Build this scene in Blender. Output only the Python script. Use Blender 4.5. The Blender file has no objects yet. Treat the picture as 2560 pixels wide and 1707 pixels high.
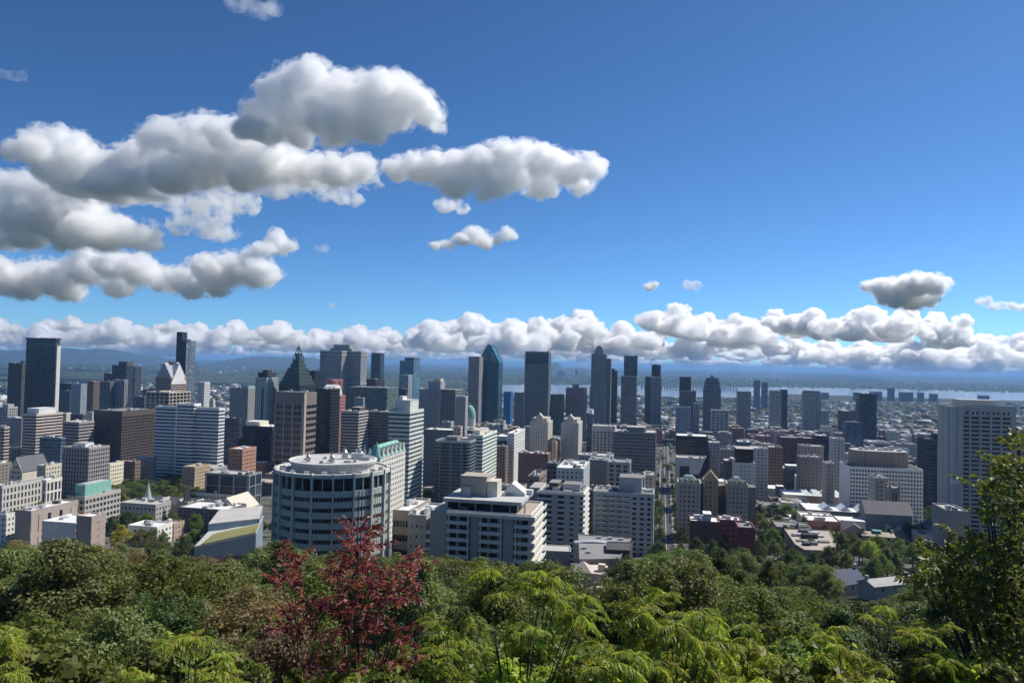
import bpy, bmesh, math, random
import numpy as np
from mathutils import Vector, Matrix

R = math.radians
SC = bpy.context.scene
COL = SC.collection

# ---------------------------------------------------------------- camera, sky, sun, exposure
CAM_Z = 190.0
PITCH, ROLL, LENS = R(1.63), R(-1.25), 26.4
cam_data = bpy.data.cameras.new('camera')
cam_data.lens = LENS
cam_data.sensor_width = 36.0
cam_data.clip_start = 0.2
cam_data.clip_end = 400000.0
cam = bpy.data.objects.new('camera', cam_data)
COL.objects.link(cam)
CAM_M = Matrix.Translation((0, 0, CAM_Z)) @ Matrix.Rotation(math.pi / 2 + PITCH, 4, 'X') @ Matrix.Rotation(-ROLL, 4, 'Z')
cam.matrix_world = CAM_M
SC.camera = cam

SUN_AZ, SUN_EL = R(58), R(47)
world = bpy.data.worlds.new('World')
SC.world = world
world.use_nodes = True
wn = world.node_tree
sky = wn.nodes.new('ShaderNodeTexSky')
sky.sky_type = 'NISHITA'
sky.sun_disc = False
sky.sun_elevation = SUN_EL
sky.sun_rotation = SUN_AZ
sky.altitude = 200.0
sky.air_density = 0.6
sky.dust_density = 0.25
sky.ozone_density = 7.0
deep = wn.nodes.new('ShaderNodeGamma')          # the phone camera's deeper blue
deep.inputs[1].default_value = 1.16
tint = wn.nodes.new('ShaderNodeMix')
tint.data_type = 'RGBA'
tint.blend_type = 'MULTIPLY'
tint.inputs[0].default_value = 1.0
tint.inputs[7].default_value = (0.76, 0.99, 1.0, 1)
wn.links.new(sky.outputs[0], deep.inputs[0])
wn.links.new(deep.outputs[0], tint.inputs[6])
wn.links.new(tint.outputs[2], wn.nodes['Background'].inputs[0])
wn.nodes['Background'].inputs[1].default_value = 0.084

sun_data = bpy.data.lights.new('sun', 'SUN')
sun_data.energy = 4.6
sun_data.angle = R(0.5)
sun_data.color = (1.0, 0.95, 0.87)
sun = bpy.data.objects.new('sun', sun_data)
COL.objects.link(sun)
SUN_DIR = Vector((math.sin(SUN_AZ) * math.cos(SUN_EL), math.cos(SUN_AZ) * math.cos(SUN_EL), math.sin(SUN_EL)))
sun.rotation_euler = SUN_DIR.to_track_quat('Z', 'Y').to_euler()
sun.location = (0, 0, 400)

SC.view_settings.view_transform = 'Standard'
SC.view_settings.look = 'None'
SC.view_settings.gamma = 1.0
SC.view_settings.exposure = 0.2
SC.render.engine = 'CYCLES'
SC.cycles.use_denoising = True
SC.cycles.use_adaptive_sampling = True
SC.cycles.adaptive_threshold = 0.03
SC.cycles.max_bounces = 26
SC.cycles.diffuse_bounces = 3
SC.cycles.glossy_bounces = 2
SC.cycles.transmission_bounces = 3
SC.cycles.volume_bounces = 24
SC.cycles.sample_clamp_indirect = 8.0

# ---------------------------------------------------------------- picture geometry: photograph pixels (2560 x 1707) to the place
FPX = LENS / 36.0 * 2560.0
CAM_R = CAM_M.to_3x3()
CAM_RT = CAM_R.transposed()
EYE = Vector((0, 0, CAM_Z))

def ray(px, py):
    return CAM_R @ Vector(((px - 1280.0) / FPX, (853.5 - py) / FPX, -1.0))

def at(px, py, depth):
    d = ray(px, py)
    return EYE + d * (depth / d.y)

def pix(p):
    c = CAM_RT @ (Vector(p) - EYE)
    return 1280.0 + FPX * c.x / -c.z, 853.5 - FPX * c.y / -c.z

def reach(p, d, px):
    """how far to go from p along d until the point shows at picture column px"""
    u = (px - 1280.0) / FPX
    c = CAM_RT @ (p - EYE)
    e = CAM_RT @ d
    den = e.x + u * e.z
    return (-u * c.z - c.x) / den if abs(den) > 1e-9 else 0.0

CROPS = {'A': (0, 820), 'B': (640, 820), 'C': (1280, 820), 'D': (1920, 820), 'E': (0, 1100), 'F': (640, 1100), 'G': (1280, 1100), 'H': (1920, 1100)}
def cr(k, x, y):
    if k == 'P':
        return x * 2560 / 2352.0, y * 2560 / 2352.0
    o = CROPS[k]
    return o[0] + x / 3.675, o[1] + y / 3.675

# ---------------------------------------------------------------- objects and meshes
def put(name, mesh, mat=None, parent=None, loc=None, rz=None):
    o = bpy.data.objects.new(name, mesh)
    COL.objects.link(o)
    if mat is not None and mesh is not None and not mesh.materials:
        mesh.materials.append(mat)
    if parent is not None:
        o.parent = parent
    if loc is not None:
        o.location = loc
    if rz is not None:
        o.rotation_euler = (0, 0, rz)
    return o

def thing(name, label, cat, loc=(0, 0, 0), rz=0.0, group=None):
    o = put(name, None, loc=loc, rz=rz)
    o.empty_display_size = 1.0
    return tag(o, label, cat, group)

def tag(o, label, cat, group=None):
    o['label'] = label
    o['category'] = cat
    if group:
        o['group'] = group
    return o

def mesh_np(name, verts, faces, smooth=False):
    """faces: (n, k) array of one size"""
    verts = np.asarray(verts, dtype=np.float32)
    faces = np.asarray(faces, dtype=np.int32)
    me = bpy.data.meshes.new(name)
    n, k = faces.shape
    me.vertices.add(len(verts))
    me.vertices.foreach_set('co', verts.ravel())
    me.loops.add(n * k)
    me.loops.foreach_set('vertex_index', faces.ravel())
    me.polygons.add(n)
    me.polygons.foreach_set('loop_start', np.arange(0, n * k, k, dtype=np.int32))
    me.polygons.foreach_set('loop_total', np.full(n, k, dtype=np.int32))
    if smooth:
        me.polygons.foreach_set('use_smooth', np.ones(n, dtype=bool))
    me.update()
    me.validate()
    return me

class MB:
    """collects faces for one mesh"""
    def __init__(s):
        s.v, s.f = [], []
    def face(s, pts):
        b = len(s.v)
        s.v += [tuple(p) for p in pts]
        s.f.append(tuple(range(b, b + len(pts))))
    def hull(s, a, b, caps=(True, True)):
        """two loops of the same length joined by side faces, with caps"""
        n, k = len(a), len(s.v)
        s.v += [tuple(p) for p in a] + [tuple(p) for p in b]
        for i in range(n):
            j = (i + 1) % n
            s.f.append((k + i, k + j, k + n + j, k + n + i))
        if caps[0]:
            s.f.append(tuple(k + i for i in reversed(range(n))))
        if caps[1]:
            s.f.append(tuple(k + n + i for i in range(n)))
    def prism(s, poly, z0, z1, caps=(True, True)):
        s.hull([(p[0], p[1], z0) for p in poly], [(p[0], p[1], z1) for p in poly], caps)
    def box(s, x0, x1, y0, y1, z0, z1):
        s.prism([(x0, y0), (x1, y0), (x1, y1), (x0, y1)], z0, z1)
    def tube(s, pts, rad, n=6):
        pts = [Vector(p) for p in pts]
        loops = []
        for i, p in enumerate(pts):
            t = (pts[min(i + 1, len(pts) - 1)] - pts[max(i - 1, 0)]).normalized()
            a = t.cross(Vector((0.31, 0.95, 0.11))).normalized()
            b = t.cross(a)
            r = rad[i] if isinstance(rad, (list, tuple)) else rad
            loops.append([p + (a * math.cos(2 * math.pi * k / n) + b * math.sin(2 * math.pi * k / n)) * r for k in range(n)])
        k0 = len(s.v)
        for l in loops:
            s.v += [tuple(p) for p in l]
        for i in range(len(loops) - 1):
            for k in range(n):
                j = (k + 1) % n
                s.f.append((k0 + i * n + k, k0 + i * n + j, k0 + (i + 1) * n + j, k0 + (i + 1) * n + k))
        s.f.append(tuple(k0 + k for k in reversed(range(n))))
        s.f.append(tuple(k0 + (len(loops) - 1) * n + k for k in range(n)))
    def mesh(s, name):
        me = bpy.data.meshes.new(name)
        me.from_pydata(s.v, [], s.f)
        me.update()
        return me
    def put(s, name, mat, parent=None, loc=None, rz=None):
        return put(name, s.mesh(name), mat, parent, loc, rz)

def offset(poly, d):
    n, out = len(poly), []
    for i in range(n):
        p0, p1, p2 = Vector(poly[i - 1]), Vector(poly[i]), Vector(poly[(i + 1) % n])
        e1, e2 = (p1 - p0).normalized(), (p2 - p1).normalized()
        n1, n2 = Vector((e1.y, -e1.x)), Vector((e2.y, -e2.x))
        m = (n1 + n2)
        m = m / max(m.dot(n1), 0.25) if m.length > 1e-6 else n1
        out.append((p1.x + m.x * d, p1.y + m.y * d))
    return out

# ---------------------------------------------------------------- materials
MATS = {}
def nodes(name):
    m = bpy.data.materials.new(name)
    m.use_nodes = True
    nt = m.node_tree
    return m, nt, nt.nodes['Principled BSDF'], nt.nodes['Material Output']

def ramp(nt, stops, fac=None, interp='LINEAR'):
    r = nt.nodes.new('ShaderNodeValToRGB')
    r.color_ramp.interpolation = interp
    while len(r.color_ramp.elements) < len(stops):
        r.color_ramp.elements.new(0.5)
    for e, (p, c) in zip(r.color_ramp.elements, stops):
        e.position = p
        e.color = (c[0], c[1], c[2], 1) if hasattr(c, '__len__') else (c, c, c, 1)
    if fac is not None:
        nt.links.new(fac, r.inputs[0])
    return r.outputs[0]

def noise(nt, vec, scale, detail=3.0, rough=0.55, dist=0.0):
    n = nt.nodes.new('ShaderNodeTexNoise')
    n.inputs['Scale'].default_value = scale
    n.inputs['Detail'].default_value = detail
    n.inputs['Roughness'].default_value = rough
    n.inputs['Distortion'].default_value = dist
    nt.links.new(vec, n.inputs['Vector'])
    return n.outputs['Fac']

def math_node(nt, op, a, b=None, clamp=False):
    m = nt.nodes.new('ShaderNodeMath')
    m.operation = op
    m.use_clamp = clamp
    for i, x in enumerate((a, b)):
        if x is None:
            continue
        if isinstance(x, (int, float)):
            m.inputs[i].default_value = x
        else:
            nt.links.new(x, m.inputs[i])
    return m.outputs[0]

def mixc(nt, fac, a, b, blend='MIX'):
    m = nt.nodes.new('ShaderNodeMix')
    m.data_type = 'RGBA'
    m.blend_type = blend
    for sock, x in ((m.inputs[0], fac), (m.inputs[6], a), (m.inputs[7], b)):
        if isinstance(x, (int, float)):
            sock.default_value = x
        elif isinstance(x, (tuple, list)):
            sock.default_value = (x[0], x[1], x[2], 1)
        else:
            nt.links.new(x, sock)
    return m.outputs[2]

def mapped(nt, vec, scale=(1, 1, 1)):
    m = nt.nodes.new('ShaderNodeMapping')
    m.inputs['Scale'].default_value = scale
    nt.links.new(vec, m.inputs['Vector'])
    return m.outputs[0]

def wallmat(rgb, rough=0.8, vary=0.25, streak=0.2, name='masonry'):
    key = ('w', tuple(rgb), rough, vary, streak)
    if key in MATS:
        return MATS[key]
    m, nt, bs, out = nodes(name)
    tc = nt.nodes.new('ShaderNodeTexCoord').outputs['Object']
    big = noise(nt, tc, 0.07, 4)
    st = noise(nt, mapped(nt, tc, (1.3, 1.3, 0.05)), 0.6, 3)
    fine = noise(nt, tc, 1.7, 3)
    k = math_node(nt, 'ADD', math_node(nt, 'MULTIPLY', big, vary * 1.6), math_node(nt, 'MULTIPLY', st, streak * 1.4))
    k = math_node(nt, 'ADD', k, math_node(nt, 'MULTIPLY', fine, vary * 0.5))
    k = math_node(nt, 'ADD', k, 1.0 - vary * 1.05 - streak * 0.7)
    col = mixc(nt, 1.0, (rgb[0] ** .84 * 0.98, rgb[1] ** .84 * 0.97, rgb[2] ** .84 * 0.92), k, 'MULTIPLY')
    nt.links.new(col, bs.inputs['Base Color'])
    bs.inputs['Roughness'].default_value = rough
    bs.inputs['Specular IOR Level'].default_value = 0.3
    MATS[key] = m
    return m

def glassmat(rgb, blind=(0.25, 0.25, 0.24), share=0.25, rough=0.12, spec=0.5, metal=0.0):
    """glazing whose panes differ: some with blinds drawn, some darker; pane size comes from the object's own bay and storey"""
    key = ('g', tuple(rgb), tuple(blind), share, rough, spec, metal)
    if key in MATS:
        return MATS[key]
    m, nt, bs, out = nodes('glazing')
    tc = nt.nodes.new('ShaderNodeTexCoord').outputs['Object']
    def attr(n):
        a = nt.nodes.new('ShaderNodeAttribute')
        a.attribute_type = 'OBJECT'
        a.attribute_name = n
        return a.outputs['Fac']
    sep = nt.nodes.new('ShaderNodeSeparateXYZ')
    nt.links.new(tc, sep.inputs[0])
    bay, st = attr('bay'), attr('storey')
    cells = [math_node(nt, 'FLOOR', math_node(nt, 'DIVIDE', sep.outputs[i], (bay, bay, st)[i])) for i in range(3)]
    cmb = nt.nodes.new('ShaderNodeCombineXYZ')
    for i in range(3):
        nt.links.new(cells[i], cmb.inputs[i])
    wn_ = nt.nodes.new('ShaderNodeTexWhiteNoise')
    wn_.noise_dimensions = '3D'
    nt.links.new(cmb.outputs[0], wn_.inputs['Vector'])
    v = wn_.outputs['Value']
    dk = tuple(c * 0.45 for c in rgb)
    lt = tuple(c * 1.5 for c in rgb)
    mid = tuple((a + 2 * b) / 3 for a, b in zip(blind, rgb))
    col = ramp(nt, [(0.0, dk), (0.45 * (1 - share), rgb), (1 - share, lt), (1 - share * 0.6, mid), (1.0, blind)], v, 'CONSTANT')
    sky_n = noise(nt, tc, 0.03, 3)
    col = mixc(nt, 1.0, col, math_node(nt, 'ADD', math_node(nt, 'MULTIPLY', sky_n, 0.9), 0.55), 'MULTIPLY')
    nt.links.new(col, bs.inputs['Base Color'])
    bs.inputs['Roughness'].default_value = rough
    bs.inputs['Specular IOR Level'].default_value = spec
    bs.inputs['Metallic'].default_value = metal
    # each pane sits a little out of true, so panes mirror slightly different parts of the sky
    bump = nt.nodes.new('ShaderNodeBump')
    bump.inputs['Strength'].default_value = 0.08
    bump.inputs['Distance'].default_value = 1.0
    nt.links.new(noise(nt, tc, 0.22, 1), bump.inputs['Height'])
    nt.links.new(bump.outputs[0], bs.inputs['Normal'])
    MATS[key] = m
    return m

def flatmat(name, rgb, rough=0.7, vary=0.3, scale=0.5, metal=0.0):
    key = ('f', name, tuple(rgb), rough, vary, scale, metal)
    if key in MATS:
        return MATS[key]
    m, nt, bs, out = nodes(name)
    tc = nt.nodes.new('ShaderNodeTexCoord').outputs['Object']
    n1 = noise(nt, tc, scale, 5, 0.6)
    n2 = noise(nt, tc, scale * 0.12, 3)
    k = math_node(nt, 'ADD', math_node(nt, 'MULTIPLY', n1, vary), math_node(nt, 'MULTIPLY', n2, vary * 1.2))
    k = math_node(nt, 'ADD', k, 1.0 - vary * 1.1)
    nt.links.new(mixc(nt, 1.0, rgb, k, 'MULTIPLY'), bs.inputs['Base Color'])
    bs.inputs['Roughness'].default_value = rough
    bs.inputs['Metallic'].default_value = metal
    bs.inputs['Specular IOR Level'].default_value = 0.3
    MATS[key] = m
    return m

def leafmat(name, cols, trans=0.4, rough=0.55, spec=0.25):
    """foliage: each leaf its own shade between cols, each plant its own slight shift, light passing through"""
    key = ('l', name)
    if key in MATS:
        return MATS[key]
    m, nt, bs, out = nodes(name)
    geo = nt.nodes.new('ShaderNodeNewGeometry')
    oi = nt.nodes.new('ShaderNodeObjectInfo')
    v = geo.outputs['Random Per Island']
    n = len(cols)
    col = ramp(nt, [(i / max(n - 1, 1), c) for i, c in enumerate(cols)], v)
    hs = nt.nodes.new('ShaderNodeHueSaturation')
    nt.links.new(col, hs.inputs['Color'])
    nt.links.new(math_node(nt, 'ADD', math_node(nt, 'MULTIPLY', oi.outputs['Random'], 0.05), 0.475), hs.inputs['Hue'])
    nt.links.new(math_node(nt, 'ADD', math_node(nt, 'MULTIPLY', oi.outputs['Random'], 0.5), 0.75), hs.inputs['Value'])
    nt.links.new(hs.outputs[0], bs.inputs['Base Color'])
    bs.inputs['Roughness'].default_value = rough
    bs.inputs['Specular IOR Level'].default_value = spec
    tr = nt.nodes.new('ShaderNodeBsdfTranslucent')
    nt.links.new(mixc(nt, 0.6, hs.outputs[0], (1.6, 1.7, 0.5), 'MULTIPLY'), tr.inputs[0])
    mx = nt.nodes.new('ShaderNodeMixShader')
    mx.inputs[0].default_value = trans
    nt.links.new(bs.outputs[0], mx.inputs[1])
    nt.links.new(tr.outputs[0], mx.inputs[2])
    nt.links.new(mx.outputs[0], out.inputs[0])
    MATS[key] = m
    return m

def volmat(name, rgb, density, g, scale=0.0, lo=0.35, hi=0.6):
    m = bpy.data.materials.new(name)
    m.use_nodes = True
    nt = m.node_tree
    nt.nodes.clear()
    out = nt.nodes.new('ShaderNodeOutputMaterial')
    v = nt.nodes.new('ShaderNodeVolumePrincipled')
    v.inputs['Color'].default_value = (*rgb, 1)
    v.inputs['Density'].default_value = density
    v.inputs['Anisotropy'].default_value = g
    nt.links.new(v.outputs[0], out.inputs['Volume'])
    if scale:
        tc = nt.nodes.new('ShaderNodeTexCoord').outputs['Object']
        n = noise(nt, tc, scale, 7, 0.66)
        r = nt.nodes.new('ShaderNodeMapRange')
        r.inputs['From Min'].default_value = lo
        r.inputs['From Max'].default_value = hi
        r.inputs['To Max'].default_value = density
        nt.links.new(n, r.inputs['Value'])
        nt.links.new(r.outputs[0], v.inputs['Density'])
    return m
# ---------------------------------------------------------------- clouds: closed bodies of scattering air, built at their own height and distance
CRNG = np.random.default_rng(5)
ICO = None
def ico_unit():
    global ICO
    if ICO is None:
        bm = bmesh.new()
        bmesh.ops.create_icosphere(bm, subdivisions=2, radius=1.0)
        ICO = (np.array([v.co for v in bm.verts]), np.array([[v.index for v in f.verts] for f in bm.faces]))
        bm.free()
    return ICO

def cloud_mesh(puffs, base, voxel, rough=1.0, kids=9, seed=1):
    """puffs: (x, y, z, rx, rz). Each carries smaller puffs on its upper side, and these still smaller ones; the union is one skin."""
    rng = np.random.default_rng(seed)
    size = sorted(p[3] for p in puffs)[len(puffs) // 2]
    out = []
    def grow(c, r, rz, gen):
        out.append((c, r, rz))
        if gen == 0:
            return
        for _ in range(kids if gen == 2 else 4):
            d = rng.normal(size=3)
            d /= np.linalg.norm(d)
            d[2] = abs(d[2]) * 0.9 - 0.15
            k = rng.uniform(0.28, 0.52)
            grow(c + d * np.array([r, r, rz]) * rng.uniform(0.72, 0.98), r * k, rz * k * rng.uniform(0.8, 1.15), gen - 1)
    for x, y, z, r, rz in puffs:
        grow(np.array([x, y, z], float), r, rz, 2 if r > .75 * size else 1)
    out = [o for o in out if o[1] > voxel * 0.9]
    iv, jf = ico_unit()
    V = np.concatenate([iv * np.array([r, r, rz]) + c for c, r, rz in out])
    F = np.concatenate([jf + i * len(iv) for i in range(len(out))])
    me = mesh_np('cloud_raw', V, F)
    o = bpy.data.objects.new('cloud_raw', me)
    COL.objects.link(o)
    md = o.modifiers.new('skin', 'REMESH')
    md.mode = 'VOXEL'
    md.voxel_size = voxel
    for kind, sc_, st in (('CLOUDS', 1.1, 0.6), ('VORONOI', 0.42, -0.46), ('VORONOI', 0.19, -0.32), ('CLOUDS', 0.12, 0.46)):
        t = bpy.data.textures.new('billow', kind)
        t.noise_scale = sc_ * size
        if kind == 'CLOUDS':
            t.noise_depth = 3
        dm = o.modifiers.new('billow', 'DISPLACE')
        dm.texture = t
        dm.texture_coords = 'GLOBAL'
        dm.strength = st * rough * size
        dm.mid_level = 0.5
    md = o.modifiers.new('clean_skin', 'REMESH')      # one clean skin again where bulges met
    md.mode = 'VOXEL'
    md.voxel_size = voxel
    dg = bpy.context.evaluated_depsgraph_get()
    res = bpy.data.meshes.new_from_object(o.evaluated_get(dg))
    bpy.data.objects.remove(o)
    bpy.data.meshes.remove(me)
    n = len(res.vertices)
    co = np.empty(n * 3, np.float32)
    res.vertices.foreach_get('co', co)
    co = co.reshape(-1, 3)
    low = co[:, 2] < base
    co[low, 2] = base + (co[low, 2] - base) * 0.3
    res.vertices.foreach_set('co', co.ravel())
    res.update()
    res.name = 'cloud'
    return res

CLOUD_MAT = volmat('cloud_droplets', (1, 1, 1), 0.030, 0.55, 0.0085, 0.41, 0.62)
CORE_MAT = volmat('cloud_core_droplets', (1, 1, 1), 0.020, 0.55)
THIN_MAT = volmat('thin_cloud_droplets', (1, 1, 1), 0.014, 0.45, 0.008, 0.42, 0.7)
RAG_MAT = volmat('ragged_cloud_droplets', (1, 1, 1), 0.030, 0.5, 0.0070, 0.46, 0.68)
FAR_MAT = volmat('far_cloud_droplets', (1, 1, 1), 0.030, 0.62, 0.0050, 0.38, 0.62)
FRINGE_MAT = volmat('cloud_fringe_droplets', (1, 1, 1), 0.016, 0.5, 0.012, 0.49, 0.68)

def cloud(label, depth, base_y, spots, flat=0.85, vox=None, mat=None, kids=9, seed=1, deep=1.0, rough=1.0):
    """spots in 2352-wide picture pixels (x, y, radius) at the given depth"""
    k = 2560 / 2352.0
    puffs, rng = [], np.random.default_rng(seed)
    for x, y, r in spots:
        dj = depth * (1 + rng.uniform(-0.03, 0.03) * deep)
        p = at(x * k, y * k, dj)
        rr = r * k / FPX * dj
        puffs.append((p.x, p.y, p.z, rr * 1.08, rr * flat * 1.08))
        for _ in range(2):          # lesser heads beside each big one
            q = rng.normal(size=3)
            q /= np.linalg.norm(q)
            f = rng.uniform(.32, .6)
            puffs.append((p.x + q[0] * rr * .95, p.y + q[1] * rr * .6, p.z + (q[2] * .9 + .15) * rr * flat, rr * f, rr * f * rng.uniform(.8, 1.2)))
    bx, by, _ = spots[len(spots) // 2]
    base = at(bx * k, base_y * k, depth).z
    c = Vector((sum(p[0] for p in puffs) / len(puffs), sum(p[1] for p in puffs) / len(puffs), base))
    puffs = [(p[0] - c.x, p[1] - c.y, p[2] - c.z, p[3], p[4]) for p in puffs]
    med = sorted(p[3] for p in puffs)[int(len(puffs) * .8)]
    me = cloud_mesh(puffs, 0.0, vox or max(med / 19.0, 2.5 * k / FPX * depth), rough, kids, seed)
    if mat is not None:
        bm = bmesh.new()
        bm.from_mesh(me)
        seen, best = set(), []
        for v0 in bm.verts:
            if v0 in seen:
                continue
            isle, todo = [], [v0]
            seen.add(v0)
            while todo:
                v1 = todo.pop()
                isle.append(v1)
                for e in v1.link_edges:
                    w1 = e.other_vert(v1)
                    if w1 not in seen:
                        seen.add(w1)
                        todo.append(w1)
            if len(isle) > len(best):
                best = isle
        keep = set(best)
        bmesh.ops.delete(bm, geom=[v1 for v1 in bm.verts if v1 not in keep], context='VERTS')
        bm.to_mesh(me)
        bm.free()
    o = put('cloud', me, mat or CLOUD_MAT, loc=c)
    if mat is None:
        fm = cloud_mesh([(p[0], p[1], p[2], p[3] * 1.3, p[4] * 1.25) for p in puffs], -0.15 * med, med / 6.0, 1.2, 4, seed + 100)
        put('core', cloud_mesh([(p[0], p[1], p[2] - .1 * p[4], p[3] * .84, p[4] * .78) for p in puffs], 0.08 * med, med / 8.0, .7, 4, seed + 200), CORE_MAT, o)
        put('fringe', fm, FRINGE_MAT, o)
    return tag(o, label, 'cloud', 'clouds in the blue sky')

cloud('largest grey-bottomed cumulus, highest of the big clouds', 4300, 330,
      [(700, 185, 48), (722, 160, 32), (645, 222, 50), (780, 220, 55), (860, 220, 60), (905, 202, 42), (945, 232, 48), (985, 262, 34), (1008, 292, 20),
       (600, 265, 42), (570, 300, 34), (620, 305, 36), (690, 310, 34), (770, 315, 32), (680, 272, 55), (760, 280, 55), (840, 280, 50), (905, 262, 45), (580, 295, 30)], seed=1)
cloud('long pale cloud reaching under the largest cumulus from the picture edge', 5600, 455,
      [(30, 345, 28), (80, 345, 38), (135, 335, 44), (185, 375, 55), (250, 400, 55), (330, 360, 48), (400, 325, 55), (460, 305, 46), (515, 310, 45), (565, 335, 52),
       (600, 375, 58), (490, 375, 62), (390, 400, 55), (310, 425, 45), (230, 430, 40), (270, 455, 40), (180, 420, 45), (120, 390, 40), (340, 455, 36), (660, 380, 50), (715, 395, 42), (770, 395, 42), (825, 385, 38), (560, 410, 40)], seed=2)
cloud('ragged thin cloud trailing below the long pale cloud', 6200, 480,
      [(600, 420, 36), (640, 430, 34), (690, 420, 36), (740, 432, 32), (785, 448, 26), (815, 460, 20), (800, 415, 32), (835, 400, 30), (850, 420, 22), (660, 395, 40), (740, 395, 40), (860, 370, 24)], mat=RAG_MAT, seed=3)
cloud('layered grey cloud against the picture edge above the low cloud bank', 6400, 575,
      [(10, 430, 40), (60, 435, 45), (115, 440, 52), (175, 450, 45), (20, 490, 48), (95, 500, 50), (205, 525, 46), (265, 532, 42), (320, 545, 36), (350, 560, 22),
       (150, 545, 38), (60, 545, 38), (200, 490, 42), (140, 490, 46), (240, 560, 28), (5, 550, 35)], seed=4)
cloud('hazy ragged cloud hanging between the two long grey clouds', 6800, 550,
      [(505, 480, 42), (560, 470, 36), (595, 470, 20), (480, 520, 36), (435, 495, 36), (525, 535, 24), (500, 560, 18), (410, 520, 26), (450, 450, 40), (520, 440, 36), (400, 460, 34), (350, 440, 34)], mat=RAG_MAT, seed=5)
cloud('low flat grey cloud along the picture edge above the towers', 8800, 690,
      [(15, 640, 42), (70, 640, 44), (130, 640, 46), (200, 618, 44), (260, 610, 40), (320, 622, 40), (375, 640, 32), (60, 668, 28), (160, 668, 32), (270, 660, 28), (0, 610, 25)], seed=6)
cloud('bright lumpy cloud with a tail above the stepped tower', 8600, 690,
      [(425, 645, 38), (480, 620, 40), (535, 618, 42), (590, 628, 38), (615, 630, 26), (440, 668, 24), (500, 655, 30), (640, 562, 28), (605, 574, 22), (668, 566, 14), (575, 585, 20)], seed=7)
cloud('solitary wide white cumulus in the middle of the sky', 6000, 470,
      [(915, 390, 32), (955, 385, 38), (1000, 385, 42), (1045, 395, 46), (1100, 378, 44), (1160, 358, 40), (1205, 352, 34), (1250, 375, 44), (1305, 388, 42), (1355, 388, 32), (1382, 380, 16),
       (1335, 425, 26), (1245, 425, 36), (1135, 425, 38), (1045, 425, 36), (1185, 400, 45)], seed=8)
cloud('thin strip of cloud just under the solitary white cumulus', 6300, 492,
      [(945, 477, 15), (985, 468, 22), (1020, 472, 22), (1060, 478, 18), (1100, 472, 16)], mat=CLOUD_MAT, seed=9)
cloud('small two-humped white cloud below the wide cumulus', 8000, 575,
      [(1000, 565, 12), (1030, 562, 15), (1060, 550, 18), (1088, 542, 24), (1112, 555, 18), (1140, 552, 14), (1165, 538, 18), (1183, 543, 10)], seed=10)
cloud('wisp of cloud near the top of the picture', 3600, 50, [(540, 8, 26), (575, 18, 28), (605, 28, 24), (632, 20, 22)], mat=THIN_MAT, seed=11)
cloud('small wisp against the picture edge under the deep blue', 4600, 190, [(5, 172, 18), (38, 176, 18), (68, 172, 15), (92, 170, 9)], mat=THIN_MAT, flat=0.6, seed=12)
cloud('faint puff beside the two-humped cloud', 8000, 582, [(732, 573, 11), (746, 571, 12)], mat=THIN_MAT, seed=13)
cloud('faint puff above the cruciform tower', 12000, 712, [(765, 703, 9), (758, 706, 6)], mat=THIN_MAT, seed=14)
cloud('round white puff above the cloud bank, the one beside the flat wisp', 12000, 668, [(1488, 659, 10), (1500, 656, 11)], seed=15)
cloud('flat white wisp above the tallest hump of the cloud bank', 12000, 668, [(1578, 655, 13), (1600, 657, 14), (1622, 660, 10), (1645, 657, 14), (1660, 660, 7)], mat=THIN_MAT, seed=16)
cloud('dark-hearted cumulus standing highest above the cloud bank', 14000, 712,
      [(1995, 658, 16), (2025, 662, 24), (2062, 668, 32), (2105, 655, 32), (2145, 655, 26), (2170, 648, 14), (2095, 690, 28), (2060, 690, 20), (2130, 685, 22), (2030, 685, 18)], seed=17)
cloud('pale wisp near the picture edge beyond the concrete tower', 12000, 715, [(2235, 687, 17), (2262, 693, 18), (2290, 702, 18), (2320, 702, 16), (2350, 706, 16)], mat=RAG_MAT, flat=0.6, seed=18)

# the bank of cumulus along the horizon: one row behind the other out to the limit of sight
PROTO = []
for i in range(5):
    rg = np.random.default_rng(40 + i)
    n = 30
    pf = []
    for q in range(n):
        r = rg.uniform(90, 240)
        pf.append((rg.uniform(-900, 900), rg.uniform(-450, 450), rg.uniform(0, 260), r, r * rg.uniform(0.65, 1.0)))
    pf.append((rg.uniform(-300, 300), 0, 380, 240, 240))
    PROTO.append(cloud_mesh(pf, -80.0, 25.0, 1.5, 7, 60 + i))
BANKED = []
def bank(px, top_y, depth, k, sz=1.0, row=0):
    kk = 2560 / 2352.0
    p = at(px * kk, top_y * kk, depth)
    o = put('cloud', PROTO[k % 5], FAR_MAT, loc=(p.x, p.y, p.z - 780 * sz), rz=CRNG.uniform(0, 6.28))
    o.scale = (sz * CRNG.uniform(0.9, 1.3), sz * CRNG.uniform(0.9, 1.3), sz)
    BANKED.append((row, px, o))
    return tag(o, 'white cumulus in the bank of cloud along the horizon', 'cloud', 'cumulus bank along the horizon')
TOPS = [(-60, 715), (100, 722), (250, 712), (350, 745), (440, 738), (540, 718), (640, 722), (730, 745), (830, 732), (900, 745), (990, 715), (1100, 700), (1160, 712), (1230, 712), (1340, 694),
        (1440, 718), (1560, 678), (1620, 700), (1700, 705), (1780, 695), (1860, 690), (1960, 690), (2030, 682), (2090, 688), (2150, 700), (2200, 725), (2290, 760), (2370, 745)]
n_bank = 0
for i, (x, y) in enumerate(TOPS):
    bank(x, y, 20000 + 2500 * CRNG.uniform(-1, 1), i, 0.95 + 0.25 * (x > 950))
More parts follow.
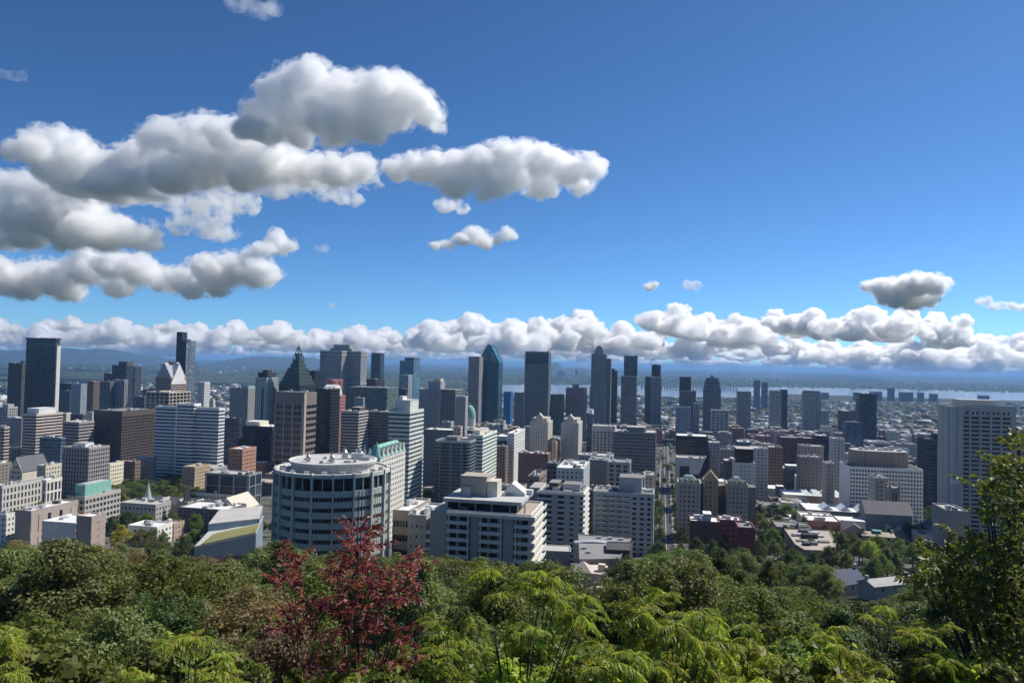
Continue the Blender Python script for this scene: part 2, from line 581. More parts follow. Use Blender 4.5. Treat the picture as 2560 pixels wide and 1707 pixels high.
for row, (y0, dep, step, sz) in enumerate([(742, 23000, 80, 0.95), (764, 30000, 70, 0.95), (784, 42000, 60, 1.0), (800, 58000, 50, 1.05), (812, 80000, 44, 1.1)]):
    x = -80 + 20 * row
    while x < 2440:
        bank(x, y0 + CRNG.uniform(-9, 9) + (x - 1176) * 0.021, dep * CRNG.uniform(0.9, 1.1), n_bank, sz * CRNG.uniform(0.55, 1.25), row + 1)
        n_bank += 1
        x += step * CRNG.uniform(0.75, 1.4)

NTH = ['first', 'second', 'third', 'fourth', 'fifth', 'sixth', 'seventh', 'eighth', 'ninth', 'tenth']
for row in range(6):
    rs = sorted((t for t in BANKED if t[0] == row), key=lambda t: t[1])
    for i, (_, px, o) in enumerate(rs):
        o['label'] = f"white cumulus in the {('nearest', 'second', 'third', 'fourth', 'fifth', 'farthest')[row]} row of the horizon cloud bank, {NTH[i] if i < 10 else str(i + 1) + ('th' if (i + 1) % 10 not in (1, 2, 3) or i + 1 < 20 else ('st', 'nd', 'rd')[(i + 1) % 10 - 1])} from left"
# ---------------------------------------------------------------- land, water, hills
PROF = [(-400, 205), (-40, 190), (-2, 188.2), (3, 186.5), (6, 184.0), (10, 181), (20, 175), (50, 162), (100, 148), (150, 137), (200, 125), (250, 112), (270, 105), (300, 97), (350, 89),
        (450, 77), (600, 63), (800, 52), (1100, 42), (1600, 30), (2500, 16), (3500, 8), (4500, 4), (400000, 4)]
PX_, PZ_ = np.array([p[0] for p in PROF], float), np.array([p[1] for p in PROF], float)
def ground(x, y):
    s = y + 0.12 * math.hypot(x, y) if y > 0 else y
    s = s / 1.12 if y > 0 else s
    return float(np.interp(s, PX_, PZ_))

def land_mesh():
    na = 240
    rs = [0.0]
    r = 2.0
    while r < 95000:
        rs.append(r)
        r *= 1.035 if r < 6000 else 1.12
    V, F = [], []
    for r in rs:
        for k in range(na):
            a = 2 * math.pi * k / na
            x, y = r * math.sin(a), r * math.cos(a)
            V.append((x, y, ground(x, y)))
    for i in range(len(rs) - 1):
        for k in range(na):
            j = (k + 1) % na
            F.append((i * na + k, i * na + j, (i + 1) * na + j, (i + 1) * na + k))
    F = np.array(F)[:, ::-1]
    return mesh_np('ground', np.array(V), F, smooth=True)

def land_material():
    m, nt, bs, out = nodes('land')
    pos = nt.nodes.new('ShaderNodeNewGeometry').outputs['Position']
    ln = nt.nodes.new('ShaderNodeVectorMath')
    ln.operation = 'LENGTH'
    nt.links.new(pos, ln.inputs[0])
    rr = ln.outputs['Value']
    # woodland floor, city asphalt and lots, then suburbs of trees and roofs
    floor_c = ramp(nt, [(0.3, (0.018, 0.022, 0.010)), (0.7, (0.05, 0.045, 0.022))], noise(nt, pos, 0.6, 4))
    city = ramp(nt, [(0.35, (0.09, 0.09, 0.09)), (0.5, (0.15, 0.148, 0.142)), (0.6, (0.06, 0.08, 0.035)), (0.7, (0.26, 0.25, 0.23))], noise(nt, pos, 0.022, 5, 0.65))
    v = nt.nodes.new('ShaderNodeTexVoronoi')
    v.inputs['Scale'].default_value = 0.035
    nt.links.new(pos, v.inputs['Vector'])
    sep = nt.nodes.new('ShaderNodeSeparateColor')
    nt.links.new(v.outputs['Color'], sep.inputs[0])
    sub = ramp(nt, [(0.0, (0.018, 0.032, 0.014)), (0.45, (0.04, 0.058, 0.022)), (0.7, (0.07, 0.08, 0.04)), (0.86, (0.11, 0.105, 0.10)), (0.95, (0.26, 0.25, 0.24))], sep.outputs[0], 'CONSTANT')
    field = ramp(nt, [(0.38, (0.022, 0.036, 0.016)), (0.5, (0.05, 0.065, 0.025)), (0.62, (0.075, 0.08, 0.035)), (0.72, (0.11, 0.105, 0.06))], noise(nt, mapped(nt, pos, (1, 0.35, 1)), 0.0011, 7, 0.65))
    sub = mixc(nt, math_node(nt, 'MULTIPLY', noise(nt, pos, 0.0016, 4, 0.6), 1.1, True), sub, field)
    def step(a, b):
        mr = nt.nodes.new('ShaderNodeMapRange')
        mr.inputs['From Min'].default_value = a
        mr.inputs['From Max'].default_value = b
        nt.links.new(rr, mr.inputs['Value'])
        return mr.outputs[0]
    c = mixc(nt, step(380, 440), floor_c, city)
    c = mixc(nt, step(1700, 2600), c, sub)
    c = mixc(nt, step(9000, 16000), c, field)
    nt.links.new(c, bs.inputs['Base Color'])
    bs.inputs['Roughness'].default_value = 0.95
    bs.inputs['Specular IOR Level'].default_value = 0.1
    return m
g_ = put('ground', land_mesh(), land_material())
g_['kind'] = 'structure'

def water_material():
    m, nt, bs, out = nodes('river_water')
    pos = nt.nodes.new('ShaderNodeNewGeometry').outputs['Position']
    nt.links.new(ramp(nt, [(0.3, (0.09, 0.13, 0.16)), (0.7, (0.12, 0.17, 0.20))], noise(nt, pos, 0.004, 3)), bs.inputs['Base Color'])
    bs.inputs['Roughness'].default_value = 0.16
    b = nt.nodes.new('ShaderNodeBump')
    b.inputs['Strength'].default_value = 0.08
    b.inputs['Distance'].default_value = 1.0
    nt.links.new(noise(nt, pos, 0.05, 4), b.inputs['Height'])
    nt.links.new(b.outputs[0], bs.inputs['Normal'])
    return m
WATER = water_material()
def shore(pts):
    """picture points on the water's edge, set down on the water level"""
    out = []
    for x, y in pts:
        d = ray(x, y)
        t = (5.0 - CAM_Z) / d.z
        out.append((d.x * t, d.y * t))
    return out
near = [(1195, 984), (1290, 986), (1360, 988), (1500, 987), (1600, 990), (1700, 992), (1850, 993), (1960, 985), (2080, 988), (2200, 992), (2350, 996), (2480, 1000), (2660, 1004)]
far_ = [(1195, 962), (1290, 962), (1400, 962), (1500, 963), (1640, 966), (1800, 968), (1960, 967), (2100, 969), (2250, 972), (2400, 976), (2660, 984)]
w = MB()
pn, pf = shore(near), shore(far_)
w.face([(x, y, 5.0) for x, y in pn] + [(x, y, 5.0) for x, y in reversed(pf)])
o = w.put('river', WATER)
o['kind'] = 'structure'
w = MB()
w.face([(x, y, 5.0) for x, y in shore([(525, 989), (560, 990), (590, 988), (600, 977), (570, 974), (530, 975)])])
o = w.put('river_channel', WATER)
o['kind'] = 'structure'

def hill(px0, px1, peaks, depth, name='hill'):
    """a wooded hill standing on the plain: peaks are (px, height in metres, half width px)"""
    nx, ny = 90, 16
    a, b = at(px0, 900, depth), at(px1, 900, depth)
    wid = 5200.0
    V = []
    rg = np.random.default_rng(abs(int(px0)))
    ph = rg.uniform(0, 6.28, 6)
    for j in range(ny + 1):
        t = j / ny
        for i in range(nx + 1):
            s = i / nx
            px = px0 + (px1 - px0) * s
            h = 0.0
            for p, hh, hw in peaks:
                h = max(h, hh * math.exp(-((px - p) / hw) ** 2))
            h *= 1 + 0.05 * math.sin(s * 37 + ph[0]) + 0.04 * math.sin(s * 71 + ph[1] + 3 * t)
            cross = math.sin(math.pi * t) ** 0.8
            edge = min(1, 6 * s, 6 * (1 - s))
            V.append((a.x + (b.x - a.x) * s, depth + (t - 0.5) * wid, 2.0 + h * cross * edge))
    F = [(j * (nx + 1) + i, j * (nx + 1) + i + 1, (j + 1) * (nx + 1) + i + 1, (j + 1) * (nx + 1) + i) for j in range(ny) for i in range(nx)]
    o = put(name, mesh_np(name, np.array(V), np.array(F), True), flatmat('wooded_hillside', (0.03, 0.05, 0.022), 0.95, 0.5, 0.004))
    o['kind'] = 'structure'
hill(-150, 420, [(-60, 235, 90), (30, 238, 70), (180, 288, 80), (255, 268, 60), (330, 205, 60)], 16000)
hill(560, 900, [(690, 214, 60), (645, 200, 40), (760, 200, 50)], 17000)
hill(1340, 1520, [(1385, 222, 20), (1440, 110, 40)], 17000)

# haze: the air between the camera and the far plain
hz = MB()
hz.box(-100000, 100000, -96000, 100000, -3, 320)
hz_o = hz.put('haze', volmat('hazy_air', (0.30, 0.56, 1.0), 4.6e-5, 0.1))
hz_o['kind'] = 'stuff'
# ---------------------------------------------------------------- the city: one grid of streets, every building a thing of its own
GA = R(11.45)                                  # the streets run away from the camera at this angle
def axes(ang):
    return Vector((math.cos(ang), -math.sin(ang), 0)), Vector((math.sin(ang), math.cos(ang), 0))
RX, FW = axes(GA)
RNG = random.Random(11)

WHITE = (0.80, 0.79, 0.76); PALE = (0.64, 0.63, 0.60); CREAM = (0.68, 0.61, 0.48); BEIGE = (0.52, 0.45, 0.36); TAN = (0.42, 0.32, 0.20)
GREY = (0.38, 0.38, 0.37); MIDGREY = (0.25, 0.25, 0.248); DARKGREY = (0.11, 0.112, 0.118); BLACK = (0.028, 0.03, 0.034); SLATE = (0.13, 0.15, 0.16)
BROWN = (0.20, 0.135, 0.10); DKBROWN = (0.085, 0.06, 0.05); RED = (0.30, 0.085, 0.065); PINK = (0.46, 0.24, 0.20); BRICK = (0.24, 0.11, 0.085); ORANGE = (0.50, 0.25, 0.15)
GREENW = (0.55, 0.62, 0.57); COPPER = (0.25, 0.50, 0.41); BLUEG = (0.20, 0.25, 0.29); BUFF = (0.36, 0.31, 0.25)
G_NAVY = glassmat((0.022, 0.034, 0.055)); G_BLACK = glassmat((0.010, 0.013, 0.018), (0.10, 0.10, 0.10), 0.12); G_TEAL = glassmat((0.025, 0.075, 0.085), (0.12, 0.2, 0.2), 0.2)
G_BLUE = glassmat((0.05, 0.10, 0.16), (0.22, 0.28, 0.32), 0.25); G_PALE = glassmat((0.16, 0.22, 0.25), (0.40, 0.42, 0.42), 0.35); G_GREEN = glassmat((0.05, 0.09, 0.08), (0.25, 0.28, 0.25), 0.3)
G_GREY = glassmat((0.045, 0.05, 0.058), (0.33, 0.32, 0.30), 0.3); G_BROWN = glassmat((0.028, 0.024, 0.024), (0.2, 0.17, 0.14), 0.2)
ROOF_L = flatmat('gravel_roof', (0.50, 0.48, 0.45), 0.95, 0.5, 0.35); ROOF_W = flatmat('white_roof_membrane', (0.78, 0.77, 0.74), 0.8, 0.3, 0.25)
ROOF_G = flatmat('grey_roof_felt', (0.26, 0.255, 0.25), 0.95, 0.55, 0.3); ROOF_D = flatmat('dark_roof_felt', (0.09, 0.09, 0.09), 0.95, 0.6, 0.3); ROOF_T = flatmat('tan_roof_gravel', (0.44, 0.38, 0.31), 0.95, 0.5, 0.3)
COPPER_M = flatmat('weathered_copper', COPPER, 0.7, 0.4, 0.4); METAL = flatmat('galvanised_metal', (0.55, 0.56, 0.57), 0.45, 0.3, 0.6, 0.3)
ROOFS = [ROOF_L, ROOF_W, ROOF_G, ROOF_G, ROOF_T, ROOF_D]

# fh storey height, bay width, sp share of the storey that is wall, pr share of the bay that is pier, dp how far wall stands proud of glass
STY = {
    'curt_dark': dict(w=(0.035, 0.04, 0.048), g=G_NAVY, fh=3.8, bay=3.0, sp=.22, pr=.08, dp=.15),
    'curt_black': dict(w=(0.02, 0.021, 0.024), g=G_BLACK, fh=3.8, bay=2.4, sp=.28, pr=.12, dp=.18),
    'curt_teal': dict(w=(0.05, 0.09, 0.10), g=G_TEAL, fh=3.9, bay=3.0, sp=.16, pr=.07, dp=.12),
    'curt_blue': dict(w=(0.16, 0.20, 0.24), g=G_BLUE, fh=3.6, bay=3.2, sp=.2, pr=.08, dp=.15),
    'curt_pale': dict(w=(0.42, 0.45, 0.46), g=G_PALE, fh=3.5, bay=3.2, sp=.26, pr=.1, dp=.2),
    'condo': dict(w=(0.30, 0.31, 0.31), g=G_BLUE, fh=3.1, bay=4.2, sp=.24, pr=.16, dp=.35),
    'condo_dark': dict(w=(0.07, 0.075, 0.085), g=G_NAVY, fh=3.1, bay=4.2, sp=.26, pr=.16, dp=.3),
    'band_white': dict(w=WHITE, g=G_NAVY, fh=3.6, bay=3.0, sp=.52, pr=0, dp=.5),
    'band_pale': dict(w=PALE, g=G_GREY, fh=3.6, bay=3.0, sp=.5, pr=.0, dp=.45),
    'band_grey': dict(w=GREY, g=G_NAVY, fh=3.8, bay=3.0, sp=.45, pr=.05, dp=.35),
    'band_green': dict(w=GREENW, g=G_GREEN, fh=3.5, bay=3.0, sp=.52, pr=.0, dp=.45),
    'grid_white': dict(w=WHITE, g=G_NAVY, fh=3.6, bay=3.2, sp=.4, pr=.36, dp=.5),
    'grid_pale': dict(w=PALE, g=G_GREY, fh=3.6, bay=3.0, sp=.4, pr=.35, dp=.45),
    'grid_grey': dict(w=GREY, g=G_NAVY, fh=3.6, bay=2.8, sp=.36, pr=.36, dp=.45),
    'grid_dark': dict(w=(0.10, 0.10, 0.105), g=G_BLACK, fh=3.6, bay=2.6, sp=.34, pr=.3, dp=.4),
    'rib_dark': dict(w=(0.17, 0.165, 0.165), g=G_BLACK, fh=3.5, bay=2.4, sp=.3, pr=.45, dp=.6),
    'punch_beige': dict(w=BEIGE, g=G_GREY, fh=3.1, bay=3.4, sp=.52, pr=.58, dp=.3),
    'punch_cream': dict(w=CREAM, g=G_GREY, fh=3.4, bay=3.2, sp=.5, pr=.55, dp=.3),
    'punch_grey': dict(w=GREY, g=G_GREY, fh=3.3, bay=3.3, sp=.52, pr=.55, dp=.3),
    'punch_white': dict(w=WHITE, g=G_NAVY, fh=3.4, bay=3.3, sp=.5, pr=.5, dp=.35),
    'punch_brick': dict(w=BRICK, g=G_GREY, fh=3.2, bay=3.3, sp=.52, pr=.58, dp=.25),
    'punch_brown': dict(w=BROWN, g=G_BROWN, fh=3.3, bay=3.0, sp=.45, pr=.45, dp=.3),
    'punch_red': dict(w=RED, g=G_BLACK, fh=3.4, bay=3.2, sp=.48, pr=.45, dp=.3),
    'punch_pink': dict(w=PINK, g=G_GREY, fh=3.4, bay=3.2, sp=.5, pr=.5, dp=.3),
}
BUILT = []          # footprints in grid coordinates and silhouettes in the picture
def gridxy(p):
    return p.x * RX.x + p.y * RX.y, p.x * FW.x + p.y * FW.y

def rect(x0, x1, y0, y1):
    return [(x0, y0), (x1, y0), (x1, y1), (x0, y1)]

def ring_mesh(name, poly, z0, z1, out, thick):
    a, b = offset(poly, out), offset(poly, out - thick)
    m, n = MB(), len(poly)
    for i in range(n):
        j = (i + 1) % n
        m.hull([(a[i][0], a[i][1], z0), (a[j][0], a[j][1], z0), (b[j][0], b[j][1], z0), (b[i][0], b[i][1], z0)],
               [(a[i][0], a[i][1], z1), (a[j][0], a[j][1], z1), (b[j][0], b[j][1], z1), (b[i][0], b[i][1], z1)])
    # drop the mitre faces between the four or more runs
    return m.mesh(name)

def ring_simple(name, poly, z0, z1, out, thick):
    """closed band round a footprint: outer, inner, top and bottom faces"""
    a, b = offset(poly, out), offset(poly, out - thick)
    n, V, F = len(poly), [], []
    for L, z in ((a, z0), (a, z1), (b, z1), (b, z0)):
        V += [(p[0], p[1], z) for p in L]
    for s in range(4):
        t = (s + 1) % 4
        for i in range(n):
            j = (i + 1) % n
            F.append((s * n + i, s * n + j, t * n + j, t * n + i))
    me = bpy.data.meshes.new(name)
    me.from_pydata(V, [], F)
    me.update()
    return me

def piers_mesh(name, poly, z0, z1, bay, pr, dp, skip=()):
    m = MB()
    n = len(poly)
    for i in range(n):
        if i in skip:
            continue
        p, q = Vector(poly[i]), Vector(poly[(i + 1) % n])
        e = q - p
        L = e.length
        if L < 2:
            continue
        e.normalize()
        nrm = Vector((e.y, -e.x))
        k = max(1, round(L / bay))
        hw = pr * (L / k) / 2
        for c in range(k + 1):
            s0, s1 = max(0.02, c * L / k - hw), min(L - 0.02, c * L / k + hw)
            if c == 0: s1 = max(s1, hw * 1.6)
            if c == k: s0 = min(s0, L - hw * 1.6)
            a, b = p + e * s0, p + e * s1
            m.prism([(a + nrm * (dp - .02))[:], (b + nrm * (dp - .02))[:], (b - nrm * .15)[:], (a - nrm * .15)[:]][::-1], z0, z1)
    return m.mesh(name)

def facade(root, poly, z0, z1, st, fh=None, blank=(), top_solid=0.0, piers_apart=False, pier_mat=None, name_band='spandrel'):
    """glass core, a wall band for every storey, piers at every bay"""
    S = dict(STY[st]) if isinstance(st, str) else dict(st)
    h = z1 - z0 - top_solid
    n = max(1, round(h / (fh or S['fh'])))
    f = h / n
    wm = wallmat(S['w'])
    core = MB()
    core.prism(poly, z0, z1, (False, True))
    g = core.put('glazing', S['g'], root)
    g['bay'], g['storey'] = float(S['bay']), float(f)
    band = ring_simple(name_band, poly, 0, f * S['sp'], S['dp'], S['dp'] + 0.1)
    band.materials.append(wm)
    for k in range(n):
        put(name_band, band, None, root, (0, 0, z0 + k * f + f * (1 - S['sp'])))
    if S['pr'] > 0:
        o = put('pier', piers_mesh('pier', poly, z0, z1 - 0.05, S['bay'], S['pr'], S['dp'], blank), pier_mat or wm, root)
        o['kind'] = 'stuff'
    if top_solid > 0:
        put('crown_band', ring_simple('crown_band', poly, z1 - top_solid, z1, S['dp'] + .03, S['dp'] + .2), wm, root)
    for i in blank:
        p, q = Vector(poly[i]), Vector(poly[(i + 1) % len(poly)])
        e = (q - p).normalized()
        nr = Vector((e.y, -e.x))
        d = S['dp'] + .05
        b = MB()
        b.prism([p[:], q[:], (q + nr * d)[:], (p + nr * d)[:]][::-1], z0, z1)
        b.put('end_wall', wm, root)
    return S, f, wm

def roofing(root, poly, z, wm, mat, para=0.9, clutter=3, rng=RNG, pent=None):
    put('parapet', ring_simple('parapet', poly, z, z + para, 0.32, 0.55), wm, root)
    r = MB()
    r.prism(offset(poly, -0.1), z + .02, z + 0.15, (False, True))
    r.put('roof', mat, root)
    xs, ys = [p[0] for p in poly], [p[1] for p in poly]
    x0, x1, y0, y1 = min(xs), max(xs), min(ys), max(ys)
    W, D = x1 - x0, y1 - y0
    if pent:
        for (a, b, c, d, hh, pm) in pent:
            q = MB()
            q.box(x0 + a * W, x0 + b * W, y0 + c * D, y0 + d * D, z + .1, z + hh)
            o = q.put('penthouse', pm or wm, root)
            q = MB()
            q.box(x0 + a * W - .2, x0 + b * W + .2, y0 + c * D - .2, y0 + d * D + .2, z + hh, z + hh + .35)
            q.put('penthouse_roof', mat, root)
    for _ in range(clutter):
        w_, d_, h_ = rng.uniform(1.2, min(5, W * .25)), rng.uniform(1.2, min(5, D * .3) if D > 5 else 1.4), rng.uniform(0.8, 2.6)
        x, y = rng.uniform(x0 + .8, max(x0 + .9, x1 - w_ - .8)), rng.uniform(y0 + .8, max(y0 + .9, y1 - d_ - .8))
        q = MB()
        q.box(x, x + w_, y, y + d_, z + .1, z + h_)
        q.put('rooftop_unit', rng.choice([METAL, wallmat(PALE), wallmat(GREY), wallmat(DARKGREY), METAL]), root)

def site(crop, xl, xm, xr, top, depth, ang=GA, dep=None, wide=None):
    """near corner of a building at picture column xm; its two visible sides end at columns xl and xr. Returns base point, footprint, height"""
    rx, fw = axes(ang)
    (pl, py), (pm, _), (pr_, _) = cr(crop, xl, top), cr(crop, xm, top), cr(crop, xr, top)
    vp = 1280 + FPX * math.tan(ang)
    if crop == 'C' and pm >= vp and pm - pl > pr_ - pm:
        pm = pl + (pr_ - pm)
    c = at(pm, py, depth)
    if pm < vp:
        lf = reach(c, -rx, pl) if wide is None else wide
        ls = dep if dep else reach(c, fw, pr_)
        poly = rect(-lf, 0, 0, max(6, min(ls, 90)))
    else:
        lf = reach(c, rx, pr_) if wide is None else wide
        ls = dep if dep else reach(c, fw, pl)
        poly = rect(0, lf, 0, max(6, min(ls, 90)))
    xs, ys = [p[0] for p in poly], [p[1] for p in poly]
    zs = [ground(*(c + rx * x + fw * y).xy) for x in (min(xs), max(xs)) for y in (min(ys), max(ys))]
    z0 = min(zs) - 0.5
    base = Vector((c.x, c.y, z0))
    note(base, poly, ang, c.z - z0, (pl, pr_, py))
    return base, poly, c.z - z0

def note(base, poly, ang, h, sil):
    rx, fw = axes(ang)
    g = [gridxy(base + rx * p[0] + fw * p[1]) for p in poly]
    BUILT.append((min(u for u, v in g), max(u for u, v in g), min(v for u, v in g), max(v for u, v in g), sil[0], sil[1], sil[2], base.y, h))

REFS = []
def B(crop, xl, xm, xr, top, depth, st, label, name='office_tower', cat='building', fh=None, pent=None, roof=None, blank=(), ang=GA, dep=None, wide=None, clutter=3, top_solid=0.0, ref=None, over=None, para=0.9):
    base, poly, h = site(crop, xl, xm, xr, top, depth, ang, dep, wide)
    h -= para
    root = thing(name, label, cat, base, -ang)
    S = dict(STY[st])
    if over:
        S.update(over)
    S, f, wm = facade(root, poly, 0, h, S, fh, blank, top_solid)
    roofing(root, poly, h, wm, roof or RNG.choice(ROOFS), para, clutter, RNG, pent)
    if ref:
        REFS.append((ref, (base.x, base.y), cr(crop, (xl + xr) / 2, top)))
    root['foot'] = [min(p[0] for p in poly), max(p[0] for p in poly), min(p[1] for p in poly), max(p[1] for p in poly), h]
    return root

def mass(root, x0, x1, y0, y1, z0, z1, st=None, mat=None, name='wing', fh=None, roof=None, para=.6, clutter=0, blank=()):
    """a further block of the same building, in the building's own coordinates"""
    if st:
        S, f, wm = facade(root, rect(x0, x1, y0, y1), z0, z1, st, fh, blank)
        roofing(root, rect(x0, x1, y0, y1), z1, wm, roof or ROOF_G, para, clutter)
    else:
        q = MB()
        q.box(x0, x1, y0, y1, z0, z1)
        return q.put(name, mat, root)
# ---------------------------------------------------------------- towers and blocks, from the picture's left edge to its right
# -- far left
r = B('A', 245, 515, 552, 96, 1150, 'curt_dark', 'tall dark glass tower with a flared cap near the left edge', 'glass_tower', 'tower', roof=ROOF_D, clutter=2, ref='the tall dark glass tower', over=dict(fh=3.4, bay=2.2, pr=.2))
f_ = r['foot']
q = MB(); q.prism(offset(rect(f_[0], f_[1], f_[2], f_[3]), .9), f_[4] - 9, f_[4] - 7.6); q.put('crown_ledge', wallmat(DARKGREY), r)
q = MB(); q.prism(offset(rect(f_[0], f_[1], f_[2], f_[3]), 1.3), f_[4] - 1.2, f_[4] + 1.4); q.put('crown_cap', wallmat(BLACK), r)
q = MB(); q.box(f_[1] - .1, f_[1] + .9, f_[2] + 2, f_[2] + 9, 8, f_[4] - 10); q.put('pale_fin', wallmat(PALE), r)
q = MB(); q.prism(offset(rect(f_[0], f_[1], f_[2], f_[3]), .5), f_[4] * .2, f_[4] * .2 + 3); q.put('louvre_band', wallmat(MIDGREY), r)
B('A', 80, 205, 250, 322, 1210, 'grid_dark', 'dark slab tower just left of the tall dark glass tower', 'office_tower', 'tower', pent=[(.6, .9, .3, .7, 4, None)], dep=25)
B('A', 540, 700, 716, 512, 1620, 'curt_black', 'low dark glass block beside the tall dark glass tower', 'office_block', clutter=2)
B('A', 535, 645, 655, 575, 1520, 'band_grey', 'low dark block with a pale roof edge below the low dark glass block', 'office_block', over=dict(w=DARKGREY))
B('A', 655, 745, 800, 512, 1400, 'curt_blue', 'pale blue-grey slab office block beside the brown tower', 'office_block', over=dict(w=(0.336, 0.372, 0.408), sp=.4, pr=.4))
B('A', 805, 862, 915, 488, 1450, 'grid_dark', 'narrow brownish tower with a pale right side left of the twin condominiums', 'office_tower', 'tower', over=dict(w=BROWN))
B('A', 1030, 1160, 1188, 342, 1680, 'curt_dark', 'dark condominium tower rising behind the twin condominiums', 'condominium_tower', 'tower', pent=[(.4, 1, .1, .9, 9, wallmat(DKBROWN))], dep=24)
B('A', 1188, 1240, 1250, 352, 1720, 'condo_dark', 'dark slab tower right of the dark condominium tower', 'condominium_tower', 'tower', dep=22)
B('A', 958, 1028, 1034, 415, 1700, 'condo_dark', 'dark stepped tower left of the dark condominium tower', 'condominium_tower', 'tower', dep=22)
B('A', 920, 1012, 1025, 492, 1330, 'condo', 'dark left one of the twin grey condominium towers', 'condominium_tower', 'tower', over=dict(w=(0.18, 0.186, 0.192)), dep=24)
B('A', 1030, 1145, 1175, 478, 1340, 'condo', 'pale speckled right one of the twin grey condominium towers', 'condominium_tower', 'tower', over=dict(w=(0.408, 0.408, 0.396)), ref='the twin condominiums')
B('A', 1220, 1330, 1345, 630, 1350, 'curt_blue', 'low blue-grey office block right of the twin condominiums', 'office_block')
B('A', 1310, 1350, 1420, 560, 1560, 'punch_brown', 'small brown block behind the beige grid block', 'office_block')
r = B('A', 1345, 1555, 1748, 588, 1000, 'grid_pale', 'beige grid office block with a dark shaded side below the peaked tower', 'office_block', ref='the beige grid block', over=dict(w=BEIGE, bay=7.5, fh=4.6, sp=.2, pr=.16, g=G_BLACK), roof=ROOF_T)
# the very tall dark tower with a pale glass side
r = B('A', 1655, 1712, 1800, 118, 1600, 'curt_dark', 'very tall slender tower with a black side and a pale mirror-glass side', 'glass_tower', 'tower', roof=ROOF_D, clutter=1, ref='the very tall slender tower', blank=(0,), over=dict(w=(0.012, 0.013, 0.016), g=glassmat((0.22, 0.28, 0.32), (0.30, 0.36, 0.40), .2, .06), sp=.12))
f_ = r['foot']
mass(r, f_[0] - 13, f_[0] - .3, 6, 24, 0, f_[4] + 20, mat=wallmat((0.012, 0.013, 0.016)), name='black_slab')
mass(r, f_[0] + 2, f_[1] - 8, f_[3] + .3, f_[3] + 16, 0, f_[4] - 44, 'curt_blue')
mass(r, f_[0] + 1, f_[1], f_[3] * .5, f_[3] * .5 + 1.2, f_[4], f_[4] + 4.5, mat=wallmat(PALE), name='roof_screen')
B('A', 1815, 1878, 1928, 497, 1500, 'grid_white', 'small white chequered tower right of the very tall slender tower', 'apartment_tower', 'tower', over=dict(fh=3, bay=3))
B('A', 1925, 1960, 1975, 660, 1450, 'punch_cream', 'low cream block between the chequered tower and the twin-toned tower', 'office_block')
B('A', 2116, 2280, 2352, 548, 1300, 'rib_dark', 'grey twin-toned tower with a green-edged roof and a pale right side', 'office_tower', 'tower', over=dict(w=GREY), pent=[(.55, .98, .1, .9, 4, COPPER_M)])
B('A', -60, 72, 160, 725, 1000, 'grid_grey', 'grey office block cut by the left edge', 'office_block', pent=[(.5, .9, .2, .8, 4, None)])
B('A', 70, 200, 215, 828, 940, 'punch_grey', 'blank grey concrete slab with a white roof mast near the left edge', 'office_block', blank=(0, 1), dep=22, over=dict(w=MIDGREY))
B('A', -60, 42, 85, 905, 860, 'band_pale', 'banded brownish block cut by the left edge', 'office_block', over=dict(w=(0.504, 0.396, 0.348), g=G_BLACK))
r = B('A', 212, 336, 576, 790, 900, 'band_pale', 'pale banded block with a white rooftop box below the tall dark glass tower', 'office_block', over=dict(w=(0.6, 0.504, 0.456), g=G_BLACK), roof=ROOF_W, pent=[(.1, .95, .1, .75, 7, wallmat(WHITE))], ref='the pale banded block')
B('A', 580, 726, 862, 862, 870, 'band_pale', 'block with a dark blue side and a pink banded side beside the brown-black block', 'office_block', over=dict(w=(0.36, 0.3, 0.288), g=G_NAVY))
B('A', 366, 560, 580, 1008, 800, 'curt_blue', 'low blue-grey glass block in front of the pale banded block', 'office_block', roof=ROOF_L, clutter=5)
B('A', 650, 760, 800, 792, 1180, 'grid_dark', 'dark low block behind the brown-black block', 'office_block', clutter=4)
B('A', 555, 610, 655, 782, 1230, 'punch_cream', 'small pale block behind the pink banded block', 'office_block')
B('A', 800, 850, 866, 770, 1120, 'punch_cream', 'small cream block left of the wide brown-black block', 'office_block')
B('A', 866, 1122, 1432, 762, 900, 'grid_dark', 'wide brown-black office block left of the white striped block', 'office_block', over=dict(w=(0.075, 0.056, 0.048), g=G_BLACK), clutter=7, roof=ROOF_G, top_solid=5, ref='the wide brown-black block')
r = B('A', 1432, 2012, 2062, 735, 780, 'band_white', 'broad white office block with dark horizontal window stripes', 'office_block', roof=ROOF_L, clutter=6, ref='the white striped block', over=dict(w=(0.696, 0.732, 0.768), fh=3.5))
f_ = r['foot']
mass(r, f_[0] * .66 - .6, f_[0] * .66 + .6, -.9, 3, 8, f_[4] + 1, mat=wallmat(WHITE), name='white_fin')
mass(r, f_[0] * .62, f_[0] * .36, -3.4, 8, 0, f_[4] + 4, 'band_white', roof=ROOF_L)
B('A', 2062, 2200, 2222, 830, 850, 'curt_dark', 'dark blue glass tower right of the white striped block', 'office_tower', 'tower', over=dict(w=(0.05, 0.07, 0.1)))
B('A', 2215, 2500, 2530, 905, 880, 'curt_black', 'low navy block with a white roof band left of the brown concrete tower', 'office_block', roof=ROOF_W, top_solid=3, over=dict(w=(0.03, 0.03, 0.04)), pent=[(.05, .5, .2, .8, 5, wallmat(CREAM))], dep=34)
B('A', 2106, 2228, 2352, 1110, 640, 'punch_grey', 'small block with a grey side and a red brick side behind the dark ribbed hall', 'brick_building', over=dict(w=(0.42, 0.2, 0.14)), roof=ROOF_W, clutter=4)
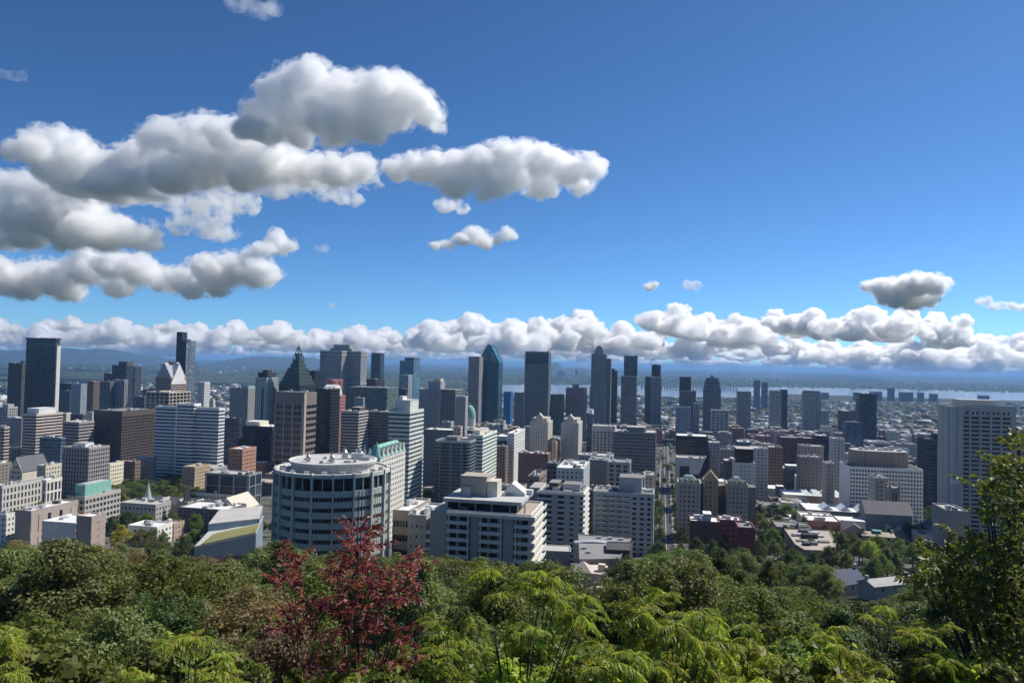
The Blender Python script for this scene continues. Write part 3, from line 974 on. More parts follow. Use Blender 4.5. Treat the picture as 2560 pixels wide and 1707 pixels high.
# -- left middle ground
r = B('A', 580, 818, 1003, 1100, 600, 'grid_grey', 'square grey concrete tower with vertical fins among the campus trees', 'concrete_tower', 'tower', over=dict(w=(0.3, 0.282, 0.27), bay=2.6, fh=3.4, sp=.3, pr=.42), roof=ROOF_L, clutter=9, ref='the square finned tower', pent=[(.25, .7, .2, .6, 3.5, wallmat(WHITE))])
r = B('E', 640, 778, 1102, 520, 470, 'grid_pale', 'low grey hall with a green copper penthouse', 'campus_hall', over=dict(w=(0.432, 0.396, 0.36), bay=3.2, sp=.42, pr=.3), roof=ROOF_L, clutter=2, ref='the hall with the green copper penthouse')
f_ = r['foot']
mass(r, f_[0] + 1, f_[1] - 2.5, 3, f_[3] - 5, f_[4] + .1, f_[4] + 7.5, mat=COPPER_M, name='copper_penthouse')
mass(r, f_[0] + 2, f_[1] - 4, 5, f_[3] - 7, f_[4] + 7.5, f_[4] + 7.9, mat=ROOF_L, name='penthouse_roof')
r = B('E', 147, 287, 712, 648, 430, 'punch_brown', 'long pinkish-brown lab building with a white flat roof', 'lab_building', over=dict(w=(0.408, 0.324, 0.288), bay=9, sp=.2, pr=.72, fh=12), blank=(0,), roof=ROOF_W, clutter=8, ref='the long white-roofed lab')
r = B('E', 395, 700, 725, 760, 400, 'punch_white', 'low white-roofed wing in front of the long pinkish-brown lab', 'lab_building', roof=ROOF_W, clutter=3, dep=20, blank=(0,))
r = B('E', 712, 842, 966, 700, 385, 'punch_brown', 'windowless brown brick stair block between the forest and the lab', 'lab_building', over=dict(w=(0.396, 0.306, 0.264), sp=.8, pr=.75, bay=8), blank=(0,), roof=ROOF_W, clutter=1)
B('E', -60, 60, 142, 680, 440, 'punch_white', 'white stuccoed building at the left edge above the woods', 'campus_hall', roof=ROOF_W, clutter=4)
B('E', -70, 22, 222, 420, 545, 'punch_cream', 'white classical building with tall windows at the left edge', 'campus_hall', over=dict(w=(0.56, 0.54, 0.49), fh=5, sp=.3, pr=.5), roof=ROOF_G, clutter=6, dep=50)
B('E', 345, 420, 573, 232, 640, 'punch_cream', 'cream stone building with rows of small windows left of the square finned tower', 'campus_hall', roof=ROOF_L, clutter=5)
B('E', 390, 425, 566, 365, 560, 'punch_cream', 'lower white stone front with columns left of the square finned tower', 'campus_hall', over=dict(w=(0.792, 0.756, 0.66), bay=4, pr=.35, sp=.2, fh=7), roof=ROOF_W)
B('E', 985, 1010, 1135, 215, 700, 'punch_cream', 'cream low building right of the square finned tower', 'campus_hall', over=dict(w=(0.8, 0.744, 0.552)), roof=ROOF_W)
B('E', 1100, 1240, 1290, 195, 740, 'punch_brown', 'low dark building with a white roof left of the white striped block', 'campus_hall', roof=ROOF_W, clutter=2)
B('E', 1255, 1400, 1425, 165, 760, 'punch_grey', 'low glass-roofed pavilion at the foot of the white striped block', 'campus_hall', over=dict(w=MIDGREY), roof=COPPER_M)
B('E', 1680, 1790, 1928, 245, 720, 'punch_beige', 'tan low block at the foot of the white striped block', 'campus_hall', over=dict(w=TAN), roof=ROOF_T)
B('E', 1892, 2285, 2400, 318, 600, 'rib_dark', 'long dark ribbed hall with pale buttresses behind the gothic roofs', 'campus_hall', over=dict(w=(0.24, 0.252, 0.252), bay=11, pr=.12, sp=.06, fh=9, g=G_NAVY), roof=ROOF_L, clutter=7, ref='the dark ribbed hall')
B('E', 1105, 1430, 1446, 590, 530, 'punch_grey', 'long low stone wing left of the gothic spires', 'campus_hall', over=dict(w=(0.396, 0.396, 0.372), fh=4), roof=ROOF_L, dep=16)
B('E', 1640, 2080, 2260, 640, 510, 'punch_grey', 'wide white-roofed dark building in front of the gothic roofs', 'campus_hall', over=dict(w=(0.13, 0.12, 0.12)), roof=ROOF_W, clutter=8)
B('E', 1800, 2150, 2270, 500, 600, 'punch_cream', 'pale building with roof terraces behind the gothic spires', 'campus_hall', roof=ROOF_W, clutter=8)
B('E', 1180, 1440, 1470, 795, 450, 'punch_white', 'low white stone house beside the yellow tree', 'house', roof=ROOF_W, clutter=3, dep=14)
B('E', 1470, 1600, 1690, 765, 470, 'punch_brick', 'low brick house with a brown roof left of the blue-roofed hall', 'house', over=dict(w=(0.432, 0.3, 0.228)), roof=ROOF_T, clutter=3)
# -- middle
r = B('B', -4, 100, 203, 455, 1250, 'curt_pale', 'pale green glass tower with a dark crown left of the dark pyramid tower', 'glass_tower', 'tower', over=dict(w=(0.504, 0.6, 0.576), g=G_GREEN, pr=.3), roof=ROOF_D, clutter=0, ref='the pale green glass tower', pent=[(.1, .95, .1, .9, 9, wallmat(BLACK)), (.3, .75, .3, .7, 13, wallmat(BLACK))])
f_ = r['foot']
mass(r, f_[0] * .42, f_[0] * .22, -.7, 1, 4, f_[4] * .85, mat=G_TEAL, name='teal_window_strip')
r = B('B', 185, 440, 552, 590, 850, 'grid_grey', 'brown concrete tower with pale piers left of the pink granite tower', 'concrete_tower', 'tower', over=dict(w=(0.165, 0.13, 0.115), g=G_BLACK, fh=7.2, bay=6.5, sp=.45, pr=.08, dp=.7), top_solid=11, roof=ROOF_G, clutter=6, ref='the brown concrete tower')
f_ = r['foot']
for s in (0.02, .36, .68, .985):
    mass(r, f_[0] * s - 1.0, f_[0] * s + .6, -1.3, .4, 0, f_[4] - 11, mat=wallmat((0.26, 0.22, 0.20)), name='pale_pier')
mass(r, f_[1] - .2, f_[1] + 1.0, .5, f_[3] * .16, 0, f_[4], mat=wallmat((0.42, 0.37, 0.30)), name='pale_pier')
B('B', 545, 690, 700, 560, 930, 'curt_black', 'narrow black slab between the brown concrete tower and the pink granite tower', 'office_tower', 'tower', dep=26)
B('B', 785, 942, 1030, 765, 900, 'band_pale', 'banded office block with a beige side right of the pink granite tower', 'office_block', over=dict(w=(0.432, 0.408, 0.384), g=G_BLACK), roof=ROOF_T, clutter=5, pent=[(.5, .95, .2, .8, 5, wallmat(DKBROWN))])
B('B', 1030, 1228, 1268, 770, 930, 'grid_dark', 'dark gridded office block left of the white banded tower', 'office_block', over=dict(w=(0.288, 0.3, 0.3), bay=2.2, pr=.14, sp=.14, g=G_BLACK), clutter=5)
B('B', 868, 1205, 1310, 548, 1320, 'curt_teal', 'wide low teal glass complex below the cruciform tower', 'glass_block', over=dict(w=(0.24, 0.3, 0.3), g=G_GREEN), roof=ROOF_G, clutter=6, ref='the wide teal complex')
B('B', 905, 985, 1000, 640, 1240, 'curt_pale', 'small glazed atrium in front of the wide teal complex', 'glass_block')
B('B', 1012, 1100, 1180, 470, 1600, 'curt_black', 'low dark block at the foot of the slim teal tower', 'office_block', over=dict(g=G_BROWN))
B('B', 1060, 1146, 1180, 228, 1750, 'curt_teal', 'slim dark teal tower right of the cruciform tower', 'glass_tower', 'tower', over=dict(w=(0.04, 0.06, 0.07)), roof=ROOF_D, ref='the slim dark teal tower')
r = B('B', 1322, 1450, 1506, 300, 1900, 'curt_blue', 'stepped pale blue glass tower left of the peaked teal tower', 'glass_tower', 'tower', over=dict(w=(0.12, 0.24, 0.32), g=glassmat((0.06, 0.16, 0.23), (0.2, 0.32, 0.38), .3)), ref='the stepped pale blue tower')
f_ = r['foot']
mass(r, f_[0] * .66, f_[1] + .2, f_[2] + 1, f_[3] + .2, f_[4], f_[4] + 8.5, 'curt_blue')
B('B', 1330, 1400, 1440, 430, 1800, 'curt_pale', 'paler glass block in front of the stepped pale blue tower', 'glass_block', over=dict(g=G_PALE))
B('B', 1310, 1375, 1392, 560, 1560, 'curt_dark', 'small navy block below the stepped pale blue tower', 'office_block')
r = B('B', 1226, 1412, 1538, 760, 620, 'band_green', 'tall white-banded apartment tower rising behind the round building', 'apartment_tower', 'tower', over=dict(w=(0.624, 0.66, 0.636)), roof=ROOF_L, clutter=3, ref='the white banded tower', pent=[(.2, .95, .1, .7, 9, wallmat(PALE)), (.3, .5, .2, .5, 12, wallmat(WHITE))])
f_ = r['foot']
mass(r, f_[0] + 8, f_[1] - 4, f_[3] + .2, f_[3] + 14, 0, f_[4] * .72, 'band_green', roof=ROOF_L)
r = B('B', 1502, 1692, 1706, 562, 1310, 'punch_grey', 'massive grey stone block with a stepped top behind the white banded tower', 'stone_building', over=dict(w=(0.324, 0.312, 0.324)), roof=ROOF_G, dep=45, pent=[(.35, .95, .2, .8, 14, None), (.55, .9, .3, .7, 19, wallmat(CREAM))], ref='the massive stone block')
B('B', 1696, 1832, 1900, 565, 1220, 'grid_dark', 'dark gridded block beside the massive grey stone block', 'office_block', over=dict(w=(0.24, 0.24, 0.228), bay=5, pr=.2, fh=4))
B('B', 1832, 1925, 1946, 628, 1150, 'grid_pale', 'pale latticed block left of the peaked teal tower', 'office_block', over=dict(w=(0.48, 0.48, 0.456), g=G_BLACK))
B('B', 1545, 1812, 1830, 938, 800, 'punch_grey', 'plain dark grey slab right of the white banded tower', 'office_block', blank=(0,), over=dict(w=(0.135, 0.14, 0.145)), dep=26)
B('B', 1705, 1790, 1815, 860, 1000, 'punch_grey', 'low grey block behind the plain dark grey slab', 'office_block')
B('B', 1815, 1880, 1890, 905, 760, 'punch_pink', 'small peach rooftop block behind the rounded dark apartments', 'apartment_block', over=dict(w=(0.66, 0.48, 0.36)))
B('B', 1945, 2082, 2212, 985, 720, 'band_green', 'white and green banded apartment block right of the rounded dark apartments', 'apartment_block', over=dict(w=(0.72, 0.792, 0.732)), roof=ROOF_L, clutter=6, pent=[(.1, .6, .2, .8, 4, wallmat(CREAM))], ref='the green banded apartments')
B('B', 2212, 2292, 2340, 1085, 800, 'punch_brown', 'brown narrow apartment block right of the green banded apartments', 'apartment_block')
B('B', 2210, 2420, 2466, 1000, 850, 'curt_black', 'white-roofed dark block right of the green banded apartments', 'office_block', roof=ROOF_W, top_solid=4, over=dict(w=(0.6, 0.6, 0.576), g=G_BLACK, sp=.05, pr=.02), clutter=6)
# -- right of the peaked tower
B('B', 1956, 2052, 2090, 262, 1700, 'rib_dark', 'plain brownish-grey slab tower left of the peaked teal tower', 'concrete_tower', 'tower', over=dict(w=(0.312, 0.282, 0.282)), dep=35, ref='the plain grey slab tower')
B('B', 2276, 2340, 2352, 585, 1900, 'curt_blue', 'bright blue glass block right of the peaked teal tower', 'glass_block', over=dict(w=(0.03, 0.14, 0.4), g=glassmat((0.02, 0.14, 0.42), (0.05, 0.2, 0.5), .3)), dep=30)
r = B('C', 124, 340, 360, 216, 1450, 'band_grey', 'tall slate tower with a solid dark top, widest of the central towers', 'office_tower', 'tower', over=dict(w=(0.186, 0.216, 0.216), g=G_NAVY, fh=3.9, sp=.4, pr=.1), dep=30, roof=ROOF_D, clutter=3, ref='the tall slate tower')
f_ = r['foot']
q = MB(); q.prism(offset(rect(f_[0], f_[1], f_[2], f_[3]), .7), f_[4] - 24, f_[4] - 4); q.put('dark_top_band', G_BLACK, r)
for s in (0, 1):
    mass(r, f_[s] - .9, f_[s] + .9, -.95, .5, 0, f_[4] + .8, mat=wallmat((0.3, 0.32, 0.31)), name='edge_pier')
B('C', 22, 122, 130, 592, 1500, 'punch_grey', 'grey block left of the tall slate tower', 'office_block', over=dict(w=(0.204, 0.204, 0.216)))
B('C', 352, 462, 474, 612, 1480, 'curt_teal', 'dark teal glass block right of the tall slate tower', 'glass_block', over=dict(w=(0.03, 0.06, 0.07)), dep=30, clutter=5)
B('C', 498, 668, 718, 552, 1500, 'rib_dark', 'broad brown tower with vertical ribs between the slate tower and the crowned tower', 'office_tower', 'tower', over=dict(w=(0.228, 0.186, 0.192)), dep=40, pent=[(.3, .6, .3, .7, 7, None)], ref='the broad brown ribbed tower')
B('C', 888, 965, 978, 392, 1700, 'curt_teal', 'slim teal tower just right of the crowned tower', 'glass_tower', 'tower', over=dict(w=(0.03, 0.09, 0.11)), pent=[(.2, .7, .2, .8, 5, None)], dep=26)
B('C', 1030, 1150, 1162, 256, 1660, 'curt_teal', 'tall dark condominium with a pale terrace right of the slim teal tower', 'condominium_tower', 'tower', over=dict(w=(0.05, 0.075, 0.08)), dep=30, roof=ROOF_D, ref='the tall dark condominium')
B('C', 1004, 1140, 1168, 442, 1600, 'condo', 'wider lower block standing in front of the tall dark condominium', 'condominium_tower', 'tower', over=dict(w=(0.204, 0.216, 0.21), g=G_GREY), dep=26, roof=ROOF_W, para=2)
B('C', 1284, 1366, 1386, 338, 1700, 'curt_black', 'black-topped condominium tower right of the tall dark condominium', 'condominium_tower', 'tower', dep=28)
B('C', 1224, 1278, 1284, 448, 1660, 'condo_dark', 'narrow dark block at the left foot of the black-topped condominium', 'condominium_tower', 'tower', over=dict(w=(0.1, 0.12, 0.12)), dep=24)
B('C', 1280, 1372, 1384, 452, 1640, 'condo', 'pale shouldered block in front of the black-topped condominium', 'condominium_tower', 'tower', over=dict(w=(0.312, 0.336, 0.324)), dep=24, roof=ROOF_W)
B('C', 1526, 1628, 1645, 448, 1640, 'curt_black', 'black slab tower behind the speckled condominiums near the long street', 'condominium_tower', 'tower', over=dict(w=(0.04, 0.045, 0.06)), dep=26)
B('C', 1500, 1640, 1690, 575, 1600, 'condo', 'speckled dark condominium in front of the black slab tower', 'condominium_tower', 'tower', over=dict(w=(0.14, 0.16, 0.17), g=G_NAVY), dep=26)
B('C', 1498, 1632, 1640, 722, 1520, 'condo', 'pale latticed condominium lowest of the group beside the long street', 'condominium_tower', 'tower', over=dict(w=(0.432, 0.456, 0.468), g=G_BLUE), dep=24)
B('C', 1640, 1690, 1720, 690, 1560, 'condo', 'green-grey condominium right of the pale latticed condominium', 'condominium_tower', 'tower', over=dict(w=(0.24, 0.276, 0.264)), dep=24)
B('C', 1768, 1925, 1990, 750, 1560, 'condo', 'pale framed glass block in front of the bowed dark tower', 'condominium_tower', 'tower', over=dict(w=(0.48, 0.516, 0.504), g=G_GREEN, bay=8, fh=6), dep=24)
B('C', 2066, 2186, 2195, 582, 1700, 'grid_grey', 'lone grey slab tower right of the bowed dark tower', 'office_tower', 'tower', over=dict(w=(0.24, 0.258, 0.27)), dep=26, ref='the lone grey slab tower')
B('C', 2220, 2272, 2280, 478, 3300, 'curt_blue', 'left one of two far blue towers by the river', 'apartment_tower', 'tower', dep=30)
B('C', 2292, 2345, 2352, 497, 3350, 'curt_blue', 'right one of two far blue towers by the river', 'apartment_tower', 'tower', dep=30)
B('C', 690, 742, 812, 790, 1000, 'curt_dark', 'slim navy tower with a round white top between the stone twins and the ribbed block', 'office_tower', 'tower', over=dict(w=(0.07, 0.1, 0.16)), dep=22, clutter=0, pent=[(.25, .9, .2, .9, 6, wallmat(WHITE))])
B('C', 738, 945, 960, 902, 950, 'grid_pale', 'grey office block with a flat white roof behind the dark ribbed block', 'office_block', over=dict(w=(0.48, 0.456, 0.456), bay=5), roof=ROOF_L, dep=28, top_solid=5)
r = B('C', 936, 1318, 1332, 962, 800, 'rib_dark', 'broad dark grey ribbed office block beside the long street', 'office_block', over=dict(w=(0.198, 0.192, 0.198), bay=3.0, pr=.3, sp=.42), roof=ROOF_L, clutter=8, dep=38, ref='the broad dark ribbed block', pent=[(.3, .75, .3, .8, 5, wallmat(DARKGREY))])
B('C', -40, 20, 118, 965, 820, 'punch_white', 'white block with a brown side left of the stone twins', 'apartment_block', roof=ROOF_W)
B('C', 112, 170, 182, 905, 1020, 'punch_grey', 'narrow grey block left of the stone twins', 'office_block')
for xs, tp, which in (((170, 330, 372), 862, 'left'), ((455, 610, 646), 872, 'right')):
    r = B('C', xs[0], xs[1], xs[2], tp, 900, 'punch_cream', f'{which} one of two cream stone apartment towers with a gabled crown', 'apartment_tower', 'tower', over=dict(w=(0.6, 0.552, 0.48), fh=3.2, bay=3.0), roof=ROOF_T, clutter=2, ref='the cream stone twins')
    f_ = r['foot']
    w2 = f_[1] - f_[0]
    x0, x1 = f_[0] + .3 * w2, f_[0] + .72 * w2
    q = MB()
    q.hull([(x0, -.8, f_[4] - 6), (x1, -.8, f_[4] - 6), (x1, -.8, f_[4] + 6), ((x0 + x1) / 2, -.8, f_[4] + 11), (x0, -.8, f_[4] + 6)],
           [(x0, 9, f_[4] - 6), (x1, 9, f_[4] - 6), (x1, 9, f_[4] + 6), ((x0 + x1) / 2, 9, f_[4] + 11), (x0, 9, f_[4] + 6)])
    q.put('gabled_crown', wallmat((0.50, 0.46, 0.40)), r)
    mass(r, f_[0] + 2, f_[1] - 2, 3, f_[3] - 2, f_[4], f_[4] + 5, mat=wallmat((0.48, 0.44, 0.38)), name='attic_storey')
B('C', 374, 405, 440, 1045, 880, 'punch_pink', 'slim orange-beige block between the cream stone twins', 'apartment_block', over=dict(w=(0.624, 0.396, 0.24)))
B('C', 60, 330, 345, 1155, 770, 'punch_brick', 'long dark red brick block in front of the cream stone twins', 'brick_building', over=dict(w=(0.17, 0.08, 0.075)), roof=ROOF_L, clutter=6, dep=20)
B('C', 412, 655, 712, 1290, 560, 'punch_grey', 'grey-green apartment block with a cluttered white roof', 'apartment_block', over=dict(w=(0.48, 0.516, 0.504)), roof=ROOF_W, clutter=12, ref='the cluttered white roof')
B('C', 322, 410, 440, 1240, 590, 'band_grey', 'small dark balconied block left of the cluttered white roof', 'apartment_block', over=dict(w=(0.12, 0.11, 0.12)), roof=ROOF_G)
B('C', 705, 880, 905, 1215, 640, 'punch_grey', 'plain grey block behind the balconied apartments', 'apartment_block', blank=(0,), over=dict(w=(0.216, 0.204, 0.204)), roof=ROOF_G, clutter=6, dep=30)
B('C', 880, 1080, 1100, 1235, 610, 'grid_grey', 'grey block with dark recessed bays below the broad dark ribbed block', 'apartment_block', over=dict(w=(0.288, 0.288, 0.3), bay=6), roof=ROOF_G, clutter=6, dep=24)
B('C', 610, 920, 935, 1175, 700, 'punch_grey', 'long low grey block with a pale roof in front of the slim navy tower', 'office_block', over=dict(w=(0.312, 0.336, 0.336)), roof=ROOF_L, clutter=5, dep=22)
B('C', 1505, 1790, 1798, 985, 850, 'curt_black', 'black glass block with a white roof and a tan centre stripe', 'office_block', over=dict(w=(0.03, 0.03, 0.036)), roof=ROOF_W, clutter=3, top_solid=2.5, dep=35, ref='the black glass block', wide=None)
r = B('C', 1505, 1780, 1790, 1185, 700, 'punch_white', 'white framed block with one large dark opening beside the long street', 'office_block', over=dict(w=(0.6, 0.564, 0.54), sp=.8, pr=.8, bay=9, fh=9), roof=ROOF_L, clutter=3, dep=20, blank=(0,))
f_ = r['foot']
mass(r, f_[0] + .1 * (f_[1] - f_[0]), f_[0] + .42 * (f_[1] - f_[0]), -.75, .3, 4, f_[4] - 7, mat=G_NAVY, name='window_wall')
mass(r, f_[0] + .42 * (f_[1] - f_[0]), f_[0] + .75 * (f_[1] - f_[0]), -.72, .3, 4, f_[4] - 14, mat=G_NAVY, name='window_wall')
r = B('C', 2042, 2222, 2232, 1232, 640, 'punch_grey', 'pale grey block with a dark glass penthouse right of the castle-like apartments', 'apartment_block', over=dict(w=(0.528, 0.516, 0.504), sp=.5, pr=.7), roof=ROOF_L, dep=26, pent=[(.06, .94, .1, .9, 12, G_BLACK)], ref='the dark glass penthouse block')
B('C', 2200, 2340, 2352, 1100, 760, 'punch_grey', 'pale stone block behind the dark glass penthouse block', 'apartment_block', over=dict(w=(0.456, 0.432, 0.432)), roof=ROOF_L, dep=26)
B('C', 1800, 1900, 1912, 1048, 820, 'punch_grey', 'small grey block with a white roof right of the black glass block', 'office_block', over=dict(w=(0.312, 0.3, 0.312)), roof=ROOF_W, dep=20)
B('C', 2055, 2180, 2200, 1042, 900, 'curt_blue', 'low glass block with white roof lines below the lone grey slab tower', 'office_block', roof=ROOF_W)
# -- balconied apartments of the middle distance
r = B('G', 252, 655, 685, 480, 420, 'band_pale', 'balconied apartment block with white parapets in front of the plain grey block', 'apartment_block', 'building', over=dict(w=(0.6, 0.6, 0.588), g=G_GREY, fh=2.9, sp=.4, bay=4.5, dp=1.3), roof=ROOF_G, clutter=9, dep=24, ref='the white-parapet apartments', pent=[(.18, .4, .3, .8, 4, wallmat(DKBROWN)), (.5, .9, .3, .8, 3.5, METAL)])
f_ = r['foot']
mass(r, f_[0] - 6.5, f_[0] - .2, 4, f_[3], 0, f_[4] + 1.5, mat=wallmat((0.36, 0.33, 0.32)), name='stair_tower')
for s in (.3, .58, .8):
    mass(r, f_[0] + s * (f_[1] - f_[0]), f_[0] + s * (f_[1] - f_[0]) + 3.2, -1.7, .2, 0, f_[4] - .4, mat=wallmat(GREY), name='pier_bay')
r = B('G', 752, 1300, 1325, 495, 450, 'punch_grey', 'long blue-grey apartment block with balconies beside the street trees', 'apartment_block', over=dict(w=(0.432, 0.456, 0.48), g=G_NAVY, fh=2.9, bay=4.4, sp=.5, pr=.42), roof=ROOF_G, clutter=10, dep=22, ref='the long blue-grey apartments', pent=[(.42, .8, .2, .9, 9, wallmat((0.34, 0.37, 0.39)))])
f_ = r['foot']
nst = int(f_[4] / 2.9)
for k in range(2, nst):
    for s in (.05, .22, .39):
        q = MB()
        x0 = f_[0] + s * (f_[1] - f_[0])
        q.box(x0, x0 + 7.5, -1.6, .2, 0, .25)
        q.box(x0, x0 + 7.5, -1.62, -1.5, .25, 1.15)
        q.put('balcony', wallmat((0.48, 0.50, 0.51)), r, (0, 0, f_[4] * k / nst))
B('G', 150, 250, 255, 330, 480, 'punch_brown', 'brown brick block left of the white-parapet apartments', 'apartment_block', over=dict(w=(0.22, 0.16, 0.14)), roof=ROOF_G, clutter=5, dep=30)
B('G', 690, 752, 760, 460, 500, 'punch_brown', 'dark narrow block between the two balconied apartment blocks', 'apartment_block', over=dict(w=DKBROWN), roof=ROOF_D, dep=20)
B('G', 1100, 1215, 1225, 340, 560, 'punch_grey', 'grey block with pale dormers behind the long blue-grey apartments', 'apartment_block', roof=ROOF_L, clutter=8, dep=20)
B('G', 1210, 1300, 1312, 320, 600, 'punch_beige', 'small beige block behind the long blue-grey apartments', 'apartment_block', roof=ROOF_L, clutter=3, dep=20)
# -- right
r = B('H', 612, 748, 1418, 238, 620, 'grid_white', 'broad white slab block with a brown rooftop drum', 'hospital_block', over=dict(w=(0.744, 0.732, 0.744), fh=3.3, bay=2.3, sp=.45, pr=.34, g=G_NAVY), blank=(3,), roof=ROOF_D, clutter=0, ref='the broad white block', dep=34)
f_ = r['foot']
dp_ = []
for k in range(28):
    a = 2 * math.pi * k / 28
    e = 5
    cx, sx = math.cos(a), math.sin(a)
    dp_.append(((f_[0] + f_[1]) / 2 - 1.0 + (f_[1] - f_[0]) * .40 * math.copysign(abs(cx) ** .5, cx), 19 + 13 * math.copysign(abs(sx) ** .6, sx)))
q = MB(); q.prism(dp_, f_[4], f_[4] + 13); dr = q.put('rooftop_drum', wallmat((0.27, 0.20, 0.17), vary=.15), r)
for k in range(0, 28, 1):
    q = MB(); p = Vector(dp_[k]); q.box(p.x - .25, p.x + .25, p.y - .25, p.y + .25, f_[4] + .3, f_[4] + 12.6); q.put('drum_rib', wallmat((0.42, 0.36, 0.33)), dr)
q = MB(); q.prism(offset(dp_, -.5), f_[4] + 13, f_[4] + 13.3); q.put('drum_roof', ROOF_L, r)
for k in range(7):
    x = f_[0] + (f_[1] - f_[0]) * (.2 + .09 * k); q = MB(); q.box(x, x + 3, 14 + 2 * (k % 3), 18 + 2 * (k % 3), f_[4] + 13.2, f_[4] + 15 + k % 3); q.put('rooftop_unit', METAL, r)
B('H', 838, 988, 1100, 345, 575, 'punch_grey', 'grey stone apartment house in front of the broad white block', 'apartment_block', over=dict(w=(0.324, 0.312, 0.3)), roof=ROOF_L, clutter=9, dep=18, ref='the grey stone apartment house')
B('D', 1302, 1480, 1575, 1020, 700, 'band_grey', 'dark curved-balcony apartment tower between the white block and the concrete tower', 'apartment_tower', 'tower', over=dict(w=(0.055, 0.065, 0.085), g=G_NAVY, fh=3.1, sp=.3, dp=1.0), dep=30, roof=ROOF_D, clutter=3, wide=30, pent=[(.3, .7, .3, .8, 5, wallmat(BLACK))], ref='the dark balcony tower')
B('D', 822, 838, 1000, 602, 1300, 'curt_dark', 'black-blue condominium tower standing alone behind the white block', 'condominium_tower', 'tower', over=dict(w=(0.03, 0.04, 0.06)), dep=24, roof=ROOF_D, clutter=2, ref='the lone black-blue condominium')
B('D', 702, 716, 868, 862, 1240, 'curt_blue', 'lower blue wing beside the lone black-blue condominium', 'condominium_tower', 'tower', over=dict(w=(0.06, 0.09, 0.14)), dep=22)
B('D', 8, 22, 120, 572, 1800, 'condo', 'pale latticed condominium tower far behind the red brick block', 'condominium_tower', 'tower', over=dict(w=(0.552, 0.564, 0.54), g=G_GREY), dep=26)
B('D', 118, 124, 180, 566, 1830, 'curt_black', 'dark half of the pale latticed condominium pair', 'condominium_tower', 'tower', dep=26)
B('D', 314, 326, 488, 590, 1900, 'condo', 'pale condominium tower with a dark cap left of the lone black-blue condominium', 'condominium_tower', 'tower', over=dict(w=(0.504, 0.516, 0.48), g=G_GREY), dep=26, pent=[(.05, .95, .1, .9, 5, wallmat(BLACK))])
B('D', 488, 492, 560, 760, 1880, 'condo', 'low pale wing right of the dark-capped condominium', 'condominium_tower', 'tower', over=dict(w=(0.48, 0.492, 0.48)), dep=22)
B('D', 112, 122, 432, 1002, 980, 'punch_red', 'wide dark red brick block right of the castle-like apartments', 'brick_building', over=dict(w=(0.15, 0.055, 0.06)), dep=28, roof=ROOF_G, clutter=5, ref='the wide red brick block')
B('D', 432, 440, 560, 985, 960, 'curt_dark', 'navy block right of the wide red brick block', 'office_block', dep=24, roof=ROOF_W)
B('D', 555, 600, 704, 1012, 800, 'punch_grey', 'pale grey apartment block left of the broad white block', 'apartment_block', over=dict(w=(0.504, 0.504, 0.492)), roof=ROOF_L, dep=20)
B('D', 285, 300, 512, 1078, 850, 'punch_grey', 'low taupe block in front of the navy block', 'office_block', over=dict(w=(0.324, 0.288, 0.264)), roof=ROOF_L, clutter=6, dep=20)
B('D', 280, 300, 500, 1180, 720, 'punch_grey', 'low dark taupe block in front of the low taupe block', 'office_block', over=dict(w=(0.16, 0.145, 0.14)), roof=ROOF_G, clutter=6, dep=20)
B('D', 0, 5, 135, 1090, 800, 'punch_brown', 'brown block with an arched pale roof beside the red brick block', 'brick_building', roof=ROOF_L, dep=20)
B('D', 500, 540, 612, 1240, 660, 'punch_grey', 'narrow grey block touching the broad white block', 'apartment_block', over=dict(w=(0.336, 0.312, 0.3)), roof=ROOF_L, dep=18)
B('D', 640, 650, 830, 760, 1500, 'punch_brown', 'low brown block left of the lone black-blue condominium', 'brick_building', over=dict(w=(0.12, 0.09, 0.09)))
B('D', 910, 930, 1100, 1040, 760, 'band_pale', 'low pale block behind the brown rooftop drum', 'office_block', roof=ROOF_W, clutter=5, dep=20)
r = B('G', 1622, 1640, 1905, 735, 425, 'punch_brick', 'dark red brick building with a white roof at the end of the long street', 'brick_building', over=dict(w=(0.135, 0.065, 0.06), sp=.75, pr=.75, bay=5), roof=ROOF_W, clutter=2, dep=16, ref='the white-roofed brick building', pent=[(.45, .72, .05, .6, 4.5, METAL)])
B('G', 1895, 1910, 2110, 725, 440, 'punch_brick', 'lower red brick wing with a white roof right of the white-roofed brick building', 'brick_building', over=dict(w=(0.16, 0.06, 0.055)), roof=ROOF_W, clutter=5, dep=14)
B('G', 2070, 2080, 2226, 795, 400, 'punch_red', 'plain deep red brick block among the trees', 'brick_building', over=dict(w=(0.16, 0.045, 0.045)), blank=(0,), roof=ROOF_G, clutter=1, dep=16)
B('H', 1592, 1640, 1840, 640, 420, 'punch_grey', 'windowless grey stone block behind the leafy branches at the right', 'low_building', blank=(0, 3), over=dict(w=(0.24, 0.234, 0.24)), roof=ROOF_L, clutter=2, dep=22)
B('H', 1380, 1390, 1600, 860, 480, 'punch_beige', 'low flat-roofed house left of the windowless grey stone block', 'low_building', roof=ROOF_T, clutter=3, dep=14)
B('H', 1850, 1870, 2260, 1080, 390, 'punch_beige', 'pinkish flat-roofed house with two chimneys seen between branches', 'house', over=dict(w=(0.408, 0.336, 0.3)), roof=ROOF_T, clutter=2, dep=12)
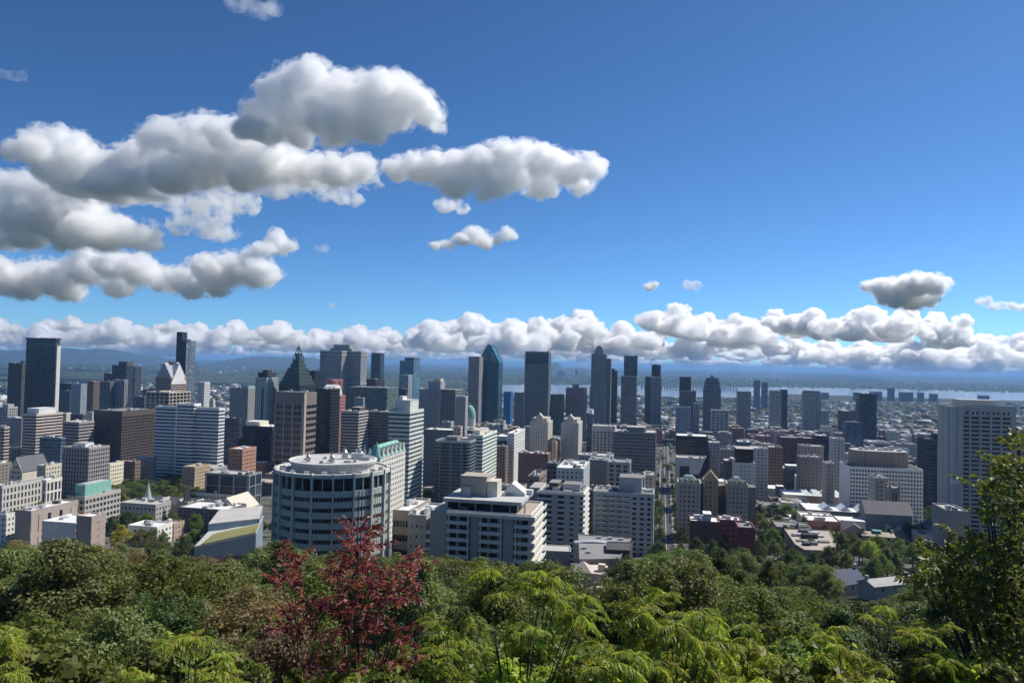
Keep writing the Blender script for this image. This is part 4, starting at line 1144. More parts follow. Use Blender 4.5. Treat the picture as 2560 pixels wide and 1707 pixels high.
# far apartment blocks by the river
for x0, x1, tp, lb in ((1110, 1165, 552, 'tallest far block on the river shore'), (1215, 1335, 588, 'widest far block on the river shore'), (1385, 1435, 592, 'narrow far block on the river shore, right of the widest'), (1495, 1560, 603, 'low far block with sloping top on the river shore'),
                       (1945, 2035, 618, 'far dark block on the shore above the concrete tower'), (945, 1050, 582, 'far block on the shore left of the tallest one'), (790, 850, 590, 'far block on the shore behind the black-blue condominium'), (500, 560, 592, 'low far block on the shore right of the pale condominiums')):
    B('D', x0, x0 + 3, x1, tp, 4700, 'grid_dark', lb, 'apartment_block', over=dict(w=(0.1, 0.11, 0.12), fh=4, bay=8), dep=40, clutter=0)
for nth, (x0, x1, tp) in enumerate(((415, 440, 398), (445, 462, 392), (470, 490, 402), (580, 612, 388), (640, 655, 404))):
    B('C', x0, x1 - 2, x1, tp, 11000, 'grid_dark', f'far tower on the opposite shore beyond the river, {NTH[nth]} from left', 'apartment_tower', 'tower', over=dict(w=(0.14, 0.14, 0.15), fh=8, bay=20), dep=60, clutter=0)['group'] = 'towers beyond the river'
# ---------------------------------------------------------------- buildings with shapes of their own
def gable(m, x0, x1, y0, y1, z0, z1, along='y'):
    """a pitched roof body whose ridge runs along y (gables face the camera) or along x"""
    if along == 'y':
        xm = (x0 + x1) / 2
        m.hull([(x0, y0, z0), (x1, y0, z0), (xm, y0, z1)], [(x0, y1, z0), (x1, y1, z0), (xm, y1, z1)])
    else:
        ym = (y0 + y1) / 2
        m.hull([(x0, y0, z0), (x0, ym, z1), (x0, y1, z0)], [(x1, y0, z0), (x1, ym, z1), (x1, y1, z0)])

def hip(m, x0, x1, y0, y1, z0, z1, ins):
    m.hull([(x0, y0, z0), (x1, y0, z0), (x1, y1, z0), (x0, y1, z0)], [(x0 + ins, y0 + ins, z1), (x1 - ins, y0 + ins, z1), (x1 - ins, y1 - ins, z1), (x0 + ins, y1 - ins, z1)])

def cone(m, cx, cy, z0, z1, r0, r1, n=8):
    m.hull([(cx + r0 * math.cos(2 * math.pi * k / n), cy + r0 * math.sin(2 * math.pi * k / n), z0) for k in range(n)],
           [(cx + r1 * math.cos(2 * math.pi * k / n), cy + r1 * math.sin(2 * math.pi * k / n), z1) for k in range(n)])

def dome(m, cx, cy, z0, rad, hz, n=20, rings=7):
    pr = None
    for i in range(rings + 1):
        a = math.pi / 2 * i / rings
        l = [(cx + max(rad * math.cos(a), .02) * math.cos(2 * math.pi * k / n), cy + max(rad * math.cos(a), .02) * math.sin(2 * math.pi * k / n), z0 + hz * math.sin(a)) for k in range(n)]
        if pr:
            m.hull(pr, l, (i == 1, i == rings))
        pr = l

# peaked postmodern tower with white gable
r = B('A', 1432, 1572, 1716, 452, 1300, 'band_pale', 'brown peaked tower with a big white gable on its lit side', 'office_tower', 'tower', over=dict(w=(0.432, 0.3, 0.264), g=G_BROWN), clutter=0, dep=42, ref='the peaked white-gabled tower', para=.2)
x0, x1, y0, y1, h = r['foot']
q = MB(); gable(q, x0 + 1, x1 - .5, y0 + .5, y1 - 1, h, h + 26, 'y'); q.put('pitched_roof', flatmat('roof_metal', (0.33, 0.33, 0.36), .4, .2, .3, .3), r)
q = MB(); gable(q, x0 + (x1 - x0) * .45, x1 + .6, y0 - .4, y1 + .4, h - 12, h + 24, 'x'); q.put('white_gable', wallmat((0.78, 0.77, 0.76)), r)
q = MB(); q.box((x0 + x1) / 2 - 9, (x0 + x1) / 2 + 3, y0 + 12, y0 + 30, h + 10, h + 27); q.put('dark_cap', wallmat(BLACK), r)
q = MB(); q.box((x0 + x1) / 2 - 10, (x0 + x1) / 2 - 2, y0 + 3, y0 + 9, h + 12, h + 24); q.put('white_lantern', wallmat(WHITE), r)

# dark stepped pyramid with an open spire frame
r = B('B', 212, 400, 548, 520, 1250, 'curt_black', 'dark stepped pyramid tower with an open spire frame', 'office_tower', 'tower', over=dict(w=(0.035, 0.05, 0.048), g=G_BLACK, fh=4), clutter=0, ref='the dark pyramid tower', roof=ROOF_D)
x0, x1, y0, y1, h = r['foot']
cx, cy = (x0 + x1) / 2, (y0 + y1) / 2
hw, hd = (x1 - x0) / 2, (y1 - y0) / 2
for k in range(6):
    s = 1 - .115 * (k + 1)
    mass(r, cx - hw * s, cx + hw * s, cy - hd * s, cy + hd * s, h + k * 7, h + (k + 1) * 7, dict(STY['curt_black'], w=(0.05, 0.075, 0.07), fh=3.5, sp=.5), roof=COPPER_M, para=.5)
    if k < 4:
        q = MB(); q.box(cx - hw * s - 1.5, cx - hw * s + 3, cy - hd * s - 1.5, cy - hd * s + 3, h + k * 7, h + k * 7 + 5.5); q.put('corner_turret', wallmat((0.06, 0.08, 0.075)), r)
for sx in (-1, 1):
    for sy in (-1, 1):
        q = MB(); q.tube([(cx + sx * hw * .32, cy + sy * hd * .32, h + 42), (cx, cy, h + 66)], 1.1, 4); q.put('spire_bar', wallmat((0.06, 0.09, 0.085)), r)
q = MB(); q.box(cx - hw * .18, cx + hw * .18, cy - hd * .18, cy + hd * .18, h + 42, h + 53); q.put('lantern', G_TEAL, r)
q = MB(); q.tube([(cx, cy, h + 64), (cx, cy, h + 74)], .35, 4); q.put('finial', wallmat(BLACK), r)
B('B', 470, 540, 552, 392, 1330, 'curt_black', 'black slab tower right behind the dark pyramid tower', 'office_tower', 'tower', dep=24)

# cruciform tower
p = at(*cr('B', 806, 212), 1500)
zb = ground(p.x, p.y) - .5
r = thing('office_tower', 'grey banded cruciform tower with a rooftop mast', 'tower', (p.x, p.y, zb), -GA)
A_, W_ = 43.0, 15.0
cross = [(-W_, -A_), (W_, -A_), (W_, -W_), (A_, -W_), (A_, W_), (W_, W_), (W_, A_), (-W_, A_), (-W_, W_), (-A_, W_), (-A_, -W_), (-W_, -W_)]
h = p.z - zb
S, f, wm = facade(r, cross, 0, h - 1, dict(STY['band_grey'], w=(0.408, 0.402, 0.414), fh=3.9, sp=.46, g=G_GREY), top_solid=0)
put('parapet', ring_simple('parapet', cross, h - 1, h, .7, .9), wm, r)
for zz in (.62, .94):
    put('louvre_band', ring_simple('louvre_band', cross, h * zz, h * zz + 5, .8, 1.0), wallmat(MIDGREY), r)
q = MB(); q.prism(offset(cross, -.2), h - 1, h - .6, (False, True)); q.put('roof', ROOF_G, r)
mass(r, -23, 23, -14, 14, h - .5, h + 5, mat=wallmat(MIDGREY), name='penthouse')
mass(r, -17, 17, -11, 11, h + 5, h + 12.5, mat=wallmat((0.25, 0.25, 0.25)), name='penthouse')
q = MB(); q.tube([(0, 0, h + 12), (0, 0, h + 34)], [.7, .3], 5); q.tube([(4, 2, h + 12), (4, 2, h + 22)], .3, 4); q.put('mast', wallmat(DARKGREY), r)
note(Vector((p.x, p.y, zb)), rect(-A_, A_, -A_, A_), GA, h, (cr('B', 580, 0)[0], cr('B', 1015, 0)[0], p and cr('B', 0, 212)[1]))
REFS.append(('the cruciform tower', (p.x, p.y), cr('B', 800, 212)))

# pink granite tower and its lower front with a white vault
B('B', 636, 712, 872, 474, 1010, 'punch_pink', 'pink granite tower with a flat dark-framed top', 'granite_tower', 'tower', over=dict(w=(0.36, 0.135, 0.12), fh=9, bay=8, sp=.1, pr=.16, g=glassmat((0.26, 0.12, 0.11), (0.4, 0.2, 0.18), .4)), roof=ROOF_G, ref='the pink granite tower', dep=30)
r = B('B', 640, 700, 902, 622, 960, 'punch_pink', 'lower pink granite block with a white barrel vault before the pink granite tower', 'granite_block', over=dict(w=(0.34, 0.14, 0.125), fh=4.2, bay=4.5, g=G_BROWN), roof=ROOF_T, clutter=1, dep=40)
x0, x1, y0, y1, h = r['foot']
q = MB()
n = 14
L0 = [(x1 - 1 - 16 * 0, y0 + 6 + (y1 - y0 - 14) * (0.5 - .5 * math.cos(math.pi * k / n)), h + .5 + 14 * math.sin(math.pi * k / n)) for k in range(n + 1)]
q.hull(L0, [(a - 15, b, c) for a, b, c in L0])
q.put('white_vault', wallmat((0.80, 0.79, 0.77), .5, .1, .1), r)

# peaked teal glass tower
r = B('B', 2042, 2232, 2272, 322, 1750, 'curt_teal', 'teal glass tower with a steep gabled top, tallest at the centre', 'glass_tower', 'tower', over=dict(w=(0.02, 0.065, 0.08), g=glassmat((0.012, 0.06, 0.085), (0.03, 0.1, 0.12), .15)), clutter=0, roof=ROOF_D, dep=44, para=.3, ref='the peaked teal tower')
x0, x1, y0, y1, h = r['foot']
w_ = x1 - x0
prof = [(x0, h), (x1, h), (x1, h + 4), (x0 + .60 * w_, h + 40), (x0 + .55 * w_, h + 41.5), (x0 + .45 * w_, h + 41.5), (x0 + .40 * w_, h + 40), (x0, h + 4)]
q = MB(); q.hull([(a, y0 + 3.2, b) for a, b in prof], [(a, y1 - 3.2, b) for a, b in prof]); o = q.put('gabled_roof', glassmat((0.03, 0.17, 0.2), (0.05, 0.22, 0.25), .2, .2), r)
o['bay'], o['storey'] = 6.0, 4.0
for yy in (y0 + .4, y1 - 3.6):
    q = MB()
    a = prof[1:] + [prof[0]]
    edge = [prof[1], prof[2], prof[3], prof[4], prof[5], prof[6], prof[7], prof[0]]
    for i in range(len(edge) - 1):
        (ax, az), (bx, bz) = edge[i], edge[i + 1]
        q.hull([(ax, yy, az), (bx, yy, bz), (bx, yy, bz + 1.6), (ax, yy, az + 1.6)], [(ax, yy + 2.6, az), (bx, yy + 2.6, bz), (bx, yy + 2.6, bz + 1.6), (ax, yy + 2.6, az + 1.6)])
    q.put('gable_frame', wallmat((0.16, 0.20, 0.21)), r)
for s in (0.0, .47, .97):
    mass(r, x0 + s * w_, x0 + s * w_ + 1.6, y0 - .5, y0 + .5, 0, h + (4 if s != .47 else 36), mat=wallmat((0.03, 0.09, 0.11)), name='mullion_shaft')

# domed church
p = at(*cr('B', 1962, 800), 1480)
zb = ground(p.x, p.y)
r = thing('domed_church', 'green copper church dome at the foot of the peaked teal tower', 'church', (p.x, p.y, zb), -GA)
q = MB(); q.box(-14, 14, -25, 45, 0, 26); q.put('nave', wallmat(GREY), r)
q = MB(); cone(q, 0, 0, 24, p.z - zb - 4, 12, 12, 20); q.put('drum', wallmat(PALE), r)
q = MB(); dome(q, 0, 0, p.z - zb - 4, 12.5, 24); q.put('dome', COPPER_M, r)
q = MB(); cone(q, 0, 0, p.z - zb + 19, p.z - zb + 26, 1.6, .4); q.put('lantern', COPPER_M, r)

# crowned tower with a tall mast
r = B('C', 732, 866, 886, 238, 1535, 'rib_dark', 'slender grey-green tower with a rounded crown and a tall thin mast', 'office_tower', 'tower', over=dict(w=(0.252, 0.282, 0.27), g=G_NAVY, fh=3.9, bay=3.2, pr=.3, sp=.36), clutter=0, dep=26, ref='the crowned tower')
x0, x1, y0, y1, h = r['foot']
w_ = x1 - x0
mass(r, x0 + .18 * w_, x0 + .82 * w_, y0 + 3, y1 - 3, h, h + 9, 'grid_grey', roof=ROOF_G)
q = MB(); n = 12
L0 = [(x0 + w_ * (.5 + .24 * math.cos(math.pi * k / n)), y0 + 5, h + 9 + 9 * math.sin(math.pi * k / n)) for k in range(n + 1)]
q.hull(L0, [(a, y1 - 5, c) for a, b, c in L0]); q.put('rounded_crown', wallmat((0.2, 0.22, 0.21)), r)
q = MB(); q.tube([(x0 + 1.5, y0 + 6, h), (x0 + 1.5, y0 + 6, h + 46)], [.5, .15], 5); q.put('mast', wallmat(GREY), r)
mass(r, x1 + .2, x1 + 9, y0 + 2, y1, 0, h - 9, 'rib_dark')
mass(r, x0 - 2, x1 + 1.2, y0 - 2.2, y0 + .1, 0, h * .63, dict(STY['rib_dark'], w=(0.288, 0.312, 0.3), g=G_NAVY))

# bowed dark tower
p0 = B('C', 1752, 1905, 1918, 560, 1650, 'grid_grey', 'dark tower with a gently bowed outline right of the speckled condominiums', 'office_tower', 'tower', over=dict(w=(0.14, 0.145, 0.165), g=G_NAVY), clutter=0, dep=34, ref='the bowed dark tower')
x0, x1, y0, y1, h = p0['foot']
for k, (ins, hh) in enumerate(((1.2, 9), (2.8, 9), (5, 7))):
    mass(p0, x0 + ins, x1 - ins, y0 + ins, y1 - ins, h + 9 * k, h + 9 * k + hh, dict(STY['grid_grey'], w=(0.14, 0.145, 0.165), g=G_NAVY))
mass(p0, x0 + 14, x1 - 14, y0 + 9, y1 - 9, h + 25, h + 31, mat=wallmat(MIDGREY), name='penthouse')

# rounded dark apartments
base, poly, h = site('B', 1640, 1950, 1960, 1045, 640, dep=30)
r = thing('apartment_tower', 'dark blue-grey apartment tower with rounded corners and balconies', 'tower', base, -GA)
x0 = poly[0][0]; W = -x0
rp = []
for (cx, cy, a0) in ((-7, 7, -90), (-7, 23, 0), (x0 + 7, 23, 90), (x0 + 7, 7, 180)):
    for k in range(5):
        a = R(a0 + 22.5 * k)
        rp.append((cx + 7 * math.cos(a), cy + 7 * math.sin(a)))
S, f, wm = facade(r, rp, 0, h - 1, dict(STY['band_grey'], w=(0.12, 0.145, 0.165), g=G_NAVY, fh=2.9, sp=.42, dp=.9, bay=3))
put('parapet', ring_simple('parapet', rp, h - 1, h, .9, 1.2), wallmat((0.26, 0.30, 0.31)), r)
q = MB(); q.prism(offset(rp, -.3), h - 1, h - .7, (False, True)); q.put('roof', ROOF_D, r)
for s in (.18, .5, .82):
    mass(r, x0 + s * W - .4, x0 + s * W + .4, -1.1, .3, 0, h - .4, mat=wallmat((0.2, 0.23, 0.25)), name='pier')
mass(r, x0 + .25 * W, x0 + .6 * W, 8, 20, h - .7, h + 3, mat=wallmat((0.2, 0.22, 0.23)), name='penthouse')
REFS.append(('the rounded dark apartments', (base.x, base.y), cr('B', 1800, 1040)))

# hotel with a green copper mansard behind the round building
base, poly, h = site('B', 1000, 1140, 1310, 1195, 470, dep=46)
r = thing('mansard_building', 'white stone building under a steep green copper roof behind the round building', 'building', base, -GA)
x0, x1, y1 = poly[0][0], 0, poly[2][1]
S, f, wm = facade(r, poly, 0, h, dict(STY['punch_cream'], w=(0.744, 0.72, 0.648)))
q = MB(); hip(q, x0 - .6, x1 + .6, -.6, y1 + .6, h, h + 7, 4.5); q.put('copper_roof', COPPER_M, r)
mass(r, x0 + 5, x1 - 5, 5, y1 - 5, h + 7, h + 7.4, mat=flatmat('pale_copper', (0.36, 0.60, 0.50), .6, .3, .5), name='roof_deck')
for k in range(6):
    q = MB(); yy = 4 + k * (y1 - 8) / 5
    gable(q, x1 - 3.5, x1 + .9, yy - 1.5, yy + 1.5, h + 4.2, h + 6.2, 'x'); q.box(x1 - 3.5, x1 + .7, yy - 1.3, yy + 1.3, h, h + 4.2); q.put('dormer', wallmat((0.60, 0.58, 0.52)), r)
q = MB(); cone(q, x1 - 3, 1.5, h, h + 10, 3.4, .2, 10); q.put('turret_roof', COPPER_M, r)

# ---- the round building in the middle
RB_D, RB_R = 272.0, 21.6
pl, pr2 = at(*cr('F', 165, 300), RB_D), at(*cr('F', 1252, 300), RB_D)
RB_R = (pr2.x - pl.x) / 2 * .985
pc = (pl + pr2) / 2
ptop = at(*cr('F', 700, 328), RB_D - RB_R)
zb = ground(pc.x, pc.y) - 6
r = thing('round_building', 'large round grey office building with tall fins and a drum on its roof', 'building', (pc.x, pc.y, zb), 0.06)
H = ptop.z - zb
note(Vector((pc.x, pc.y, zb)), rect(-RB_R, RB_R, -RB_R, RB_R), 0.0, H, (cr('F', 165, 0)[0], cr('F', 1252, 0)[0], cr('F', 0, 328)[1]))
REFS.append(('the round building', (pc.x, pc.y), cr('F', 700, 328)))
NB = 18
RW = RB_R - 1.0
conc = wallmat((0.62, 0.63, 0.59), vary=.2, streak=.3)
panelm = wallmat((0.58, 0.605, 0.54), .55, .2, .25, 'spandrel_panel')
dark_gl = glassmat((0.03, 0.05, 0.06), (0.26, 0.29, 0.27), .25, .1)
circ = lambda rad, n, z: [(rad * math.cos(2 * math.pi * k / n), rad * math.sin(2 * math.pi * k / n), z) for k in range(n)]
q = MB(); q.hull(circ(RW - .35, 96, 0), circ(RW - .35, 96, H - .6)); g = q.put('glazing', dark_gl, r); g['bay'], g['storey'] = 2.2, 3.75
fh, top_h = 3.5, 4.3
n_st = 13
a_bay = 2 * math.pi / NB
def arc_panel(rad0, rad1, a0, a1, z0, z1, n=3):
    m = MB()
    inner, outer = [], []
    for k in range(n + 1):
        a = a0 + (a1 - a0) * k / n
        inner.append((rad0 * math.cos(a), rad0 * math.sin(a))); outer.append((rad1 * math.cos(a), rad1 * math.sin(a)))
    m.prism(outer + inner[::-1], z0, z1)
    return m
pan = arc_panel(RW - .5, RW, .019, a_bay - .019, 0, fh * .6).mesh('spandrel_panel'); pan.materials.append(panelm)
mul = MB()
for s in (.17, .335, .5, .665, .83):
    a = a_bay * s
    mul.prism([(RW * .992 * math.cos(a - .0018), RW * .992 * math.sin(a - .0018)), (RW * 1.0045 * math.cos(a - .0018), RW * 1.0045 * math.sin(a - .0018)), (RW * 1.0045 * math.cos(a + .0018), RW * 1.0045 * math.sin(a + .0018)), (RW * .992 * math.cos(a + .0018), RW * .992 * math.sin(a + .0018))], 0, n_st * fh - .3)
mul = mul.mesh('mullion'); mul.materials.append(wallmat((0.42, 0.47, 0.45)))
tmul = MB()
a = a_bay / 2
tmul.prism([(RW * .97 * math.cos(a - .006), RW * .97 * math.sin(a - .006)), (RW * 1.003 * math.cos(a - .006), RW * 1.003 * math.sin(a - .006)), (RW * 1.003 * math.cos(a + .006), RW * 1.003 * math.sin(a + .006)), (RW * .97 * math.cos(a + .006), RW * .97 * math.sin(a + .006))], 0, top_h)
tmul = tmul.mesh('window_post'); tmul.materials.append(conc)
fin = MB()
fin.prism([(RW - .6, -.3), (RB_R - .25, -.3), (RB_R - .25, .3), (RW - .6, .3)], 0, H + .4)
fin = fin.mesh('fin'); fin.materials.append(conc)
zt = H - 1.2 - top_h
for b in range(NB):
    put('fin', fin, None, r, None, b * a_bay)
    m_ = put('mullion', mul, None, r, (0, 0, zt - n_st * fh), b * a_bay); m_['kind'] = 'stuff'
    put('window_post', tmul, None, r, (0, 0, zt), b * a_bay)
    for s in range(n_st):
        put('spandrel_panel', pan, None, r, (0, 0, zt - (s + 1) * fh + fh * .4), b * a_bay)
q = MB()
rg = lambda r0, r1, z0, z1, n=96: (lambda V: (q.hull(circ(r1, n, z0), circ(r1, n, z1), (False, False)), q.hull(circ(r0, n, z1), circ(r0, n, z0), (False, False)), q.hull(circ(r1, n, z1), circ(r0, n, z1), (False, False)), q.hull(circ(r0, n, z0), circ(r1, n, z0), (False, False))))(0)
rg(RW - .8, RW + .35, H - 1.2, H + .1); q.put('cornice', conc, r)
q = MB(); rg(RW - .7, RW + .02, zt - .45, zt + .05); q.put('sill_band', panelm, r)
q = MB(); q.hull(circ(RW - .8, 64, H - 1), circ(RW - .8, 64, H - .5)); q.put('roof', ROOF_L, r)
dr = .715 * RB_R
q = MB(); q.hull(circ(dr - .5, 72, H - .5), circ(dr - .5, 72, H + 1.9)); d_ = q.put('roof_drum', wallmat((0.50, 0.51, 0.49), vary=.12, streak=.15), r)
q = MB(); q.hull(circ(dr + .3, 72, H + 1.9), circ(dr + .3, 72, H + 2.6)); q.put('drum_roof', flatmat('pale_roof', (0.52, 0.51, 0.48), .9, .45, .5), d_)
q = MB(); rg(dr - .2, dr + .45, H + 2.5, H + 2.9, 72); q.put('drum_rim', wallmat(WHITE), d_)
for k in range(20):
    a = -math.pi + k * math.pi / 19
    q = MB(); q.tube([((dr - .45) * math.cos(a), (dr - .45) * math.sin(a), H - .4), ((dr - .45) * math.cos(a), (dr - .45) * math.sin(a), H + 1.8)], .07, 4); q.put('panel_joint', wallmat((0.36, 0.37, 0.36)), d_)
tm = flatmat('stainless', (0.45, 0.47, 0.47), .35, .2, 1, .6)
for (cx, cy, hh, rad) in ((-7.6, -6.5, 4.6, 1.0), (1.0, -8.4, 5.0, 1.1), (3.5, 3, 5.6, 1.3), (9, 5.5, 4.2, 1.1), (8.5, 3.8, 5.8, .8), (10.5, 4.2, 6.6, .6), (7.2, 6, 4.8, .7), (12.2, 5.4, 5.2, .7)):
    q = MB(); hh *= .72; rad *= .85; cone(q, cx, cy, H + 2.5, H + 2.5 + hh * .62, rad, rad, 12); cone(q, cx, cy, H + 2.5 + hh * .62, H + 2.5 + hh * .8, rad, rad * .45, 12); cone(q, cx, cy, H + 2.5 + hh * .8, H + 2.5 + hh, rad * .45, rad * .45, 12); q.put('exhaust_stack', tm, r)
for (x, y, w_, d2, hh) in ((6, 2, 4.5, 2.5, 2.2), (10, -1, 3, 2, 1.4), (-4, 2, 1.4, 1.2, .9), (-1, -5, 2.2, 1.4, .8), (5, -8, 2.6, 1.2, .9), (-10, -2, 1.6, 1.4, .7), (-3, -10.5, 1.2, .8, 1.0), (8, -7, 1.2, 1, 1.2)):
    q = MB(); q.box(x, x + w_, y, y + d2, H + 2.5, H + 2.5 + hh); q.put('rooftop_unit', RNG.choice([METAL, wallmat(PALE), wallmat(GREY)]), r)
for k in range(9):
    a = R(-170 + 20 * k); q = MB(); x, y = (RB_R - 3.4) * math.cos(a), (RB_R - 3.4) * math.sin(a); q.box(x - .8, x + .8, y - .6, y + .6, H - .5, H + .7); q.put('roof_vent', METAL, r)

# ---- white balconied apartments in front
D0 = 262.0
base, poly, h = site('F', 1765, 2525, 2630, 700, D0)
r = thing('apartment_block', 'white apartment block with long balconies just above the woods', 'building', base, -GA)
REFS.append(('the white balconied apartments', (base.x, base.y), cr('F', 2150, 700)))
x0, dpt = poly[0][0], poly[2][1]
white_c = wallmat((0.74, 0.73, 0.69), vary=.15, streak=.3); grey_c = wallmat((0.42, 0.41, 0.39), vary=.2, streak=.2)
S, f, wm = facade(r, poly, 0, h, dict(STY['punch_grey'], w=(0.408, 0.39, 0.366), fh=2.95, bay=3.6, sp=.3, pr=.3, g=G_BROWN))
nst = round(h / 2.95)
f = h / nst
W = -x0
for k in range(1, nst + 1):
    for (a, b) in ((0.0, .275), (.39, .67), (.81, 1.0)) if k < nst else ((0, 1.0),):
        q = MB(); xa, xb = x0 + a * W, x0 + b * W + (1.5 if b == 1.0 else 0)
        q.box(xa, xb, -1.75, -.35, -.15, .1); q.box(xa, xb, -1.78, -1.6, .1, 1.1); q.box(xa, xa + .15, -1.6, -.35, .1, 1.1)
        q.put('balcony', white_c, r, (0, 0, k * f - 1.0))
    q = MB(); q.box(.35, 1.75, -1.6, dpt, -.15, .1); q.box(1.6, 1.78, -1.6, dpt, .1, 1.1)
    q.put('balcony', white_c, r, (0, 0, k * f - 1.0))
for s in (0.02, .26, .41, .66, .83):
    mass(r, x0 + s * W - .2, x0 + s * W + .2, -1.6, -.2, 0, h - .2, mat=white_c, name='party_fin')
for (a, b) in ((.285, .38), (.68, .80)):
    mass(r, x0 + a * W, x0 + b * W, -.9, .2, 0, h - 1.4, mat=grey_c, name='stair_bay')
roofing(r, poly, h, white_c, ROOF_T, .7, 10)
mass(r, x0 - 6.2, x0 - .25, -1.0, 15, 0, h + .3, mat=grey_c, name='blank_wing')
ph = h + 4.3
mass(r, x0 - 1, -5.5, 3.4, dpt - 3, h + .15, ph - 1.3, mat=G_BLACK, name='penthouse_glazing')
mass(r, x0 - 2.4, -3.6, 1.4, dpt - 2, ph - 1.2, ph, mat=wallmat((0.5, 0.51, 0.51)), name='penthouse_canopy')
for s in (.1, .3, .5, .72, .9):
    mass(r, x0 + s * W, x0 + s * W + .5, 3.0, 3.6, h + .2, ph - 1.25, mat=grey_c, name='canopy_post')
ph2 = ph + 6.8
xa = x0 + .07 * W
mass(r, xa, xa + 9.5, 9, 18, ph, ph2, mat=wallmat((0.42, 0.37, 0.33)), name='plant_room')
mass(r, xa - .3, xa + 9.8, 8.7, 18.3, ph2, ph2 + .4, mat=ROOF_T, name='plant_room_roof')
mass(r, xa + 9.7, xa + 13.5, 9.5, 17, ph, ph2 - 1.3, mat=wallmat((0.58, 0.54, 0.47)), name='plant_room')
mass(r, xa + .8, xa + 4, 7.8, 8.9, ph, ph + 3.4, mat=METAL, name='rooftop_unit')
q = MB(); q.hull([(xa + 14, 14, ph), (xa + 23, 14, ph), (xa + 23, 14, ph + 1), (xa + 18, 14, ph + 4.5)], [(xa + 14, 21, ph), (xa + 23, 21, ph), (xa + 23, 21, ph + 1), (xa + 18, 21, ph + 4.5)]); q.put('sloped_glazing', ROOF_W, r)
for k in range(9):
    xx, yy = x0 + RNG.uniform(.0, .95) * W, RNG.uniform(8, dpt - 5)
    mass(r, xx, xx + RNG.uniform(1, 3), yy, yy + RNG.uniform(1, 2.5), ph, ph + RNG.uniform(.7, 2.4), mat=RNG.choice([METAL, ROOF_W, grey_c]), name='rooftop_unit')
# stepped wings on its left
r2 = B('F', 1265, 1405, 1425, 645, 285, 'punch_brown', 'brown banded low wing between the round building and the white balconied apartments', 'apartment_block', over=dict(w=(0.348, 0.294, 0.27), fh=5.4, bay=1.3, sp=.55, pr=.2, g=G_BLACK), roof=ROOF_W, clutter=3, dep=26)
r2 = B('F', 1405, 1560, 1600, 690, 275, 'punch_grey', 'grey wing with a row of small windows left of the white balconied apartments', 'apartment_block', over=dict(w=(0.396, 0.39, 0.378), sp=.74, pr=.6, bay=2.0, fh=3.6), roof=ROOF_W, clutter=6, dep=24)
x0_, x1_, y0_, y1_, h_ = r2['foot']
for k in range(1, 6):
    q = MB(); q.box(x1_ + .3, x1_ + 1.9, -.6, 5, 0, .9); q.put('balcony', white_c, r2, (0, 0, h_ - 2.6 - 2.95 * k))

# ---- concrete tower at the right
D0 = 520.0
base, poly, h = site('D', 1580, 1725, 2280, 705, D0, dep=30)
r = thing('concrete_tower', 'tall pale concrete apartment tower with rounded flutes at the right', 'tower', base, -GA)
REFS.append(('the tall concrete tower', (base.x, base.y), cr('D', 1950, 705)))
W = poly[1][0]
con = wallmat((0.40, 0.40, 0.395), vary=.14, streak=.25)
q = MB(); q.box(0, W, 0, 30, 0, h - .8); q.put('body', con, r)
nb, ns = 5, 27
fh = 2.95
bw = W * .86 / nb
winm = MB(); winm.box(0, bw * .74, -.06, .3, 0, 1.5); winm = winm.mesh('window'); winm.materials.append(G_GREY if False else glassmat((0.03, 0.032, 0.036), (0.3, 0.29, 0.27), .22))
balm = MB(); balm.box(0, bw * .8, -.55, -.02, -.05, .12); balm.box(0, bw * .8, -.55, -.45, .12, .95); balm = balm.mesh('balcony'); balm.materials.append(con)
for b in range(nb):
    xb = W * .07 + b * bw
    for s in range(ns):
        z = h - 7.5 - (s + 1) * fh
        if z < 2:
            continue
        put('window', winm, None, r, (xb + bw * .13, 0, z + 1.15))
        put('balcony', balm, None, r, (xb + bw * .10, 0, z))
    for s2 in (.2, .6):
        mass(r, xb + bw * s2, xb + bw * (s2 + .16), -.08, .4, h - 6.2, h - 4.2, mat=G_BLACK, name='attic_window')
for b in range(nb + 1):
    xb = W * .07 + b * bw
    mass(r, xb - bw * .08, xb + bw * .08, -.7, .2, 0, h - 2.5, mat=con, name='pier')
mass(r, W * .05, W * .95, -.8, .1, h - 2.6, h + .2, mat=con, name='cornice')
roofing(r, rect(0, W, 0, 30), h - .8, con, ROOF_L, 1.0, 6)
mass(r, W * .15, W * .8, 8, 24, h - .6, h + 3.5, mat=con, name='penthouse')
for (cx, cy, rr) in ((-1.2, -.2, 2.3), (-2.4, 5, 2.0), (-1.6, 10, 2.6), (-2.2, 16, 2.0), (-1.4, 22, 2.6), (2.2, -1.0, 2.2)):
    q = MB(); cone(q, cx, cy, 0, h - RNG.uniform(.2, 1.2), rr, rr, 18); q.put('rounded_flute', con, r)
q = MB(); q.box(-3.6, 1.5, -3.4, -1, h * .47, h * .47 + 4.2); q.put('corner_box', wallmat((0.55, 0.55, 0.55)), r)

